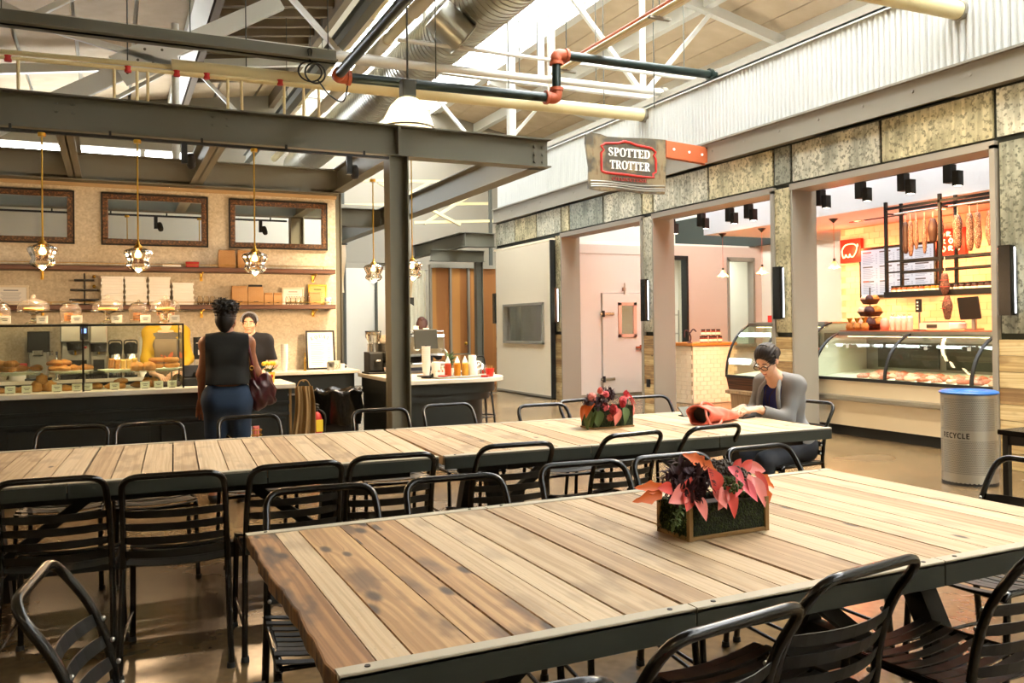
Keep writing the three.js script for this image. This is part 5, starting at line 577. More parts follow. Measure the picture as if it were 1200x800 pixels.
// ---------------------------------------------------------------- counter end: flower pot, tins, apron, extinguisher, bags
{
  const f = thing('flower_pot', 'yellow pot with red heart and yellow tulips on the counter end', 'flower pot', [1.34, 0.91, -8.22]); part('pot', lathe([[0, 0], [0.045, 0], [0.055, 0.1], [0.05, 0.1], [0.042, 0.006], [0, 0.006]], 22), mat('#d8a830', 0.4), f); const hs = new THREE.Shape(); hs.moveTo(0, -0.028); hs.bezierCurveTo(-0.05, 0.01, -0.025, 0.04, 0, 0.018); hs.bezierCurveTo(0.025, 0.04, 0.05, 0.01, 0, -0.028); part('heart_motif', new THREE.ExtrudeGeometry(hs, { depth: 0.004, bevelEnabled: false }).translate(0, 0.055, 0.049), M.red, f); for (let k = 0; k < 7; k++) { const a = k * 0.9, r = 0.025 + 0.012 * (k % 2); const st = part('stem', tube([[r * 0.4 * Math.cos(a), 0.08, r * 0.4 * Math.sin(a)], [r * Math.cos(a), 0.13, r * Math.sin(a)], [1.7 * r * Math.cos(a), 0.17, 1.7 * r * Math.sin(a)]], 0.003, 8, 5), M.leafGreen, f); part('tulip', lathe([[0, 0], [0.014, 0.008], [0.017, 0.022], [0.01, 0.04], [0, 0.04]], 10).translate(1.7 * r * Math.cos(a), 0.16, 1.7 * r * Math.sin(a)), mat('#e0c030', 0.6), st); const lf = part('leaf', LG[3], M.leafGreen, f); put3(lf, r * 0.6 * Math.cos(a + 0.4), 0.1, r * 0.6 * Math.sin(a + 0.4), a + 1.2, -0.9, 0, 1.3); }
  const t = thing('red_canister', 'red patterned tea canister beside the flower pot', 'tin', [1.22, 0.91, -8.24]); part('can', cyl(0.036, 0.036, 0.11, 0, 0, 0, 20), mat('#a8341e', 0.45), t); part('can_lid', cyl(0.038, 0.038, 0.02, 0, 0.11, 0, 20), M.redIron, t); for (let k = 0; k < 6; k++) part('pattern_dot', sph(0.008, 0.033 * Math.cos(k * 1.05), 0.03 + (k % 3) * 0.025, 0.033 * Math.sin(k * 1.05), 8, 6), M.bread, t);
  const hs2 = thing('napkin_stand', 'small white tray stand holding jars on the back counter', 'stand', [1.62, 0.9, -10.4]); part('tray', [cbx(0.2, 0.012, 0.16, 0.003, 0, 0.16, 0), cbx(0.012, 0.16, 0.16, 0.003, -0.094, 0.08, 0), cbx(0.012, 0.16, 0.16, 0.003, 0.094, 0.08, 0)], M.paper, hs2);
  const jg = lathe([[0, 0], [0.03, 0], [0.032, 0.1], [0, 0.1]], 14); solo('spice_jar', jg, M.ss, 'steel shaker on the white tray stand, taller one', 'shaker', [1.57, 1.067, -10.4]); solo('spice_jar', jg.clone().scale(1, 0.6, 1), M.ss, 'steel shaker on the white tray stand, shorter one', 'shaker', [1.67, 1.067, -10.4]);
  const bt = thing('brass_tap', 'small brass beer-style tap on the back counter', 'tap', [2.12, 0.9, -10.4]); part('post', lathe([[0, 0], [0.022, 0], [0.012, 0.02], [0.01, 0.14], [0.016, 0.16], [0, 0.17]], 14), M.brass, bt); part('spout', bar([0, 0.12, 0], [0, 0.11, 0.06], 0.008, 8), M.brass, bt); part('lever', bar([0, 0.16, 0], [0, 0.22, 0.01], 0.008, 8), M.brass, bt);
  const mugG = lathe([[0, 0], [0.03, 0], [0.033, 0.07], [0.03, 0.07], [0.027, 0.005], [0, 0.005]], 16); const mug = (x, m, lab, s = 1) => { const o = thing('steel_pitcher', lab, 'pitcher', [x, 0.9, -10.35]); part('pitcher_body', mugG.clone().scale(s, s, s), m, o); part('handle', new THREE.TorusGeometry(0.02 * s, 0.004, 6, 14).translate(0.04 * s, 0.035 * s, 0), m, o); }; mug(2.42, M.ss, 'steel milk pitcher before the menu poster', 1.4); mug(2.56, M.paper, 'white cup with twisted napkin before the menu poster', 1.1); const nk = thing('filter_stack', 'cream stack of paper filters beside the steel milk pitcher', 'filters', [2.5, 0.9, -10.5]); for (let k = 0; k < 4; k++) part('paper_filter', lathe([[0.04, 0], [0.075, 0.07], [0.078, 0.072], [0.043, 0.002]], 18).translate(0, k * 0.012, 0), M.card, nk);
  // apron on the counter end
  const ap = thing('hanging_apron', 'tan canvas apron hanging from the counter end', 'apron', [1.62, 0.88, -8.02]); const g = new THREE.PlaneGeometry(0.22, 0.6, 28, 16), p = g.attributes.position; for (let i = 0; i < p.count; i++) { const v = 0.5 - p.getY(i) / 0.6, x = p.getX(i); p.setX(i, x * lerp(0.75, 1.05, v) + 0.012 * Math.sin(v * 5)); p.setZ(i, 0.03 * Math.sin(x * 62 + v * 1.5) * (0.4 + v * 0.6) + 0.012 * Math.sin(x * 140)); } g.computeVertexNormals(); part('cloth', g.translate(0, -0.3, 0), mat('#9a7c50', 0.95, 0, { map: T.knit }), ap); part('neck_strap', tube([[-0.06, 0, 0], [-0.03, 0.05, 0], [0.03, 0.05, 0], [0.06, 0, 0]], 0.006, 14, 5), M.boxWood, ap); part('hook', bar([0, 0.045, -0.04], [0, 0.045, 0.02], 0.006, 6), M.brass, ap); part('side_post', span(-0.13, -0.11, -0.88, 0.02, -0.04, -0.01), M.boxWood, ap);
  const fe = thing('fire_extinguisher', 'red fire extinguisher with yellow tag near the counter gap', 'extinguisher', [1.86, 0, -8.6]); part('cylinder', lathe([[0, 0.02], [0.055, 0.02], [0.06, 0.04], [0.06, 0.5], [0.045, 0.55], [0.02, 0.575], [0, 0.58]], 22), M.red, fe); part('foot_ring', cyl(0.06, 0.06, 0.03, 0, 0, 0, 22), M.blackMatte, fe); part('valve', [cyl(0.018, 0.018, 0.06, 0, 0.57, 0, 12), cbx(0.025, 0.015, 0.14, 0.004, 0, 0.65, 0.03), cbx(0.025, 0.012, 0.12, 0.004, 0, 0.62, 0.03)], M.blackMatte, fe); part('hose', tube([[0.02, 0.6, 0], [0.08, 0.55, 0.02], [0.075, 0.35, 0.02], [0.066, 0.2, 0.02]], 0.01, 20, 7), M.blackMatte, fe); part('tag', cbx(0.07, 0.12, 0.006, 0.002, 0.02, 0.44, 0.062), mat('#e0c22c', 0.6), fe);
  const tr = thing('trash_bin', 'black-lined trash bin in the gap beside the steel column', 'bin', [2.2, 0, -9.1]); part('bin_body', lathe([[0, 0], [0.2, 0], [0.24, 0.72], [0, 0.72]], 28), M.blackMatte, tr); const lg = lathe([[0.25, 0.4], [0.262, 0.55], [0.255, 0.7], [0.27, 0.74], [0.25, 0.76], [0.2, 0.72], [0.1, 0.66], [0, 0.64]], 40); const lp = lg.attributes.position; for (let i = 0; i < lp.count; i++) { const a = Math.atan2(lp.getZ(i), lp.getX(i)), k = 1 + 0.045 * Math.sin(a * 9 + lp.getY(i) * 20) + 0.02 * Math.sin(a * 23); lp.setX(i, lp.getX(i) * k); lp.setZ(i, lp.getZ(i) * k); lp.setY(i, lp.getY(i) + 0.015 * Math.sin(a * 7)); } lg.computeVertexNormals(); part('bag_liner', lg, M.gloss, tr);
  const sb = thing('snack_basket', 'gold wire basket of snack packs hung low on the counter front', 'basket', [1.08, 0.42, -8.028]); const wires = []; for (let k = 0; k <= 8; k++) wires.push(bar([-0.13 + k * 0.0325, 0, 0.12], [-0.13 + k * 0.0325, 0.09, 0.13], 0.003, 5)); for (const y of [0.005, 0.045, 0.09]) wires.push(bar([-0.14, y, 0.125], [0.14, y, 0.125], 0.004, 5), bar([-0.14, y, 0.0], [-0.14, y, 0.125], 0.004, 5), bar([0.14, y, 0.0], [0.14, y, 0.125], 0.004, 5)); wires.push(bx(0.28, 0.006, 0.12, 0, 0.003, 0.06)); part('wire_frame', wires, M.brass, sb); for (let k = 0; k < 4; k++) part('snack_pack', cbx(0.055, 0.1, 0.05, 0.012, -0.1 + k * 0.066, 0.07, 0.06), [M.paper, M.redIron, M.paper, M.leafPink][k], sb);
}
// ---------------------------------------------------------------- espresso peninsula
{
  const Y = 0.862;
  const g = thing('espresso_grinder', 'black espresso grinder with clear hopper on the peninsula', 'grinder', [2.86, Y, -10.0]); part('body', cspan(-0.09, 0.09, 0.02, 0.26, -0.12, 0.12, 0.02), M.blackMatte, g); part('collar', cyl(0.075, 0.075, 0.1, 0, 0.26, 0, 24), M.chrome, g); part('hopper', lathe([[0.05, 0.36], [0.095, 0.44], [0.095, 0.5], [0.09, 0.5], [0.046, 0.362]], 24), M.thickGlass, g); part('hopper_lid', cyl(0.098, 0.098, 0.015, 0, 0.5, 0, 24), M.blackMatte, g); part('dosing_fork', cbx(0.06, 0.02, 0.1, 0.004, 0, 0.16, 0.16), M.chrome, g); part('base', cbx(0.22, 0.02, 0.34, 0.006, 0, 0.01, 0.03), M.blackMatte, g);
  const m = thing('espresso_machine', 'chrome and black espresso machine behind the steel column', 'coffee machine', [3.32, Y, -9.85], 0.15); part('housing', cspan(-0.36, 0.36, 0.2, 0.46, -0.26, 0.16, 0.03), M.chrome, m); part('back_panel', cspan(-0.34, 0.34, 0.08, 0.42, -0.28, -0.2, 0.02), M.blackMatte, m); part('drip_tray', cbx(0.7, 0.05, 0.46, 0.01, 0, 0.1, 0), M.ss, m); for (const [x, z] of [[-0.3, -0.2], [0.3, -0.2], [-0.3, 0.18], [0.3, 0.18]]) part('foot', cyl(0.02, 0.025, 0.08, x, 0, z, 12), M.chrome, m); for (const x of [-0.18, 0.1]) { const gr = part('group_head', cyl(0.04, 0.04, 0.08, x, 0.16, 0.12, 18), M.chrome, m); part('portafilter', [cyl(0.038, 0.03, 0.03, x, 0.13, 0.12, 16), bar([x, 0.145, 0.14], [x, 0.13, 0.3], 0.012, 8)], M.blackMatte, gr); } part('cup_rail', [bar([-0.34, 0.5, 0.14], [0.34, 0.5, 0.14], 0.006, 6), ...[-0.34, 0, 0.34].map((x) => bar([x, 0.46, 0.14], [x, 0.5, 0.14], 0.005, 6))], M.chrome, m); part('steam_wand', tube([[0.3, 0.28, 0.16], [0.33, 0.26, 0.22], [0.34, 0.14, 0.24]], 0.007, 14, 6), M.chrome, m); part('pressure_gauge', rot(cyl(0.03, 0.03, 0.02, 0, 0, 0, 16), Math.PI / 2, 0, 0).translate(-0.04, 0.3, 0.165), M.paper, m); for (const [x, n] of [[-0.2, 3], [-0.08, 2], [0.06, 3], [0.2, 2]]) part('stacked_cup', Array.from({ length: n }, (_, k) => lathe([[0.025, 0], [0.038, 0.05], [0.035, 0.05], [0.022, 0.004], [0, 0.004]], 12).translate(x, 0.462 + k * 0.028, -0.05)), M.paper, m);
}
{
  const Y = 0.862;
  const sc = thing('order_screen', 'dark order screen seen from behind on the peninsula', 'screen', [3.2, Y, -9.0], 0.2); part('screen_panel', rot(cbx(0.3, 0.22, 0.03, 0.008, 0, 0.42, 0), -0.1, 0, 0), M.steelDark, sc); part('stand', [cbx(0.05, 0.34, 0.04, 0.006, 0, 0.18, 0), cbx(0.2, 0.015, 0.16, 0.005, 0, 0.008, 0)], M.blackMatte, sc);
  const cs = thing('lid_tower', 'tall white stack of cups and lids on the peninsula', 'cups', [3.08, Y, -8.72]); for (let k = 0; k < 10; k++) part('paper_cup', lathe([[0.034, 0], [0.046, 0.11], [0.049, 0.112], [0.049, 0.117], [0.044, 0.117], [0.033, 0.004], [0, 0.004]], 16).translate(0, 0.03 + k * 0.022, 0), M.paper, cs); part('holder_base', lathe([[0, 0], [0.06, 0], [0.05, 0.03], [0, 0.03]], 18), M.black, cs); part('lid_stack', cyl(0.05, 0.05, 0.12, 0.11, 0.05, 0.01, 18), M.paper, cs); part('lid_holder', cyl(0.054, 0.054, 0.05, 0.11, 0, 0.01, 18), M.blackMatte, cs);
  const pl = thing('potted_herb', 'spiky green potted plant behind the sauce bottles', 'plant', [3.42, Y, -8.9]); part('pot', lathe([[0, 0], [0.04, 0], [0.05, 0.09], [0.045, 0.09], [0.038, 0.006], [0, 0.006]], 18), M.offwhite, pl); for (let k = 0; k < 16; k++) put3(part('leaf', LG[2], M.leafGreen, pl), 0, 0.08 + (k % 4) * 0.035, 0, k * 1.3, -1.25 + 0.4 * (k % 3), 0, 1.1);
  const tr = thing('condiment_tray', 'grey condiment tray on the peninsula worktop', 'tray', [3.38, Y, -8.62]); part('tray_base', cbx(0.5, 0.012, 0.24, 0.004, 0, 0.006, 0), M.galv, tr); part('tray_rim', [cbx(0.5, 0.022, 0.008, 0.002, 0, 0.012, 0.12), cbx(0.5, 0.022, 0.008, 0.002, 0, 0.012, -0.12)], M.galv, tr);
  const bot = lathe([[0, 0], [0.034, 0], [0.037, 0.01], [0.037, 0.13], [0.028, 0.15], [0, 0.15]], 18), cap = lathe([[0.029, 0.148], [0.024, 0.17], [0.008, 0.205], [0.004, 0.22], [0, 0.22]], 14); for (const [x, c, lab] of [[3.3, '#b8401c', 'red squeeze bottle with white nozzle on the condiment tray'], [3.41, '#c8821e', 'amber squeeze bottle beside the red one'], [3.5, '#d09a34', 'honey-coloured squeeze bottle with white nozzle on the condiment tray']]) { const b = thing('squeeze_bottle', lab, 'bottle', [x, Y + 0.013, -8.64]); part('bottle_body', bot, mat(c, 0.35), b); part('nozzle_cap', cap, M.paper, b); }
  const jg = thing('milk_jug', 'white milk jug with handle on the condiment tray', 'jug', [3.59, Y + 0.013, -8.64]); part('jug_body', lathe([[0, 0], [0.05, 0], [0.055, 0.02], [0.05, 0.14], [0.04, 0.18], [0.046, 0.21], [0.042, 0.21], [0.036, 0.18], [0.045, 0.14], [0.045, 0.02], [0, 0.01]], 22), M.paper, jg); part('handle', new THREE.TorusGeometry(0.045, 0.008, 8, 18).translate(0.065, 0.11, 0), M.paper, jg); part('lid', cyl(0.044, 0.04, 0.02, 0, 0.205, 0, 18), M.paper, jg);
  const kt = thing('steel_kettle', 'steel kettle with black arched handle on the peninsula', 'kettle', [3.74, Y, -8.78]); part('kettle_body', lathe([[0, 0], [0.075, 0], [0.085, 0.03], [0.075, 0.1], [0.045, 0.14], [0, 0.145]], 24), M.chrome, kt); part('spout', tube([[-0.06, 0.05, 0], [-0.11, 0.08, 0], [-0.13, 0.13, 0]], 0.013, 12, 8), M.chrome, kt); part('handle', tube([[-0.05, 0.13, 0], [-0.04, 0.21, 0], [0.04, 0.21, 0], [0.06, 0.12, 0]], 0.009, 18, 7), M.blackMatte, kt); part('knob', sph(0.015, 0, 0.155, 0, 10, 8), M.blackMatte, kt);
  const rc = thing('red_cup', 'red plastic cup of sticks on the peninsula edge', 'cup', [3.78, Y, -8.6]); part('cup_body', lathe([[0, 0], [0.04, 0], [0.048, 0.09], [0.045, 0.09], [0.038, 0.006], [0, 0.006]], 20), mat('#d02c18', 0.4), rc); part('sticks', [0, 1, 2, 3].map((k) => bar([0.012 * Math.cos(k * 1.6), 0.01, 0.012 * Math.sin(k * 1.6)], [0.03 * Math.cos(k * 1.6), 0.12, 0.03 * Math.sin(k * 1.6)], 0.003, 5)), M.bread, rc);
  solo('red_dish', lathe([[0, 0], [0.04, 0], [0.055, 0.022], [0.051, 0.022], [0.037, 0.005], [0, 0.005]], 20), mat('#c82c1c', 0.45), 'small red dish on the condiment tray front edge', 'dish', [3.2, Y + 0.013, -8.54]); solo('red_dish', lathe([[0, 0], [0.04, 0], [0.055, 0.022], [0.051, 0.022], [0.037, 0.005], [0, 0.005]], 20), mat('#c82c1c', 0.45), 'small red dish beside the red plastic cup', 'dish', [3.68, Y, -8.52]); const su = thing('sugar_caddy', 'white caddy of sugar packets on the condiment tray', 'caddy', [3.2, Y + 0.013, -8.65]); part('caddy_box', [cbx(0.1, 0.05, 0.006, 0.001, 0, 0.026, 0.035), cbx(0.1, 0.05, 0.006, 0.001, 0, 0.026, -0.035), cbx(0.006, 0.05, 0.07, 0.001, -0.05, 0.026, 0), cbx(0.006, 0.05, 0.07, 0.001, 0.05, 0.026, 0), cbx(0.1, 0.005, 0.07, 0.001, 0, 0.003, 0)], M.paper, su); for (let k = 0; k < 6; k++) part('sugar_packet', bx(0.008, 0.065, 0.05, -0.036 + k * 0.0145, 0.042, 0), [M.paper, M.card, M.leafOrange][k % 3], su); solo('napkin_pile', cbx(0.16, 0.025, 0.16, 0.004, 0, 0.013, 0), M.paper, 'flat pile of white napkins at the rounded counter end', 'napkins', [3.86, Y, -8.92], 0.3);
  const md = thing('menu_stand', 'dark framed clear menu stand behind the squeeze bottles', 'stand', [3.62, Y, -9.15], 0.1); part('clear_panel', bx(0.3, 0.2, 0.006, 0, 0.13, 0), M.glass, md); part('frame', [bx(0.32, 0.012, 0.012, 0, 0.235, 0), bx(0.32, 0.012, 0.05, 0, 0.024, 0), bx(0.012, 0.22, 0.012, -0.155, 0.13, 0), bx(0.012, 0.22, 0.012, 0.155, 0.13, 0)], M.steelDark, md); part('foot', cbx(0.3, 0.018, 0.1, 0.004, 0, 0.009, 0), M.steelDark, md);
  const st = thing('bar_stool', 'low dark stool with grey seat past the rounded counter', 'stool', [4.35, 0, -10.2]); part('seat', cyl(0.16, 0.17, 0.035, 0, 0.62, 0, 28), M.channel, st); for (const [x, z] of [[-1, -1], [1, -1], [-1, 1], [1, 1]]) { part('leg', bar([x * 0.15, 0, z * 0.15], [x * 0.1, 0.62, z * 0.1], 0.014, 8), M.black, st); } part('foot_ring', new THREE.TorusGeometry(0.19, 0.01, 6, 28).rotateX(Math.PI / 2).translate(0, 0.25, 0), M.black, st); part('brace', [tube([[-0.13, 0.5, 0.12], [0, 0.58, 0.12], [0.13, 0.5, 0.12]], 0.008, 12, 5)], M.black, st);
}
// ---------------------------------------------------------------- glass pendant lamps
{
  const lobed = (() => { const outer = [[0.034, 0.0], [0.055, -0.01], [0.1, -0.03], [0.108, -0.052], [0.088, -0.1], [0.076, -0.125], [0.09, -0.152], [0.092, -0.172], [0.06, -0.2], [0.02, -0.212], [0, -0.225]], prof = [...outer, ...outer.slice(0, -1).reverse().map(([r, y]) => [Math.max(0.004, r - 0.006), y + 0.004])]; prof.splice(outer.length, 0, [0, -0.215]); prof.push(outer[0]); const g = lathe(prof, 48), p = g.attributes.position; for (let i = 0; i < p.count; i++) { const x = p.getX(i), z = p.getZ(i), a = Math.atan2(z, x), k = 1 + 0.1 * Math.cos(a * 6) * sstep(0, -0.04, p.getY(i)); p.setX(i, x * k); p.setZ(i, z * k); } g.computeVertexNormals(); return g; })();
  const pend = (pos, label, top) => { const l = thing('glass_pendant', label, 'pendant lamp', pos); part('glass_shade', lobed, M.pendantGlass, l, 'clear lobed glass shade'); part('brass_cap', lathe([[0.034, -0.012], [0.036, 0.004], [0.022, 0.02], [0.012, 0.03], [0.012, 0.05], [0, 0.05]], 20), M.brass, l); part('brass_rod', bar([0, 0.04, 0], [0, top - pos[1], 0], 0.007, 8), M.brass, l); part('bulb', lathe([[0.012, -0.01], [0.014, -0.03], [0.028, -0.065], [0.024, -0.09], [0, -0.1]], 16), M.emitWarm, l); part('canopy', cyl(0.03, 0.035, 0.03, 0, top - pos[1] - 0.03, 0, 16), M.brass, l); l.add(lampAt('#ffd2a0', 4.5, [0, -0.26, 0], 2)); return l; };
  pend([-0.52, 2.16, -8.12], 'lobed glass pendant on brass rod hanging over the croissants', 3.09); pend([0.215, 2.15, -8.12], 'lobed glass pendant on brass rod hanging over the loaf cake', 3.09); pend([1.205, 2.14, -8.12], 'lobed glass pendant on brass rod hanging over the customer in black', 3.09);
  pend([2.76, 2.16, -9.6], 'lobed glass pendant on brass rod left of the steel column over the espresso machine', 3.14); pend([3.03, 2.16, -9.0], 'lobed glass pendant on brass rod hanging over the sauce bottles', 3.6);
  const t = thing('pendant_support_rod', 'thin black rod carrying a pendant between the frame beams', 'rod'); part('rod', bar([2.62, 3.6, -9.0], [4.25, 3.6, -9.0], 0.012, 8), M.black, t); part('clip', [bx(0.03, 0.2, 0.03, 2.64, 3.52, -9.0), bx(0.03, 0.2, 0.03, 4.23, 3.52, -9.0)], M.black, t);
}
// ================================================================ DELI
// curved-glass display case: profile in (x, y), run along z
function deliCase(label, z0, z1, X, opts) {
  const c = thing('deli_case', label, 'display case', [X, 0, (z0 + z1) / 2]); const L = z1 - z0, run = (pts, a = -L / 2, b = L / 2, bev = 0) => extr(pts, b - a, bev).translate(0, 0, a); const { base, glass, top } = opts;
  part('plinth', run([[0.08, 0], [0.95, 0], [0.95, 0.13], [0.08, 0.13]]), M.blackMatte, c);
  part('lower_panel', run([[0.03, 0.13], [0.95, 0.13], [0.95, base - 0.2], [0.0, base - 0.2]]), opts.lower || M.cream, c);
  part('bumper', run([[-0.09, base - 0.24], [0.02, base - 0.27], [0.02, base - 0.18], [-0.09, base - 0.2]]), opts.bump || M.galv, c);
  part('upper_panel', run([[-0.02, base - 0.19], [0.95, base - 0.19], [0.95, base], [-0.07, base]]), opts.upper || M.cream, c);
  const arc = []; for (let i = 0; i <= 12; i++) { const t = i / 12, a = t * Math.PI / 2 * 0.92; arc.push([-0.06 + 0.62 * (1 - Math.cos(a)) * 0.98, base + (top - base) * Math.sin(a) / Math.sin(Math.PI / 2 * 0.92)]); }
  const off = (d) => arc.map(([x, y], i) => { const a = i / 12 * Math.PI / 2 * 0.92; return [x - d * Math.cos(a), y + d * Math.sin(a)]; });
  const band = (d0, d1, a, b) => run([...off(d0), ...off(d1).reverse()], a, b);
  const n = opts.ribs; for (let k = 0; k < n; k++) part('curved_glass', band(0, 0.006, -L / 2 + k * L / n + 0.02, -L / 2 + (k + 1) * L / n - 0.02), M.caseGlass, c);
  for (let k = 0; k <= n; k++) part('glass_rib', band(-0.008, 0.012, -L / 2 + k * L / n - 0.018, -L / 2 + k * L / n + 0.018), M.black, c);
  part('sill', run([[-0.085, base - 0.005], [-0.03, base - 0.005], [-0.03, base + 0.03], [-0.085, base + 0.03]]), M.black, c); part('top_slab', cspan(0.4, 0.97, top - 0.012, top + 0.02, -L / 2 - 0.01, L / 2 + 0.01, 0.006), opts.topMat || M.redIron, c); part('top_trim', run([[0.36, top - 0.05], [0.42, top - 0.05], [0.42, top + 0.01], [0.36, top + 0.01]]), M.ss, c);
  const e = [[-0.06, base], ...arc, [0.95, top], [0.95, base]]; part('end_wall', [extr(e, 0.02).translate(0, 0, -L / 2 - 0.02), extr(e, 0.02).translate(0, 0, L / 2)], opts.end || M.white, c);
  part('back_panel', [run([[0.88, base], [0.93, base], [0.93, top], [0.88, top]])], M.ss, c); for (let k = 0; k < 3; k++) part('rear_door', cspan(0.86, 0.875, base + 0.12, top - 0.14, -L / 2 + 0.2 + k * (L - 0.3) / 3, -L / 2 + 0.1 + (k + 1) * (L - 0.3) / 3, 0.004), M.steelDark, c);
  part('deck', run([[-0.04, base + 0.01], [0.86, base + 0.09], [0.86, base + 0.07], [-0.04, base - 0.004]]), M.white, c); part('inner_shelf', [run([[0.4, base + 0.36], [0.82, base + 0.36], [0.82, base + 0.368], [0.4, base + 0.368]])], M.caseGlass, c);
  part('light_tube', bar([0.45, top - 0.045, -L / 2 + 0.1], [0.45, top - 0.045, L / 2 - 0.1], 0.014, 8), mat('#ffffff', 0.5, 0, { emissive: hex('#ffe6bc'), emissiveIntensity: 7 }), c); const ra = new THREE.RectAreaLight(hex('#ffe2b4'), opts.light, L - 0.2, 0.04); ra.position.set(0.45, top - 0.065, 0); ra.rotation.x = -Math.PI / 2; c.add(ra);
  return c;
}
{
  deliCase('long curved-glass meat display case with cream panels', -8.22, -4.9, 8.22, { base: 0.7, top: 1.28, ribs: 3, light: 22 });
  deliCase('shorter curved-glass pastry display case before the tiled counter', -10.08, -8.55, 8.34, { base: 0.62, top: 1.4, ribs: 2, light: 10, upper: M.walnut, lower: M.wood, bump: M.wood, topMat: M.ss, end: M.caseGlass });
  // cuts of meat on the deck of the long case: each its own
  const lump = (s) => { const g = new THREE.SphereGeometry(1, 10, 7), p = g.attributes.position; for (let i = 0; i < p.count; i++) { const x = p.getX(i), y = p.getY(i), z = p.getZ(i), k = 1 + 0.2 * Math.sin(x * 4 + s) * Math.cos(z * 5 + s); p.setXYZ(i, x * 0.07 * k, Math.max(0, (y + 0.5) * 0.034 * k), z * 0.06 * k); } g.computeVertexNormals(); return g; }; const gs = [lump(1), lump(2.4), lump(4)];
  const steak = M.meat, pale = mat('#e8b8a0', 0.5), rosy = mat('#c86a50', 0.5);
  for (let r = 0; r < 4; r++) for (let k = 0; k < 15; k++) { const t = (r + 0.5) / 4, x = 8.22 + lerp(0.08, 0.5, t), y = 0.7 + 0.01 + (lerp(0.08, 0.5, t) + 0.04) / 0.9 * 0.08; const m = [steak, pale, rosy][(k * 7 + r * 5) % 3]; const o = solo('meat_cut', gs[(k + r) % 3], m, m === steak ? 'marbled red meat cut lying in the long case' : m === pale ? 'pale pink meat cut lying in the long case' : 'dark rosy meat cut lying in the long case', 'meat', [x, y, -7.6 + k * 0.17 + rnd(-0.03, 0.03)], rnd(6.28), m === steak ? 'marbled cuts in the long case' : m === pale ? 'pale cuts in the long case' : 'rosy cuts in the long case'); o.scale.setScalar(rnd(0.85, 1.15)); }
  const tray = cbx(0.26, 0.025, 0.2, 0.006, 0, 0.013, 0); for (let k = 0; k < 3; k++) { const o = thing('pastry_tray', 'white tray of iced cakes on the shelf of the pastry case', 'tray', [8.95, 0.99, -9.85 + k * 0.42], 0, 'trays in the pastry case'); part('tray', tray, M.paper, o); for (let j = 0; j < 4; j++) part('iced_cake', lathe([[0, 0.025], [0.035, 0.025], [0.035, 0.06], [0, 0.065]], 12).translate(-0.08 + (j % 2) * 0.12, 0, -0.05 + Math.floor(j / 2) * 0.1), j % 2 ? M.leafPink : M.paper, o); }
  // tiled counter with wooden top
  const t = thing('tiled_counter', 'white brick-tiled counter with orange wooden top', 'counter', [9.5, 0, -12.45]); part('core', span(-0.34, 0.6, 0, 1.02, -0.4, 0.4), M.grout, t); const tg = cbx(0.146, 0.073, 0.018, 0.003), th = cbx(0.07, 0.073, 0.018, 0.003), tx = cbx(0.018, 0.073, 0.146, 0.003);
  for (let r = 0; r < 13; r++) for (let k = 0; k < 7; k++) { const half = r % 2 && k === 0, x = half ? -0.305 : -0.265 + k * 0.15 - (r % 2) * 0.075; if (x > 0.56) continue; const o = part('brick_tile', half ? th : tg, (r * 5 + k) % 4 ? M.tile : M.tileB, t); o.position.set(x, 0.05 + r * 0.077, 0.405); } for (let r = 0; r < 13; r++) for (let k = 0; k < 5; k++) { const o = part('brick_tile', tx, (r * 3 + k) % 4 ? M.tile : M.tileB, t); o.position.set(-0.345, 0.05 + r * 0.077, -0.32 + k * 0.15 + (r % 2) * 0.04); }
  part('wooden_top', cspan(-0.38, 0.62, 1.02, 1.07, -0.44, 0.44, 0.006), mat('#b8762c', 0.5), t);
  const jr = lathe([[0, 0], [0.036, 0], [0.04, 0.01], [0.04, 0.08], [0.034, 0.095], [0, 0.095]], 16), jl = cyl(0.037, 0.037, 0.022, 0, 0.095, 0, 16), jb = cyl(0.0405, 0.0405, 0.045, 0, 0.02, 0, 16, true); let j0; const amber = mat('#7a2c10', 0.3), lidm = M.blackMatte;
  const jars = (list, label, group, body) => list.forEach(([x, y, z]) => { const j = thing('preserve_jar', label, 'jar', [x, y, z], 0, group); part('jar_glass', jr, body, j); part('jar_lid', jl, lidm, j); part('jar_label', jb, M.card, j); });
  jars([0, 1, 2, 3, 4].map((k) => [9.42 + k * 0.1, 1.07, -12.12 - 0.02 * (k % 2)]), 'dark amber preserve jar on the tiled counter', 'preserve jars on the tiled counter', amber); jars([0, 1, 2, 3].map((k) => [9.46 + k * 0.11, 1.19, -12.13]), 'dark amber preserve jar stacked on the other jars', 'stacked preserve jars', amber);
  const dn = thing('dark_ornament', 'small dark twisted ornament on the tiled counter corner', 'ornament', [9.22, 1.07, -12.2]); part('stem', tube([[0, 0, 0], [0.02, 0.1, 0], [-0.03, 0.2, 0], [-0.1, 0.22, 0], [-0.12, 0.1, 0]], 0.014, 20, 7), M.leafDark, dn); part('branch', tube([[0, 0.17, 0], [0.08, 0.24, 0], [0.14, 0.2, 0]], 0.012, 14, 7), M.leafDark, dn); part('foot', cyl(0.05, 0.04, 0.015), M.leafDark, dn);
  const cn = thing('olive_jar', 'tall jar of olives with pale lid on the pastry case', 'jar', [8.95, 1.42, -9.5]); part('jar_body', lathe([[0, 0], [0.06, 0], [0.065, 0.02], [0.065, 0.2], [0, 0.2]], 20), mat('#6a6a24', 0.25), cn); part('jar_lid', lathe([[0.066, 0.2], [0.066, 0.225], [0.03, 0.25], [0, 0.255]], 20), M.paper, cn); solo('red_carton', cbx(0.14, 0.1, 0.1, 0.004, 0, 0.05, 0), M.red, 'small red and white carton on the pastry case', 'box', [8.9, 1.42, -9.75]);
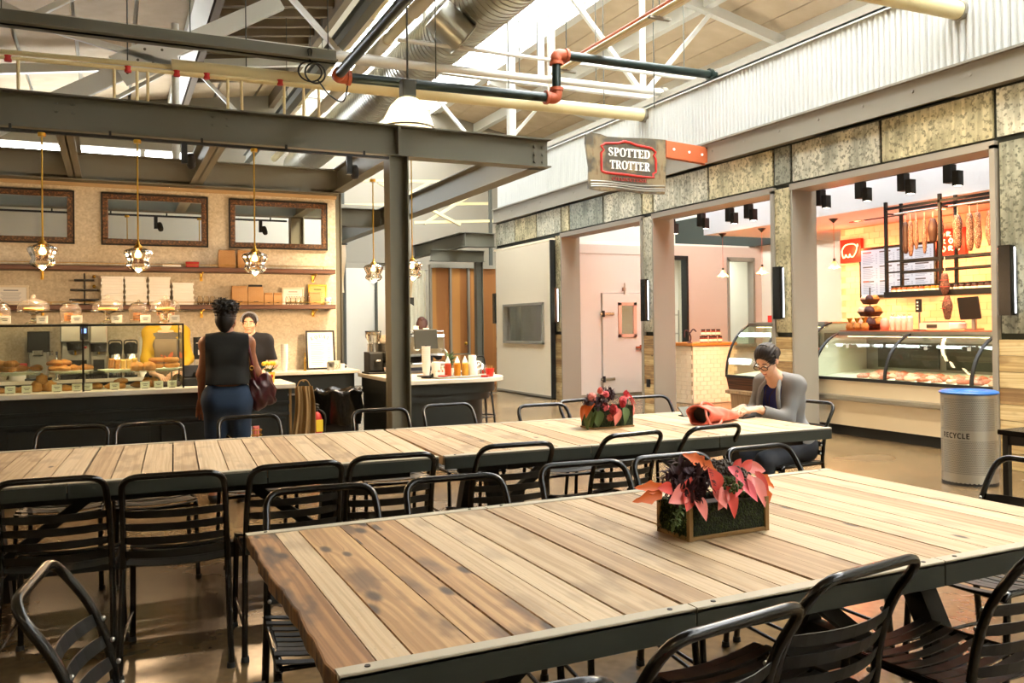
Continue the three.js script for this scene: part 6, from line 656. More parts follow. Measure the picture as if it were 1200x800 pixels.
  // menu screen
  const mt = canvasTex(1024, 576, (x, w, h) => { x.fillStyle = '#e8f2fc'; x.fillRect(0, 0, w, h); x.fillStyle = '#46586a'; for (let c = 0; c < 4; c++) { for (let b = 0; b < 3; b++) { const X = 30 + c * 250, Y = 26 + b * 185; x.fillStyle = '#2c3c4c'; x.fillRect(X, Y, 130 + (c * 31 + b * 17) % 60, 16); x.fillStyle = '#8fa4b8'; for (let k = 0; k < 8; k++) { x.fillRect(X, Y + 30 + k * 17, 110 + (k * 47 + c * 29) % 80, 6); x.fillRect(X + 195, Y + 30 + k * 17, 22, 6); } } } x.fillStyle = '#c83c2c'; x.fillRect(30, 392, 90, 18); });
  const tv = thing('menu_screen', 'wide wall screen showing a pale blue text menu', 'screen', [11.0, 1.79, -9.3]); part('bezel', cbx(0.05, 0.8, 1.42, 0.008, -0.03, 0.4, 0), M.gloss, tv); part('display', new THREE.PlaneGeometry(1.34, 0.72).rotateY(-Math.PI / 2).translate(-0.057, 0.4, 0), mat('#202428', 0.3, 0, { emissiveMap: mt, emissive: hex('#ffffff'), emissiveIntensity: 0.8 }), tv); const tl = new THREE.RectAreaLight(hex('#dceaff'), 1.2, 1.3, 0.7); tl.position.set(-0.07, 0.4, 0); tl.rotation.y = Math.PI / 2; tv.add(tl);
  // neon signs
  const neonM = mat('#ffd8c8', 0.4, 0, { emissive: hex('#ff7a58'), emissiveIntensity: 5 }), redBox = mat('#b01c10', 0.45, 0, { emissive: hex('#c8200c'), emissiveIntensity: 0.5 });
  const pg = thing('neon_pig_sign', 'square red sign with a glowing neon pig outline', 'neon sign', [11.0, 2.38, -10.18]); part('box', cbx(0.06, 0.38, 0.44, 0.006, -0.03, 0.19, 0), redBox, pg); const nz = (pts) => tube(pts.map(([z, y]) => [-0.075, y, z]), 0.011, 40, 7); part('neon_tube', [nz([[-0.15, 0.12], [-0.16, 0.2], [-0.1, 0.28], [0, 0.3], [0.1, 0.29], [0.15, 0.24], [0.13, 0.16], [0.1, 0.12]]), nz([[-0.15, 0.12], [-0.13, 0.08], [-0.1, 0.09], [-0.08, 0.13], [-0.05, 0.09], [-0.01, 0.09], [0, 0.14]]), nz([[0, 0.14], [0.03, 0.09], [0.07, 0.09], [0.1, 0.12]]), nz([[0.15, 0.24], [0.17, 0.26], [0.16, 0.29]])], neonM, pg); const pl = lampAt('#ff4a28', 4, [-0.25, 0.2, 0], 3); pg.add(pl);
  const n2 = thing('neon_word_sign', 'square red sign with glowing neon lettering behind hanging sausages', 'neon sign', [11.0, 2.36, -8.33]); part('box', cbx(0.06, 0.38, 0.44, 0.006, -0.03, 0.19, 0), redBox, n2); const word = []; [[-0.14, 0.3], [-0.03, 0.3], [0.08, 0.3], [-0.12, 0.2], [0.0, 0.2], [0.1, 0.2], [-0.12, 0.09], [0.0, 0.09], [0.11, 0.09]].forEach(([z, y], i) => word.push(nz(i % 2 ? [[z - 0.03, y - 0.03], [z - 0.03, y + 0.03], [z + 0.02, y + 0.02], [z - 0.02, y], [z + 0.03, y - 0.03]] : [[z - 0.03, y], [z, y + 0.035], [z + 0.03, y], [z, y - 0.035], [z - 0.03, y]]))); part('neon_tube', word, neonM, n2); n2.add(lampAt('#ff4a28', 4, [-0.2, 0.2, 0], 3));
  // steel rack with hanging sausages and jars
  const rk = thing('hanging_rack', 'black steel rack hung above the meat case', 'rack', [9.2, 0, 0]); const B = (a, b, s = 0.035) => beamBar(a, b, s, s); for (const x of [-0.14, 0.14]) { part('upright', B([x, 1.72, -7.84], [x, 2.95, -7.84]), M.black, rk); part('upright', B([x, 1.72, -7.05], [x, 2.95, -7.05]), M.black, rk); part('upright', B([x, 1.72, -6.2], [x, 2.95, -6.2]), M.black, rk); part('top_bar', B([x, 2.86, -7.84], [x, 2.86, -5.4]), M.black, rk); part('middle_bar', B([x, 2.18, -7.84], [x, 2.18, -5.4], 0.025), M.black, rk); part('middle_bar', B([x, 2.04, -7.84], [x, 2.04, -5.4], 0.02), M.black, rk); } part('hook_rail', bar([0, 2.8, -7.84], [0, 2.8, -5.4], 0.012, 8), M.ss, rk); for (const z of [-7.84, -7.05, -6.2]) part('tie', B([-0.14, 2.8, z], [0.14, 2.8, z], 0.02), M.black, rk); part('jar_shelf', cspan(-0.17, 0.17, 1.72, 1.75, -7.86, -5.4, 0.004), M.black, rk); part('shelf_lip', span(-0.175, -0.165, 1.72, 1.79, -7.86, -5.4), M.black, rk);
  const saus = (L, r, k) => { const p = [[0, 0.004]]; for (let i = 0; i <= 10; i++) { const t = i / 10; p.push([r * Math.pow(Math.sin(Math.PI * clamp(0.06 + t * 0.9)), 0.35) * (1 + 0.1 * Math.sin(t * 9 + k)), -L * t]); } p.push([0, -L - 0.004]); return lathe(p, 14); }; const hams = mat('#3c2418', 0.6), white = M.salami;
  [[-7.66, 0.4, 0.04, 'long dark cured sausage', hams], [-7.585, 0.44, 0.036, 'long grey-brown cured sausage', white], [-7.5, 0.36, 0.028, 'thin pale cured sausage', white], [-7.38, 0.42, 0.03, 'slim pale cured sausage', white], [-7.26, 0.3, 0.06, 'short thick dark ham', hams], [-7.15, 0.4, 0.035, 'pale mottled cured sausage beside the rack upright', white], [-6.92, 0.4, 0.055, 'stout mottled salami', white], [-6.76, 0.44, 0.045, 'mottled salami of the close pair', white], [-6.66, 0.42, 0.045, 'second mottled salami of the close pair', white], [-6.5, 0.4, 0.05, 'mottled salami past the close pair', white]].forEach(([z, L, r, lab, m], i) => { const s = thing('cured_sausage', lab + ' hanging from the rack', 'sausage', [9.2, 2.68, z]); part('casing', saus(L, r, i), m, s); part('hanging_string', bar([0, 0, 0], [0, 0.1, 0], 0.003, 5), M.card, s); part('hook', tube([[0, 0.1, 0], [0.012, 0.12, 0], [0, 0.135, 0], [-0.012, 0.12, 0]], 0.003, 12, 5), M.ss, s); });
  const hs = thing('netted_salami', 'long pale netted salami hanging below the jar shelf', 'sausage', [9.0, 1.98, -6.95]); part('casing', [saus(0.26, 0.05, 2), saus(0.28, 0.055, 4).translate(0.01, -0.27, 0.02)], mat('#d8bcae', 0.7, 0, { map: T.salami }), hs); part('netting', [0.08, 0.16, 0.33, 0.42].map((y) => new THREE.TorusGeometry(0.054, 0.003, 5, 18).rotateX(Math.PI / 2).translate(0, -y, 0)), M.red, hs); part('hanging_string', bar([0, 0, 0], [0, 0.2, 0], 0.003, 5), M.card, hs);
  const jz = (k) => -7.76 + k * 0.083; jars([...Array(6).keys()].map((k) => [9.1, 1.75, jz(k)]), 'amber jar with white label on the rack shelf', 'amber jars on the rack shelf', mat('#8a4a20', 0.3)); jars([6, 7, 8].map((k) => [9.1, 1.75, jz(k) ]), 'bright orange jar on the rack shelf', 'orange jars on the rack shelf', mat('#e0781c', 0.35)); jars([...Array(8).keys()].map((k) => [9.1, 1.75, jz(k + 9.6)]), 'dark brown jar on the rack shelf', 'dark jars on the rack shelf', mat('#3c2014', 0.3));
  // on the meat case: scale, printer, cups, tiered baskets
  const T1 = 1.302; const sc = thing('deli_scale', 'white counter scale with display pole on the meat case', 'scale', [8.95, T1, -6.95]); part('body', cbx(0.3, 0.08, 0.42, 0.012, 0, 0.05, 0), M.white, sc); part('pan', cbx(0.28, 0.012, 0.36, 0.004, 0.02, 0.1, 0), M.ss, sc); part('keypad', bx(0.005, 0.04, 0.14, -0.152, 0.05, -0.03), M.steelDark, sc); part('pole', bar([-0.05, 0.02, -0.28], [-0.05, 0.24, -0.28], 0.012, 8), M.ss, sc); part('display_head', cbx(0.04, 0.16, 0.07, 0.006, -0.06, 0.3, -0.28), M.blackMatte, sc); for (let k = 0; k < 3; k++) part('digit', bx(0.002, 0.02, 0.025, -0.081, 0.26 + k * 0.04, -0.28), M.paper, sc); part('foot_plate', cbx(0.12, 0.012, 0.1, 0.004, -0.05, 0.006, -0.28), M.blackMatte, sc);
  const pr = thing('card_terminal', 'tilted dark payment terminal on the meat case', 'terminal', [9.0, T1, -6.6]); part('screen', rot(cbx(0.03, 0.26, 0.24, 0.01, 0, 0.26, 0), 0, 0.2, 0.2), M.blackMatte, pr); part('stand', [cbx(0.04, 0.2, 0.05, 0.006, 0.03, 0.1, 0), cbx(0.16, 0.02, 0.14, 0.005, 0.03, 0.01, 0)], M.ss, pr);
  for (let k = 0; k < 4; k++) { const o = thing('wrapped_cups', 'clear-wrapped column of cups on the meat case', 'cups', [8.92, T1, -7.64 + k * 0.085], 0, 'wrapped cup columns'); part('cup_column', lathe([[0, 0], [0.034, 0], [0.038, 0.15], [0.03, 0.17], [0, 0.172]], 14), mat('#e6dcd4', 0.4), o); part('wrapper_twist', lathe([[0.012, 0.17], [0.026, 0.2], [0.024, 0.2], [0.01, 0.172]], 10), M.frosted, o); } const pk = thing('pink_packet', 'pink wrapped packet beside the cup columns', 'packet', [8.92, T1, -7.76]); part('packet_body', lathe([[0, 0], [0.05, 0], [0.058, 0.06], [0.05, 0.13], [0.02, 0.16], [0, 0.165]], 16), mat('#d89a8e', 0.5), pk); part('packet_tie', new THREE.TorusGeometry(0.02, 0.005, 6, 14).rotateX(Math.PI / 2).translate(0, 0.155, 0), M.red, pk);
  const bs = thing('tiered_basket_stand', 'tiered wire stand of wrapped treats on the meat case end', 'stand', [9.0, T1, -8.06]); part('post', bar([0, 0, 0], [0, 0.56, 0], 0.008, 8), M.black, bs); part('base', cyl(0.12, 0.11, 0.015, 0, 0, 0, 20), M.black, bs); [[0.02, 0.2], [0.18, 0.16], [0.34, 0.12]].forEach(([y, r]) => { const k = part('basket', lathe([[0.02, y], [r * 0.7, y + 0.005], [r, y + 0.06], [r + 0.006, y + 0.062], [r * 0.72, y], [0.02, y - 0.006]], 22), M.walnut, bs); for (let i = 0; i < 5; i++) part('wrapped_treat', sph(r * 0.42, r * 0.55 * Math.cos(i * 1.26), y + 0.07, r * 0.55 * Math.sin(i * 1.26), 10, 8), [mat('#d8b0a0', 0.3), M.crust, M.leafDark][i % 3], k); });
  for (let k = 0; k < 3; k++) { const o = thing('treat_bag', 'clear bag of brown sweets tied with gold on the meat case', 'sweets', [8.72, T1, -8.14 + k * 0.12], 0, 'tied bags of sweets'); part('sweets', lathe([[0, 0], [0.045, 0], [0.055, 0.05], [0.03, 0.1], [0, 0.1]], 14), M.crust, o); part('bag_frill', lathe([[0.012, 0.1], [0.04, 0.16], [0.036, 0.16], [0.009, 0.1]], 12), M.brass, o); }
}
// ---------------------------------------------------------------- deli lamps
{
  const tk = thing('spotlight_track', 'black track with square spotlights behind the shop-front heads', 'track', [8.3, 3.12, 0]); part('rail', span(-0.02, 0.02, 0, 0.03, -12.5, -5.0), M.black, tk); for (const z of [-12, -9.2, -6]) part('suspension', bar([0, 0.03, z], [0, 1.75, z], 0.006, 5), M.black, tk);
  let s0; for (const [z, w] of [[-11.43, 'cold room opening'], [-10.65, 'middle opening'], [-9.98, 'middle opening'], [-9.57, 'middle opening'], [-8.2, 'meat case opening'], [-7.55, 'meat case opening'], [-6.93, 'meat case opening'], [-6.33, 'meat case opening']]) { const lab = 'black square twin spotlight on the track behind the ' + w, grp = 'spotlights behind the ' + w; if (!s0) { s0 = thing('square_spotlight', lab, 'spotlight', [8.3, 2.9, z], 0, grp); part('housing', cbx(0.1, 0.2, 0.1, 0.005, 0, 0.12, 0), M.blackMatte, s0); part('second_housing', cbx(0.09, 0.16, 0.08, 0.005, 0.01, 0.06, 0.09), M.blackMatte, s0); part('lens', bx(0.06, 0.006, 0.05, 0.01, -0.022, 0.09), M.emitWhite, s0); part('clip', bx(0.03, 0.03, 0.03, 0, 0.225, 0), M.black, s0); } else copy(s0, [8.3, 2.9, z], 0, lab, grp); }
  for (const z of [-11.0, -9.8, -7.2, -6.0]) { const l = new THREE.SpotLight(hex('#ffc080'), 26, 0, 0.9, 0.6, 2); l.position.set(0, -0.25, z + 0.09); l.target.position.set(1.9, -1.9, z); l.castShadow = true; l.shadow.radius = 3; tk.add(l); tk.add(l.target); }
  // recessed downlights in the dropped ceiling
  for (const z of [-9.4, -8.0, -6.6, -5.4]) { const d = thing('downlight', 'round recessed warm downlight in the deli ceiling', 'downlight', [10.3, 2.95, z], 0, 'recessed downlights over the meat counter'); part('trim_ring', new THREE.TorusGeometry(0.075, 0.01, 6, 24).rotateX(Math.PI / 2).translate(0, -0.004, 0), M.white, d); part('lens', cyl(0.07, 0.07, 0.008, 0, -0.008, 0, 24), mat('#fff0d8', 0.5, 0, { emissive: hex('#ffcf92'), emissiveIntensity: 6 }), d); const l = new THREE.SpotLight(hex('#ff9c54'), 26, 0, 1.3, 0.7, 2); l.position.set(0, -0.02, 0); l.target.position.set(0.25, -3, 0); l.castShadow = true; l.shadow.radius = 4; d.add(l); d.add(l.target); }
  for (const [x, z, w] of [[9.5, -11.62, 'nearer the cold room'], [9.6, -10.76, 'over the pastry case'], [9.75, -9.38, 'between the two display cases']]) { const p = thing('small_pendant', 'small frilled glass pendant lamp ' + w, 'pendant lamp', [x, 2.22, z]); part('shade', lathe([[0.02, 0.1], [0.03, 0.09], [0.05, 0.04], [0.1, 0.0], [0.098, -0.004], [0.046, 0.036], [0.026, 0.086]], 28), mat('#fff2d8', 0.3, 0, { transmission: 0.6, thickness: 0 }), p); part('bulb', sph(0.032, 0, 0.02, 0), M.emitWarm, p); part('cord', bar([0, 0.1, 0], [0, 0.7, 0], 0.004, 5), M.redIron, p); part('canopy', lathe([[0, 0.66], [0.07, 0.73], [0, 0.73]], 18), M.black, p); part('holder', cyl(0.018, 0.018, 0.05, 0, 0.09, 0, 12), M.black, p); p.add(lampAt('#ffb466', 3, [0, -0.03, 0], 2)); }
}
// ================================================================ HANGING CLEAVER SIGN
const font = await new FontLoader().loadAsync('fonts/droid/droid_serif_bold.typeface.json');
{
  const c = thing('cleaver_sign', 'hanging butcher cleaver sign with red-bordered lettering', 'sign', [5.7, 3.2, -9.7]);
  part('blade', extr([[0.01, 0.02], [0.02, 0.3], [-0.03, 0.62], [-0.02, 0.72], [0.05, 0.76], [0.2, 0.745], [0.3, 0.72], [0.6, 0.73], [0.92, 0.75], [1.245, 0.755], [1.24, 0.4], [1.22, 0.05], [1.21, 0.01], [0.9, 0.0], [0.5, 0.02], [0.2, 0.0]], 0.03, 0.006, 2), tmat(dataTex(256, 256, (u, v) => { const a = fbm(u, v, 6, 6, 44, 4), b = fbm(u, v, 30, 8, 46, 3); return mix3(mix3([86, 80, 66], [142, 124, 92], sstep(0.35, 0.7, a)), [104, 74, 40], 0.4 * sstep(0.6, 0.8, b)); }, true, 1, 1), 0.45, { metalness: 0.3 }), c, 'rust-brown steel blade');
  const ed = []; const wave = (y, k) => { const p = []; for (let i = 0; i <= 30; i++) { const t = i / 30; p.push([0.03 + t * 1.18, y + 0.012 * Math.sin(t * 6.3 + k), 0.036]); } return tube(p, 0.011, 60, 6); }; part('edge_bevel', [wave(0.075, 0), wave(0.11, 0.6), wave(0.045, 0.2)], M.galv, c);
  // red border
  const bd = [[0.2, 0.26], [0.2, 0.5], [0.24, 0.54], [0.2, 0.59], [0.26, 0.63], [0.48, 0.65], [0.56, 0.68], [0.66, 0.67], [0.74, 0.645], [1.0, 0.62], [1.07, 0.57], [1.04, 0.52], [1.07, 0.47], [1.07, 0.3], [1.02, 0.27], [1.03, 0.22], [0.8, 0.22], [0.5, 0.235], [0.26, 0.24], [0.2, 0.26]]; part('red_border', sweep(bd.map(([x, y]) => V(x, y, 0.04)), 0.017, 8), mat('#c02a1e', 0.45), c);
  const txt = (s, size, x, y, w) => { const g = new TextGeometry(s, { font, size, depth: 0.012, curveSegments: 4 }); g.computeBoundingBox(); const b = g.boundingBox; g.translate(-b.min.x, 0, 0); g.scale(w / (b.max.x - b.min.x), 1, 1); return g.translate(x, y, 0.036); };
  part('lettering', [txt('SPOTTED', 0.115, 0.31, 0.47, 0.66)], M.paper, c, 'white capital lettering'); part('lettering', [txt('TROTTER', 0.115, 0.33, 0.3, 0.64)], M.paper, c, 'white capital lettering'); part('small_lettering', txt('CHARCUTERIE', 0.04, 0.36, 0.145, 0.56), mat('#a03c2c', 0.6), c);
  const h = part('handle', extr([[1.25, 0.52], [1.25, 0.74], [1.9, 0.7], [1.95, 0.66], [1.94, 0.6], [1.98, 0.55], [1.92, 0.47], [1.85, 0.48]], 0.05, 0.012, 2).translate(0, 0, -0.01), mat('#b4582c', 0.55), c, 'orange wooden handle'); for (const [x, y] of [[1.36, 0.63], [1.62, 0.61], [1.84, 0.59]]) part('rivet', rot(cyl(0.018, 0.018, 0.012, 0, 0, 0, 12), Math.PI / 2, 0, 0).translate(x, y, 0.056), M.paper, h); part('wall_bracket', [span(1.93, 1.99, 0.48, 0.7, -0.04, 0.05)], M.black, c);
}
// ================================================================ PEOPLE
function sdfGeo(fn, lo, hi, cell) {                              // fn(x,y,z) signed distance; marching cubes inside the box
  const size = Math.max(hi[0] - lo[0], hi[1] - lo[1], hi[2] - lo[2]) + 6 * cell, n = Math.ceil(size / cell), c = [(lo[0] + hi[0]) / 2, (lo[1] + hi[1]) / 2, (lo[2] + hi[2]) / 2], half = n / 2, hs = n * cell / 2;
  const mc = new MarchingCubes(n, undefined, false, false, 90000); mc.isolation = 0; const f = mc.field; f.fill(-1);
  for (let k = 1; k < n - 1; k++) { const z = c[2] + (k - half) / half * hs; if (z < lo[2] - 2 * cell || z > hi[2] + 2 * cell) continue; for (let j = 1; j < n - 1; j++) { const y = c[1] + (j - half) / half * hs; if (y < lo[1] - 2 * cell || y > hi[1] + 2 * cell) continue; for (let i = 1; i < n - 1; i++) { const x = c[0] + (i - half) / half * hs; if (x < lo[0] - 2 * cell || x > hi[0] + 2 * cell) continue; f[k * n * n + j * n + i] = -fn(x, y, z); } } }
  mc.update(); const m = mc.count, pos = new Float32Array(m * 3); for (let i = 0; i < m; i++) for (let a = 0; a < 3; a++) pos[i * 3 + a] = c[a] + mc.positionArray[i * 3 + a] * hs;
  let g = new THREE.BufferGeometry(); g.setAttribute('position', new THREE.BufferAttribute(pos, 3)); g = mergeVertices(g, cell * 0.02); g.computeVertexNormals(); const nn = g.attributes.normal, q = g.attributes.position; return g;
}
const smin = (a, b, k) => { const h = Math.max(k - Math.abs(a - b), 0) / k; return Math.min(a, b) - h * h * k * 0.25; };
function bonesFn(bones, k, grow = 0) {
  const B = bones.map(([a, b, ra, rb]) => { const d = [b[0] - a[0], b[1] - a[1], b[2] - a[2]]; return [a[0], a[1], a[2], d[0], d[1], d[2], 1 / Math.max(1e-9, d[0] * d[0] + d[1] * d[1] + d[2] * d[2]), ra + grow, rb + grow]; });
  return (x, y, z) => { let m = 9; for (const b of B) { const px = x - b[0], py = y - b[1], pz = z - b[2]; let t = (px * b[3] + py * b[4] + pz * b[5]) * b[6]; t = t < 0 ? 0 : t > 1 ? 1 : t; const ex = px - b[3] * t, ey = py - b[4] * t, ez = pz - b[5] * t, r = b[7] + (b[8] - b[7]) * t; const d = Math.sqrt(ex * ex + ey * ey + ez * ez) - r; m = m > 8 ? d : smin(m, d, k); } return m; };
}
function boundsOf(bones, pad) { const lo = [9, 9, 9], hi = [-9, -9, -9]; for (const [a, b, ra, rb] of bones) for (let i = 0; i < 3; i++) { const r = Math.max(ra, rb) + pad; lo[i] = Math.min(lo[i], a[i] - r, b[i] - r); hi[i] = Math.max(hi[i], a[i] + r, b[i] + r); } return [lo, hi]; }
const add = (a, b, s = 1) => [a[0] + b[0] * s, a[1] + b[1] * s, a[2] + b[2] * s], sub = (a, b) => [a[0] - b[0], a[1] - b[1], a[2] - b[2]], len = (a) => Math.hypot(...a), nor = (a) => { const l = len(a) || 1; return [a[0] / l, a[1] / l, a[2] / l]; }, cross = (a, b) => [a[1] * b[2] - a[2] * b[1], a[2] * b[0] - a[0] * b[2], a[0] * b[1] - a[1] * b[0]], dot = (a, b) => a[0] * b[0] + a[1] * b[1] + a[2] * b[2];
function ik(S, T, l1, l2, hint) { let d = sub(T, S), L = Math.min(len(d), (l1 + l2) * 0.995); const u = nor(d), a = (l1 * l1 - l2 * l2 + L * L) / (2 * L), h = Math.sqrt(Math.max(0, l1 * l1 - a * a)); let p = sub(hint, u.map((c) => c * dot(hint, u))); p = nor(p); const E = add(add(S, u, a), p, h); return [E, add(S, u, L)]; }
// head in its own frame: +z face, +y up, origin at skull centre
function headFn(k = 1) {
  const ell = (x, y, z, cx, cy, cz, a, b, c) => { const px = (x - cx) / a, py = (y - cy) / b, pz = (z - cz) / c, r = Math.sqrt(px * px + py * py + pz * pz); return (r - 1) * Math.min(a, b, c); };
  return (x, y, z) => {
    const ax = Math.abs(x); let d = ell(x, y, z, 0, 0.025, -0.012, 0.073, 0.085, 0.09); d = smin(d, ell(x, y, z, 0, -0.045, 0.022, 0.052, 0.062, 0.058), 0.03); d = smin(d, ell(x, y, z, 0, -0.088, 0.052, 0.026, 0.02, 0.024), 0.025);
    d = smin(d, ell(ax, y, z, 0.034, -0.03, 0.052, 0.022, 0.018, 0.02), 0.02);
    d = -smin(-d, ell(ax, y, z, 0.031, 0.004, 0.088, 0.017, 0.011, 0.014), 0.012);                       // eye sockets
    d = smin(d, Math.min(ell(x, y, z, 0, -0.012, 0.086, 0.009, 0.024, 0.016), ell(x, y, z, 0, -0.03, 0.092, 0.014, 0.01, 0.014)), 0.008);
    d = smin(d, ell(x, y, z, 0, -0.058, 0.076, 0.022, 0.006, 0.01), 0.005); d = smin(d, ell(x, y, z, 0, -0.068, 0.074, 0.019, 0.007, 0.01), 0.005);
    d = smin(d, ell(ax, y, z, 0.074, -0.008, -0.012, 0.008, 0.03, 0.018), 0.006); return d;
  };
}
function handGeo(W, dir, palm, curl, spread, side) {            // wrist point, finger direction, palm normal; five separate fingers
  const F = nor(dir), N = nor(sub(palm, F.map((c) => c * dot(palm, F)))), R = cross(N, F).map((c) => c * side), P = (f, r, n) => add(add(add(W, F, f), R, r), N, n), bones = [];
  for (const r of [-0.026, -0.009, 0.009, 0.026]) bones.push([P(0.01, r * 0.6, 0), P(0.08, r, 0), 0.014, 0.0115]);
  const Ls = [0.036, 0.043, 0.04, 0.031]; [0.027, 0.009, -0.009, -0.026].forEach((r, i) => { const L = Ls[i], c1 = curl, c2 = curl * 2, sp = (r / 0.026) * spread; let p0 = P(0.082, r, 0), dirAt = (c) => nor(add(add(F.map((q) => q * Math.cos(c)), N, Math.sin(c)), R, sp)), p1 = add(p0, dirAt(c1), L), p2 = add(p1, dirAt(c2), L * 0.8), p3 = add(p2, dirAt(c2 * 1.2), L * 0.55); bones.push([p0, p1, 0.0092, 0.0085], [p1, p2, 0.0085, 0.0078], [p2, p3, 0.0078, 0.0066]); });
  const t0 = P(0.022, 0.024, 0.004), t1 = P(0.05, 0.046, 0.014), t2 = P(0.078, 0.05, 0.026), t3 = P(0.098, 0.046, 0.034); bones.push([t0, t1, 0.014, 0.0115], [t1, t2, 0.0112, 0.0095], [t2, t3, 0.0095, 0.0078]); bones.push([add(W, F, -0.03), P(0.03, 0, 0), 0.022, 0.02]);
  const fn = bonesFn(bones, 0.007), [lo, hi] = boundsOf(bones, 0.006); return sdfGeo(fn, lo, hi, 0.0036);
}
function buildPerson(o) {                                        // o.group placed; local +z is the way the person faces, left hand is +x
  const s = o.scale || 1, hip = o.hip, sp = nor(o.spine || [0, 1, 0]), r = o.right || [1, 0, 0], fw = nor(cross(r, sp)), at = (d, x = 0, f = 0) => add(add(add(hip, sp, d * s), r, x * s), fw, f * s);
  const J = { neck: at(0.5), sL: at(0.455, o.shoulder || 0.165), sR: at(0.455, -(o.shoulder || 0.165)), hL: at(-0.03, 0.085), hR: at(-0.03, -0.085) };
  const head = o.head || at(0.655, 0, 0.02); const [eL, wL] = ik(J.sL, o.handL, 0.27 * s, 0.245 * s, o.elbL || [0.5, -0.6, -0.5]), [eR, wR] = ik(J.sR, o.handR, 0.27 * s, 0.245 * s, o.elbR || [-0.5, -0.6, -0.5]), [kL, aL] = ik(J.hL, o.footL, 0.42 * s, 0.41 * s, o.kneeL || [0.1, 0, 1]), [kR, aR] = ik(J.hR, o.footR, 0.42 * s, 0.41 * s, o.kneeR || [-0.1, 0, 1]);
  const b = (g, a, c, ra, rb) => { const q = [a, c, ra * s, rb * s]; q.tag = g; return q; }; const tf = o.toe || [0, 0, 1];
  const bones = [b('pelvis', at(0.0, -0.07), at(0.0, 0.07), 0.11, 0.11), b('pelvis', at(-0.06, -0.075, -0.03), at(-0.06, 0.075, -0.03), 0.1, 0.1), b('torso', at(0.08, -0.05), at(0.08, 0.05), 0.1, 0.1), b('torso', at(0.18, -0.045), at(0.18, 0.045), 0.09, 0.09), b('torso', at(0.3, -0.07, 0.005), at(0.3, 0.07, 0.005), 0.095, 0.095), b('torso', at(0.38, -0.09), at(0.38, 0.09), 0.085, 0.085), b('torso', at(0.31, 0.065, 0.065), at(0.33, 0.06, 0.05), 0.05, 0.045), b('torso', at(0.31, -0.065, 0.065), at(0.33, -0.06, 0.05), 0.05, 0.045), b('shoulder', J.sL, J.sR, 0.055, 0.055), b('shoulder', at(0.49, 0.04), J.sL, 0.045, 0.05), b('shoulder', at(0.49, -0.04), J.sR, 0.045, 0.05), b('neck', at(0.46), add(head, sp, -0.05 * s), 0.056, 0.048),
    b('uarmL', J.sL, eL, 0.048, 0.037), b('uarmR', J.sR, eR, 0.048, 0.037), b('farmL', eL, wL, 0.037, 0.025), b('farmR', eR, wR, 0.037, 0.025), b('thighL', J.hL, kL, 0.09, 0.056), b('thighR', J.hR, kR, 0.09, 0.056), b('shinL', kL, aL, 0.055, 0.036), b('shinR', kR, aR, 0.055, 0.036), b('footL', add(aL, [0, -0.03 * s, 0]), add(add(aL, [0, -0.045 * s, 0]), tf, 0.14 * s), 0.04, 0.03), b('footR', add(aR, [0, -0.03 * s, 0]), add(add(aR, [0, -0.045 * s, 0]), tf, 0.14 * s), 0.04, 0.03)];
  const [lo, hi] = boundsOf(bones, 0.01), g = [sdfGeo(bonesFn(bones, 0.05), lo, hi, o.cell || 0.014)];
  const hm = new THREE.Matrix4().makeRotationFromEuler(new THREE.Euler(o.headPitch || 0, o.headYaw || 0, o.headRoll || 0, 'YXZ')).setPosition(...head).multiply(new THREE.Matrix4().makeScale(s, s, s)); const hg = sdfGeo(headFn(), [-0.1, -0.125, -0.12], [0.1, 0.125, 0.125], 0.0042); g.push(hg.applyMatrix4(hm));
  g.push(handGeo(wL, o.dirL || sub(wL, eL), o.palmL || [0, -1, 0], o.curlL ?? 0.35, 0.12, 1), handGeo(wR, o.dirR || sub(wR, eR), o.palmR || [0, -1, 0], o.curlR ?? 0.35, 0.12, -1));
  part('body', g, o.skin, o.group); const eye = new THREE.SphereGeometry(0.011, 12, 9);
  for (const x of [-0.031, 0.031]) { const e = part('eye', eye.clone().scale(1, 0.55, 0.6).translate(x, 0.003, 0.077).applyMatrix4(hm), M.paper, o.group); part('pupil', new THREE.SphereGeometry(0.0055, 10, 8).scale(1, 1, 0.5).translate(x, 0.003, 0.0835).applyMatrix4(hm), M.leafDark, e); part('eyebrow', tube([[x - 0.016, 0.024, 0.079 - Math.abs(x - 0.016) * 0.15], [x, 0.028, 0.079], [x + 0.016, 0.024, 0.079 - Math.abs(x + 0.016) * 0.15]], 0.0032, 8, 5).applyMatrix4(hm), M.leafDark, o.group); }
  part('lips', new THREE.SphereGeometry(1, 12, 8).scale(0.021, 0.008, 0.008).translate(0, -0.063, 0.081).applyMatrix4(hm), mat('#b06a5a', 0.5), o.group);
  const wear = (name, tags, grow, m, clip, k = 0.05, extra = [], cell = o.cell || 0.014, label) => { const bs = [...bones.filter((q) => tags.includes(q.tag)), ...extra], f = bonesFn(bs, k, grow), [l, h] = boundsOf(bs, grow + 0.01); return part(name, sdfGeo(clip ? (x, y, z) => Math.max(f(x, y, z), clip(x, y, z)) : f, l, h, cell), m, o.group, label); };
  return { wear, hm, at, J, eL, eR, wL, wR, kL, kR, aL, aR, head, s, bones };
}
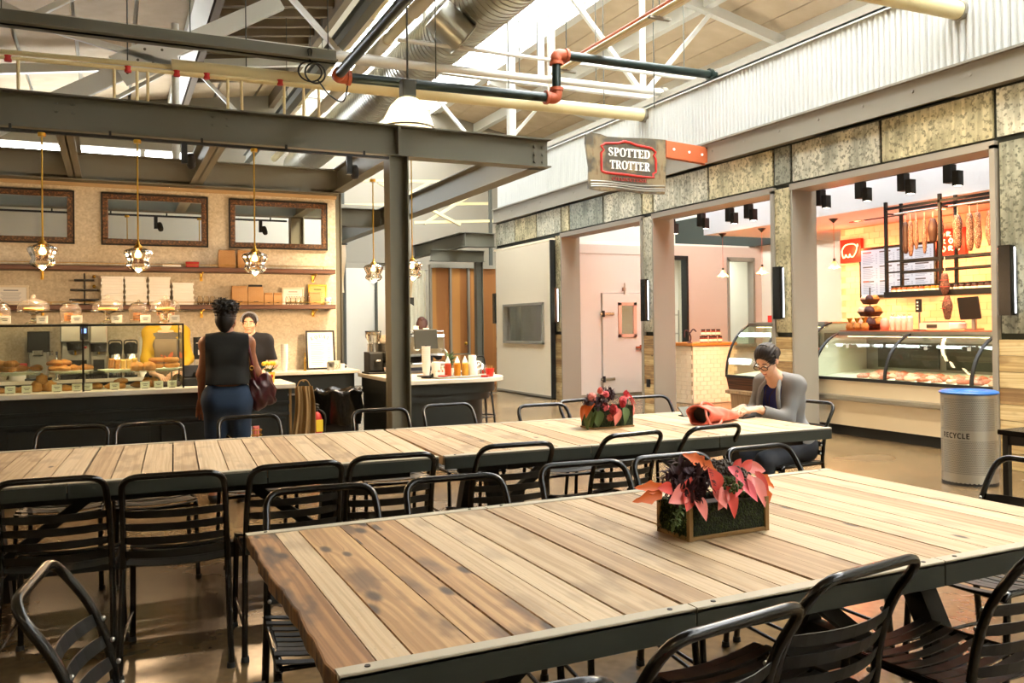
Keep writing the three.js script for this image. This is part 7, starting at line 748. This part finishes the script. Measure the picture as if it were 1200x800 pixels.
function hairGeo(hm, extra, faceCut = 0.03, low = -0.06) {      // skull cap with open face, plus extra ellipsoids [x,y,z,a,b,c]
  const ell = (x, y, z, e) => { const px = (x - e[0]) / e[3], py = (y - e[1]) / e[4], pz = (z - e[2]) / e[5]; return (Math.sqrt(px * px + py * py + pz * pz) - 1) * Math.min(e[3], e[4], e[5]); };
  const f = (x, y, z) => { let d = ell(x, y, z, [0, 0.03, -0.02, 0.083, 0.09, 0.096]); d = Math.max(d, -ell(x, y, z, [0, -0.022, 0.1, 0.07, 0.096, 0.085]), low - y - 0.25 * z * -1); let m = d + 0.0028 * Math.sin(Math.atan2(x, y - 0.03) * 22); for (const e of extra) m = smin(m, ell(x, y, z, e) + (e[6] || 0) * Math.sin(x * 130 + y * 50) * Math.sin(y * 120) * Math.sin(z * 110 + x * 40), 0.02); return m; };
  const lo = [-0.11, -0.13, -0.16], hi = [0.11, 0.16, 0.13]; for (const e of extra) for (let i = 0; i < 3; i++) { lo[i] = Math.min(lo[i], e[i] - e[3 + i] - 0.03); hi[i] = Math.max(hi[i], e[i] + e[3 + i] + 0.03); } return sdfGeo(f, lo, hi, 0.0036).applyMatrix4(hm);
}
const SK = { brown: mat('#8a5638', 0.55), fair: mat('#d8a98a', 0.5), tan: mat('#c08a66', 0.5) }, HAIR = { black: mat('#14100d', 0.65), dark: mat('#221812', 0.62), light: mat('#6a4a2c', 0.6) };
// ---- customer in black top, seen from behind
{
  const G = thing('person', 'customer standing in black sleeveless top and denim shorts holding a maroon shoulder bag', 'person', [0.86, 0, -7.33], Math.PI - 0.12); const s = 0.955;
  const p = buildPerson({ group: G, scale: s, hip: [0, 0.87, 0], spine: [0, 1, 0.03], handL: [0.21, 0.84, 0.14], handR: [-0.2, 0.92, 0.22], elbL: [0.3, -0.3, -0.8], elbR: [-0.4, -0.3, -0.8], footL: [0.11, 0.075, 0.02], footR: [-0.11, 0.075, -0.02], skin: SK.brown, headYaw: -0.35, headPitch: 0.05 });
  p.wear('sleeveless_top', ['torso', 'shoulder'], 0.02, mat('#121310', 0.9), (x, y, z) => Math.max(Math.abs(x) - 0.17, 0.97 - y), 0.05, [[[-0.07, 0.98, 0], [0.07, 0.98, 0], 0.11, 0.11]], 0.012);
  p.wear('denim_shorts', ['pelvis', 'thighL', 'thighR'], 0.024, mat('#1c3048', 0.9), (x, y, z) => Math.max(0.52 - y, y - 1.0), 0.05, [], 0.012, 'dark blue denim'); p.wear('shoe', ['footL'], 0.012, M.blackMatte, null, 0.03, [], 0.012); p.wear('shoe', ['footR'], 0.012, M.blackMatte, null, 0.03, [], 0.012);
  part('hair', hairGeo(p.hm, [[0, 0.0, -0.06, 0.08, 0.09, 0.07], [0, 0.09, -0.04, 0.095, 0.07, 0.095, 0.014], [0.03, 0.135, -0.03, 0.075, 0.05, 0.075, 0.018], [-0.04, 0.12, -0.05, 0.07, 0.05, 0.07, 0.018], [0, -0.06, -0.06, 0.045, 0.05, 0.04]]), HAIR.black, G);
  const bg = thing('shoulder_bag', 'glossy maroon shoulder bag hanging at the customer\'s side', 'bag', [1.13, 0.9, -7.3], 0.2); const gb = new THREE.SphereGeometry(1, 24, 16), q = gb.attributes.position; for (let i = 0; i < q.count; i++) { const x = q.getX(i), y = q.getY(i), z = q.getZ(i); q.setXYZ(i, x * 0.12 * (1 + 0.15 * Math.max(0, -y)) + 0.01 * Math.sin(y * 9), y * 0.15 + 0.02 * Math.sin(x * 5), z * 0.075 + 0.012 * Math.sin(x * 12 + y * 7)); } gb.computeVertexNormals(); part('pouch', gb, mat('#3a0f16', 0.3), bg); part('strap', tube([[-0.06, 0.1, 0.02], [-0.1, 0.28, 0.03], [-0.12, 0.42, 0.0], [-0.1, 0.3, -0.05], [-0.04, 0.1, -0.04]], 0.011, 40, 7), mat('#5a1a24', 0.3), bg); part('buckle', new THREE.TorusGeometry(0.016, 0.004, 6, 14).translate(-0.1, 0.2, 0.04), M.brass, bg);
}
// ---- barista in yellow cardigan
{
  const G = thing('person', 'barista in yellow cardigan and grey apron working behind the pastry case', 'person', [0.49, 0, -9.1], -0.1); const s = 1.0;
  const p = buildPerson({ group: G, scale: s, hip: [0, 0.94, 0], spine: [0, 1, 0.06], handL: [0.13, 1.02, 0.28], handR: [-0.1, 1.0, 0.29], shoulder: 0.148, elbL: [0.45, -0.9, -0.3], elbR: [-0.45, -0.9, -0.3], footL: [0.1, 0.075, 0], footR: [-0.1, 0.075, 0], skin: SK.fair, headPitch: 0.35, headYaw: 0.1, dirL: [-0.7, -0.2, 0.6], dirR: [0.7, -0.2, 0.6] });
  const yel = mat('#c8a018', 0.9, 0, { map: T.knit }); p.wear('cardigan', ['torso', 'shoulder', 'uarmL', 'uarmR', 'farmL', 'farmR'], 0.012, yel, (x, y, z) => { const v = 0.075 - Math.abs(x); return Math.max(0.92 - y, z > 0.05 && y < 1.42 ? v : -1, Math.hypot(x - p.wL[0], y - p.wL[1], z - p.wL[2]) < 0.07 || Math.hypot(x - p.wR[0], y - p.wR[1], z - p.wR[2]) < 0.07 ? 0.01 : -1); }, 0.04, [], 0.012);
  p.wear('shirt', ['torso', 'shoulder', 'pelvis'], 0.01, mat('#5a5048', 0.9), (x, y, z) => Math.max(0.9 - y, y - 1.4), 0.05, [], 0.014); p.wear('trousers', ['pelvis', 'thighL', 'thighR', 'shinL', 'shinR'], 0.018, mat('#22242a', 0.9), (x, y) => y - 1.0, 0.05, [], 0.016);
  p.wear('apron', ['torso', 'pelvis'], 0.034, mat('#7a6a54', 0.95), (x, y, z) => Math.max(Math.abs(x) - 0.105, 0.62 - y, y - 1.33, 0.02 - z), 0.06, [], 0.012, 'grey-brown apron with orange print'); for (const [x, y, a] of [[-0.03, 1.16, 0.4], [0.03, 1.14, -0.5], [0, 1.1, 0.1]]) part('apron_print', rot(leafGeo(0.08, 0.02, 0.01), -1.4, 0, a).translate(x, y, 0.155), mat('#c8643c', 0.8), G); part('apron_strap', [tube([[0.09, 1.32, 0.12], [0.075, 1.43, 0.07], [0.05, 1.475, 0.0]], 0.007, 12, 5), tube([[-0.09, 1.32, 0.12], [-0.075, 1.43, 0.07], [-0.05, 1.475, 0.0]], 0.007, 12, 5)], M.leafDark, G); p.wear('shoe', ['footL'], 0.012, M.blackMatte, null, 0.03, [], 0.014); p.wear('shoe', ['footR'], 0.012, M.blackMatte, null, 0.03, [], 0.014); part('hair', hairGeo(p.hm, [[0, 0.02, -0.09, 0.05, 0.05, 0.045]]), HAIR.light, G);
}
// ---- cashier in black t-shirt
{
  const G = thing('person', 'cashier in black t-shirt with pulled-back hair facing the customer', 'person', [1.29, 0, -9.05], -0.25); const s = 0.93;
  const p = buildPerson({ group: G, scale: s, hip: [0, 0.87, 0], spine: [0, 1, 0.03], handL: [0.14, 0.98, 0.22], handR: [-0.14, 0.98, 0.22], footL: [0.1, 0.07, 0], footR: [-0.1, 0.07, 0], skin: SK.fair, headPitch: 0.08, headYaw: -0.1 });
  p.wear('t_shirt', ['torso', 'shoulder', 'uarmL', 'uarmR'], 0.02, mat('#15161a', 0.9), (x, y, z) => Math.max(0.85 - y, 1.1 - y > 0 && Math.abs(x) > 0.16 ? 0.01 : -1), 0.04, [], 0.012); p.wear('trousers', ['pelvis', 'thighL', 'thighR', 'shinL', 'shinR'], 0.018, mat('#1c2230', 0.9), (x, y) => y - 0.95, 0.05, [], 0.016); p.wear('shoe', ['footL'], 0.012, M.blackMatte, null, 0.03, [], 0.014); p.wear('shoe', ['footR'], 0.012, M.blackMatte, null, 0.03, [], 0.014); part('hair', hairGeo(p.hm, [[0.02, 0.03, -0.11, 0.045, 0.045, 0.045]]), HAIR.dark, G); part('headband', new THREE.TorusGeometry(0.088, 0.012, 8, 28, Math.PI).scale(1, 1.14, 1).rotateX(-0.15).translate(0, 0.02, 0.02).applyMatrix4(p.hm), mat('#7c8088', 0.8), G);
}
// ---- worker half hidden behind the order screen
{
  const G = thing('person', 'worker with reddish dark hair half hidden behind the order screen', 'person', [3.74, 0, -10.75], 2.6); const s = 0.9;
  const p = buildPerson({ group: G, scale: s, hip: [0, 0.84, 0], spine: [0, 1, 0.05], handL: [0.16, 0.9, 0.26], handR: [-0.16, 0.9, 0.26], footL: [0.1, 0.07, 0], footR: [-0.1, 0.07, 0], skin: SK.fair, headPitch: 0.2, cell: 0.016 });
  p.wear('t_shirt', ['torso', 'shoulder', 'uarmL', 'uarmR'], 0.02, mat('#1a1a1c', 0.9), (x, y) => 0.84 - y, 0.04, [], 0.016); p.wear('trousers', ['pelvis', 'thighL', 'thighR', 'shinL', 'shinR'], 0.018, mat('#1c2230', 0.9), (x, y) => y - 0.92, 0.05, [], 0.018); for (const f of ['footL', 'footR']) p.wear('shoe', [f], 0.012, M.blackMatte, null, 0.03, [], 0.016); part('hair', hairGeo(p.hm, [[0, 0.0, -0.07, 0.08, 0.1, 0.06], [0, 0.08, -0.08, 0.05, 0.045, 0.05, 0.008]]), mat('#3a1c12', 0.6), G);
}
// ---- seated woman in grey cardigan
{
  const G = thing('person', 'woman seated at the long table in grey cardigan, glasses and blue top, looking down', 'person', [4.36, 0, -4.68], -Math.PI / 2 + 0.12); const s = 0.95;
  const p = buildPerson({ group: G, scale: s, cell: 0.01, shoulder: 0.148, hip: [0, 0.565, -0.06], spine: [0, 1, 0.26], head: [0, 1.155, 0.175], handL: [0.07, 0.83, 0.36], handR: [-0.06, 0.83, 0.37], elbL: [0.3, -1, -0.25], elbR: [-0.3, -1, -0.25], footL: [0.1, 0.08, 0.36], footR: [-0.1, 0.08, 0.34], kneeL: [0.05, 1, 0.4], kneeR: [-0.05, 1, 0.4], skin: SK.fair, headPitch: 0.62, headYaw: 0.12, dirL: [-0.35, -0.06, 0.94], dirR: [0.3, -0.06, 0.94], palmL: [-0.3, -1, 0], palmR: [0.3, -1, 0], curlL: 0.3, curlR: 0.3 });
  const gray = mat('#8f8f8f', 0.95, 0, { map: T.knit }); const nearHand = (x, y, z) => Math.hypot(x - p.wL[0], y - p.wL[1], z - p.wL[2]) < 0.055 || Math.hypot(x - p.wR[0], y - p.wR[1], z - p.wR[2]) < 0.055 ? 0.01 : -1;
  p.wear('blue_top', ['torso', 'shoulder', 'pelvis'], 0.008, mat('#20286c', 0.85), (x, y, z) => Math.max(0.5 - y, y - 0.985 - 0.9 * Math.max(0, Math.abs(x) - 0.05)), 0.045, [], 0.01, 'royal blue top'); p.wear('cardigan', ['torso', 'shoulder', 'uarmL', 'uarmR', 'farmL', 'farmR'], 0.014, gray, (x, y, z) => { const fz = z - (-0.06 + 0.26 * (y - 0.565)); return Math.max(0.54 - y, fz > 0.03 ? 0.08 - Math.abs(x) : -1, nearHand(x, y, z)); }, 0.04, [[[-0.08, 0.6, -0.05], [0.08, 0.6, -0.05], 0.1, 0.1]], 0.009, 'grey knitted cardigan hanging open');
  // soft folds of the cardigan front edges
  for (const k of [-1, 1]) part('cardigan_lapel', tube([[k * 0.055, 1.02, 0.1], [k * 0.08, 0.95, 0.155], [k * 0.09, 0.86, 0.165], [k * 0.1, 0.74, 0.135], [k * 0.105, 0.62, 0.1]], 0.015, 30, 10), gray, G);
  p.wear('trousers', ['pelvis', 'thighL', 'thighR', 'shinL', 'shinR'], 0.014, mat('#23262c', 0.9), (x, y, z) => y - 0.66, 0.04, [], 0.012); p.wear('shoe', ['footL'], 0.012, M.blackMatte, null, 0.03, [], 0.012); p.wear('shoe', ['footR'], 0.012, M.blackMatte, null, 0.03, [], 0.012);
  part('hair', hairGeo(p.hm, [[0, -0.005, -0.11, 0.05, 0.05, 0.045], [0, 0.065, -0.03, 0.078, 0.052, 0.078]]), HAIR.dark, G); part('headband', new THREE.TorusGeometry(0.087, 0.006, 8, 28, Math.PI).scale(1, 1.2, 1).rotateX(-0.25).translate(0, 0.02, 0).applyMatrix4(p.hm), M.blackMatte, G);
  const gl = part('glasses', [...[-0.033, 0.033].map((x) => sweep([...Array(15).keys()].map((i) => { const a = i / 14 * 6.283; return V(x + 0.026 * Math.cos(a), 0.0 + 0.017 * Math.sin(a), 0.098); }), 0.0032, 6)), bar([-0.008, 0.003, 0.099], [0.008, 0.003, 0.099], 0.003, 6), bar([0.058, 0.006, 0.097], [0.078, 0.006, -0.01], 0.003, 6), bar([-0.058, 0.006, 0.097], [-0.078, 0.006, -0.01], 0.003, 6)].map((g) => g.applyMatrix4(p.hm)), M.gloss, G, 'black framed glasses');
  part('necklace', [tube([[-0.05, 1.0, 0.1], [-0.02, 0.9, 0.175], [0, 0.82, 0.16], [0.02, 0.9, 0.175], [0.05, 1.0, 0.1]], 0.003, 40, 5)], M.leafDark, G); part('pendant', new THREE.SphereGeometry(0.02, 14, 10).scale(0.8, 1.1, 0.35).translate(0, 0.79, 0.165), M.paper, G);
  const ph = thing('mobile_phone', 'black phone lying under the seated woman\'s hands', 'phone', [3.93, TOP + 0.001, -4.6], 0.3); part('case', cbx(0.15, 0.01, 0.075, 0.003, 0, 0.005, 0), M.blackMatte, ph); part('screen', bx(0.138, 0.001, 0.066, 0, 0.0106, 0), M.gloss, ph);
}
// ---- pink shoulder bag and tablet on the table
{
  const b = thing('pink_bag', 'coral pink leather tote lying on its side with open mouth', 'bag', [3.6, TOP, -4.5], 0.32); const N = 40, R = 30, pos = [], idx = []; for (let i = 0; i <= R; i++) { const t = i / R, x = -0.2 + t * 0.42, w = lerp(0.085, 0.1, Math.sin(t * Math.PI)) * (1 - 0.45 * t * t), h = lerp(0.062, 0.058, t) * (1 - 0.55 * t * t) * (t > 0.97 ? 0.4 : 1); for (let j = 0; j <= N; j++) { const a = j / N * 6.283, f = 1 + 0.05 * Math.sin(a * 5 + t * 9) + 0.04 * Math.sin(a * 3 - t * 14) + 0.03 * Math.sin(t * 30 + a); pos.push(x + 0.012 * Math.sin(a * 2 + 1), Math.max(0.002, h + h * Math.sin(a) * f), w * Math.cos(a) * f * (t > 0.97 ? 0.7 : 1)); if (i && j) { const q = (i - 1) * (N + 1) + j - 1, e = i * (N + 1) + j - 1; idx.push(q, q + 1, e, q + 1, e + 1, e); } } } const g = new THREE.BufferGeometry(); g.setAttribute('position', new THREE.Float32BufferAttribute(pos, 3)); g.setIndex(idx); g.computeVertexNormals(); const pk = mat('#e0705c', 0.5); part('bag_body', g, pk, b); const rim = []; for (let j = 0; j <= 30; j++) { const a = j / 30 * 6.283; rim.push(V(-0.2 + 0.012 * Math.sin(a * 2 + 1), Math.max(0.006, 0.062 + 0.062 * Math.sin(a) * (1 + 0.05 * Math.sin(a * 5) + 0.04 * Math.sin(a * 3))), 0.085 * Math.cos(a) * (1 + 0.05 * Math.sin(a * 5) + 0.04 * Math.sin(a * 3)))); } part('mouth_rim', sweep(rim, 0.007, 8), pk, b); part('lining', new THREE.CircleGeometry(0.07, 24).scale(1, 0.72, 1).rotateY(-Math.PI / 2).translate(-0.15, 0.062, 0), M.blackMatte, b); part('handle', tube([[-0.19, 0.1, 0.05], [-0.23, 0.05, 0.09], [-0.22, 0.012, 0.11], [-0.14, 0.01, 0.12], [-0.08, 0.03, 0.1]], 0.008, 30, 7), pk, b); part('handle', tube([[-0.17, 0.12, 0.0], [-0.1, 0.135, -0.03], [-0.02, 0.125, -0.04], [0.03, 0.1, -0.03]], 0.008, 24, 7), pk, b);
  const t = thing('folded_tablet', 'dark tablet propped up behind the pink tote', 'tablet', [3.72, TOP, -4.85], -0.1); part('tablet_body', rot(cbx(0.22, 0.1, 0.01, 0.003, 0, 0.05, 0), -0.9, 0, 0), M.steelDark, t); part('stand_flap', rot(cbx(0.2, 0.008, 0.08, 0.003, 0, 0.004, -0.05), 0, 0, 0), M.blackMatte, t);
}
renderer.render(scene, camera);
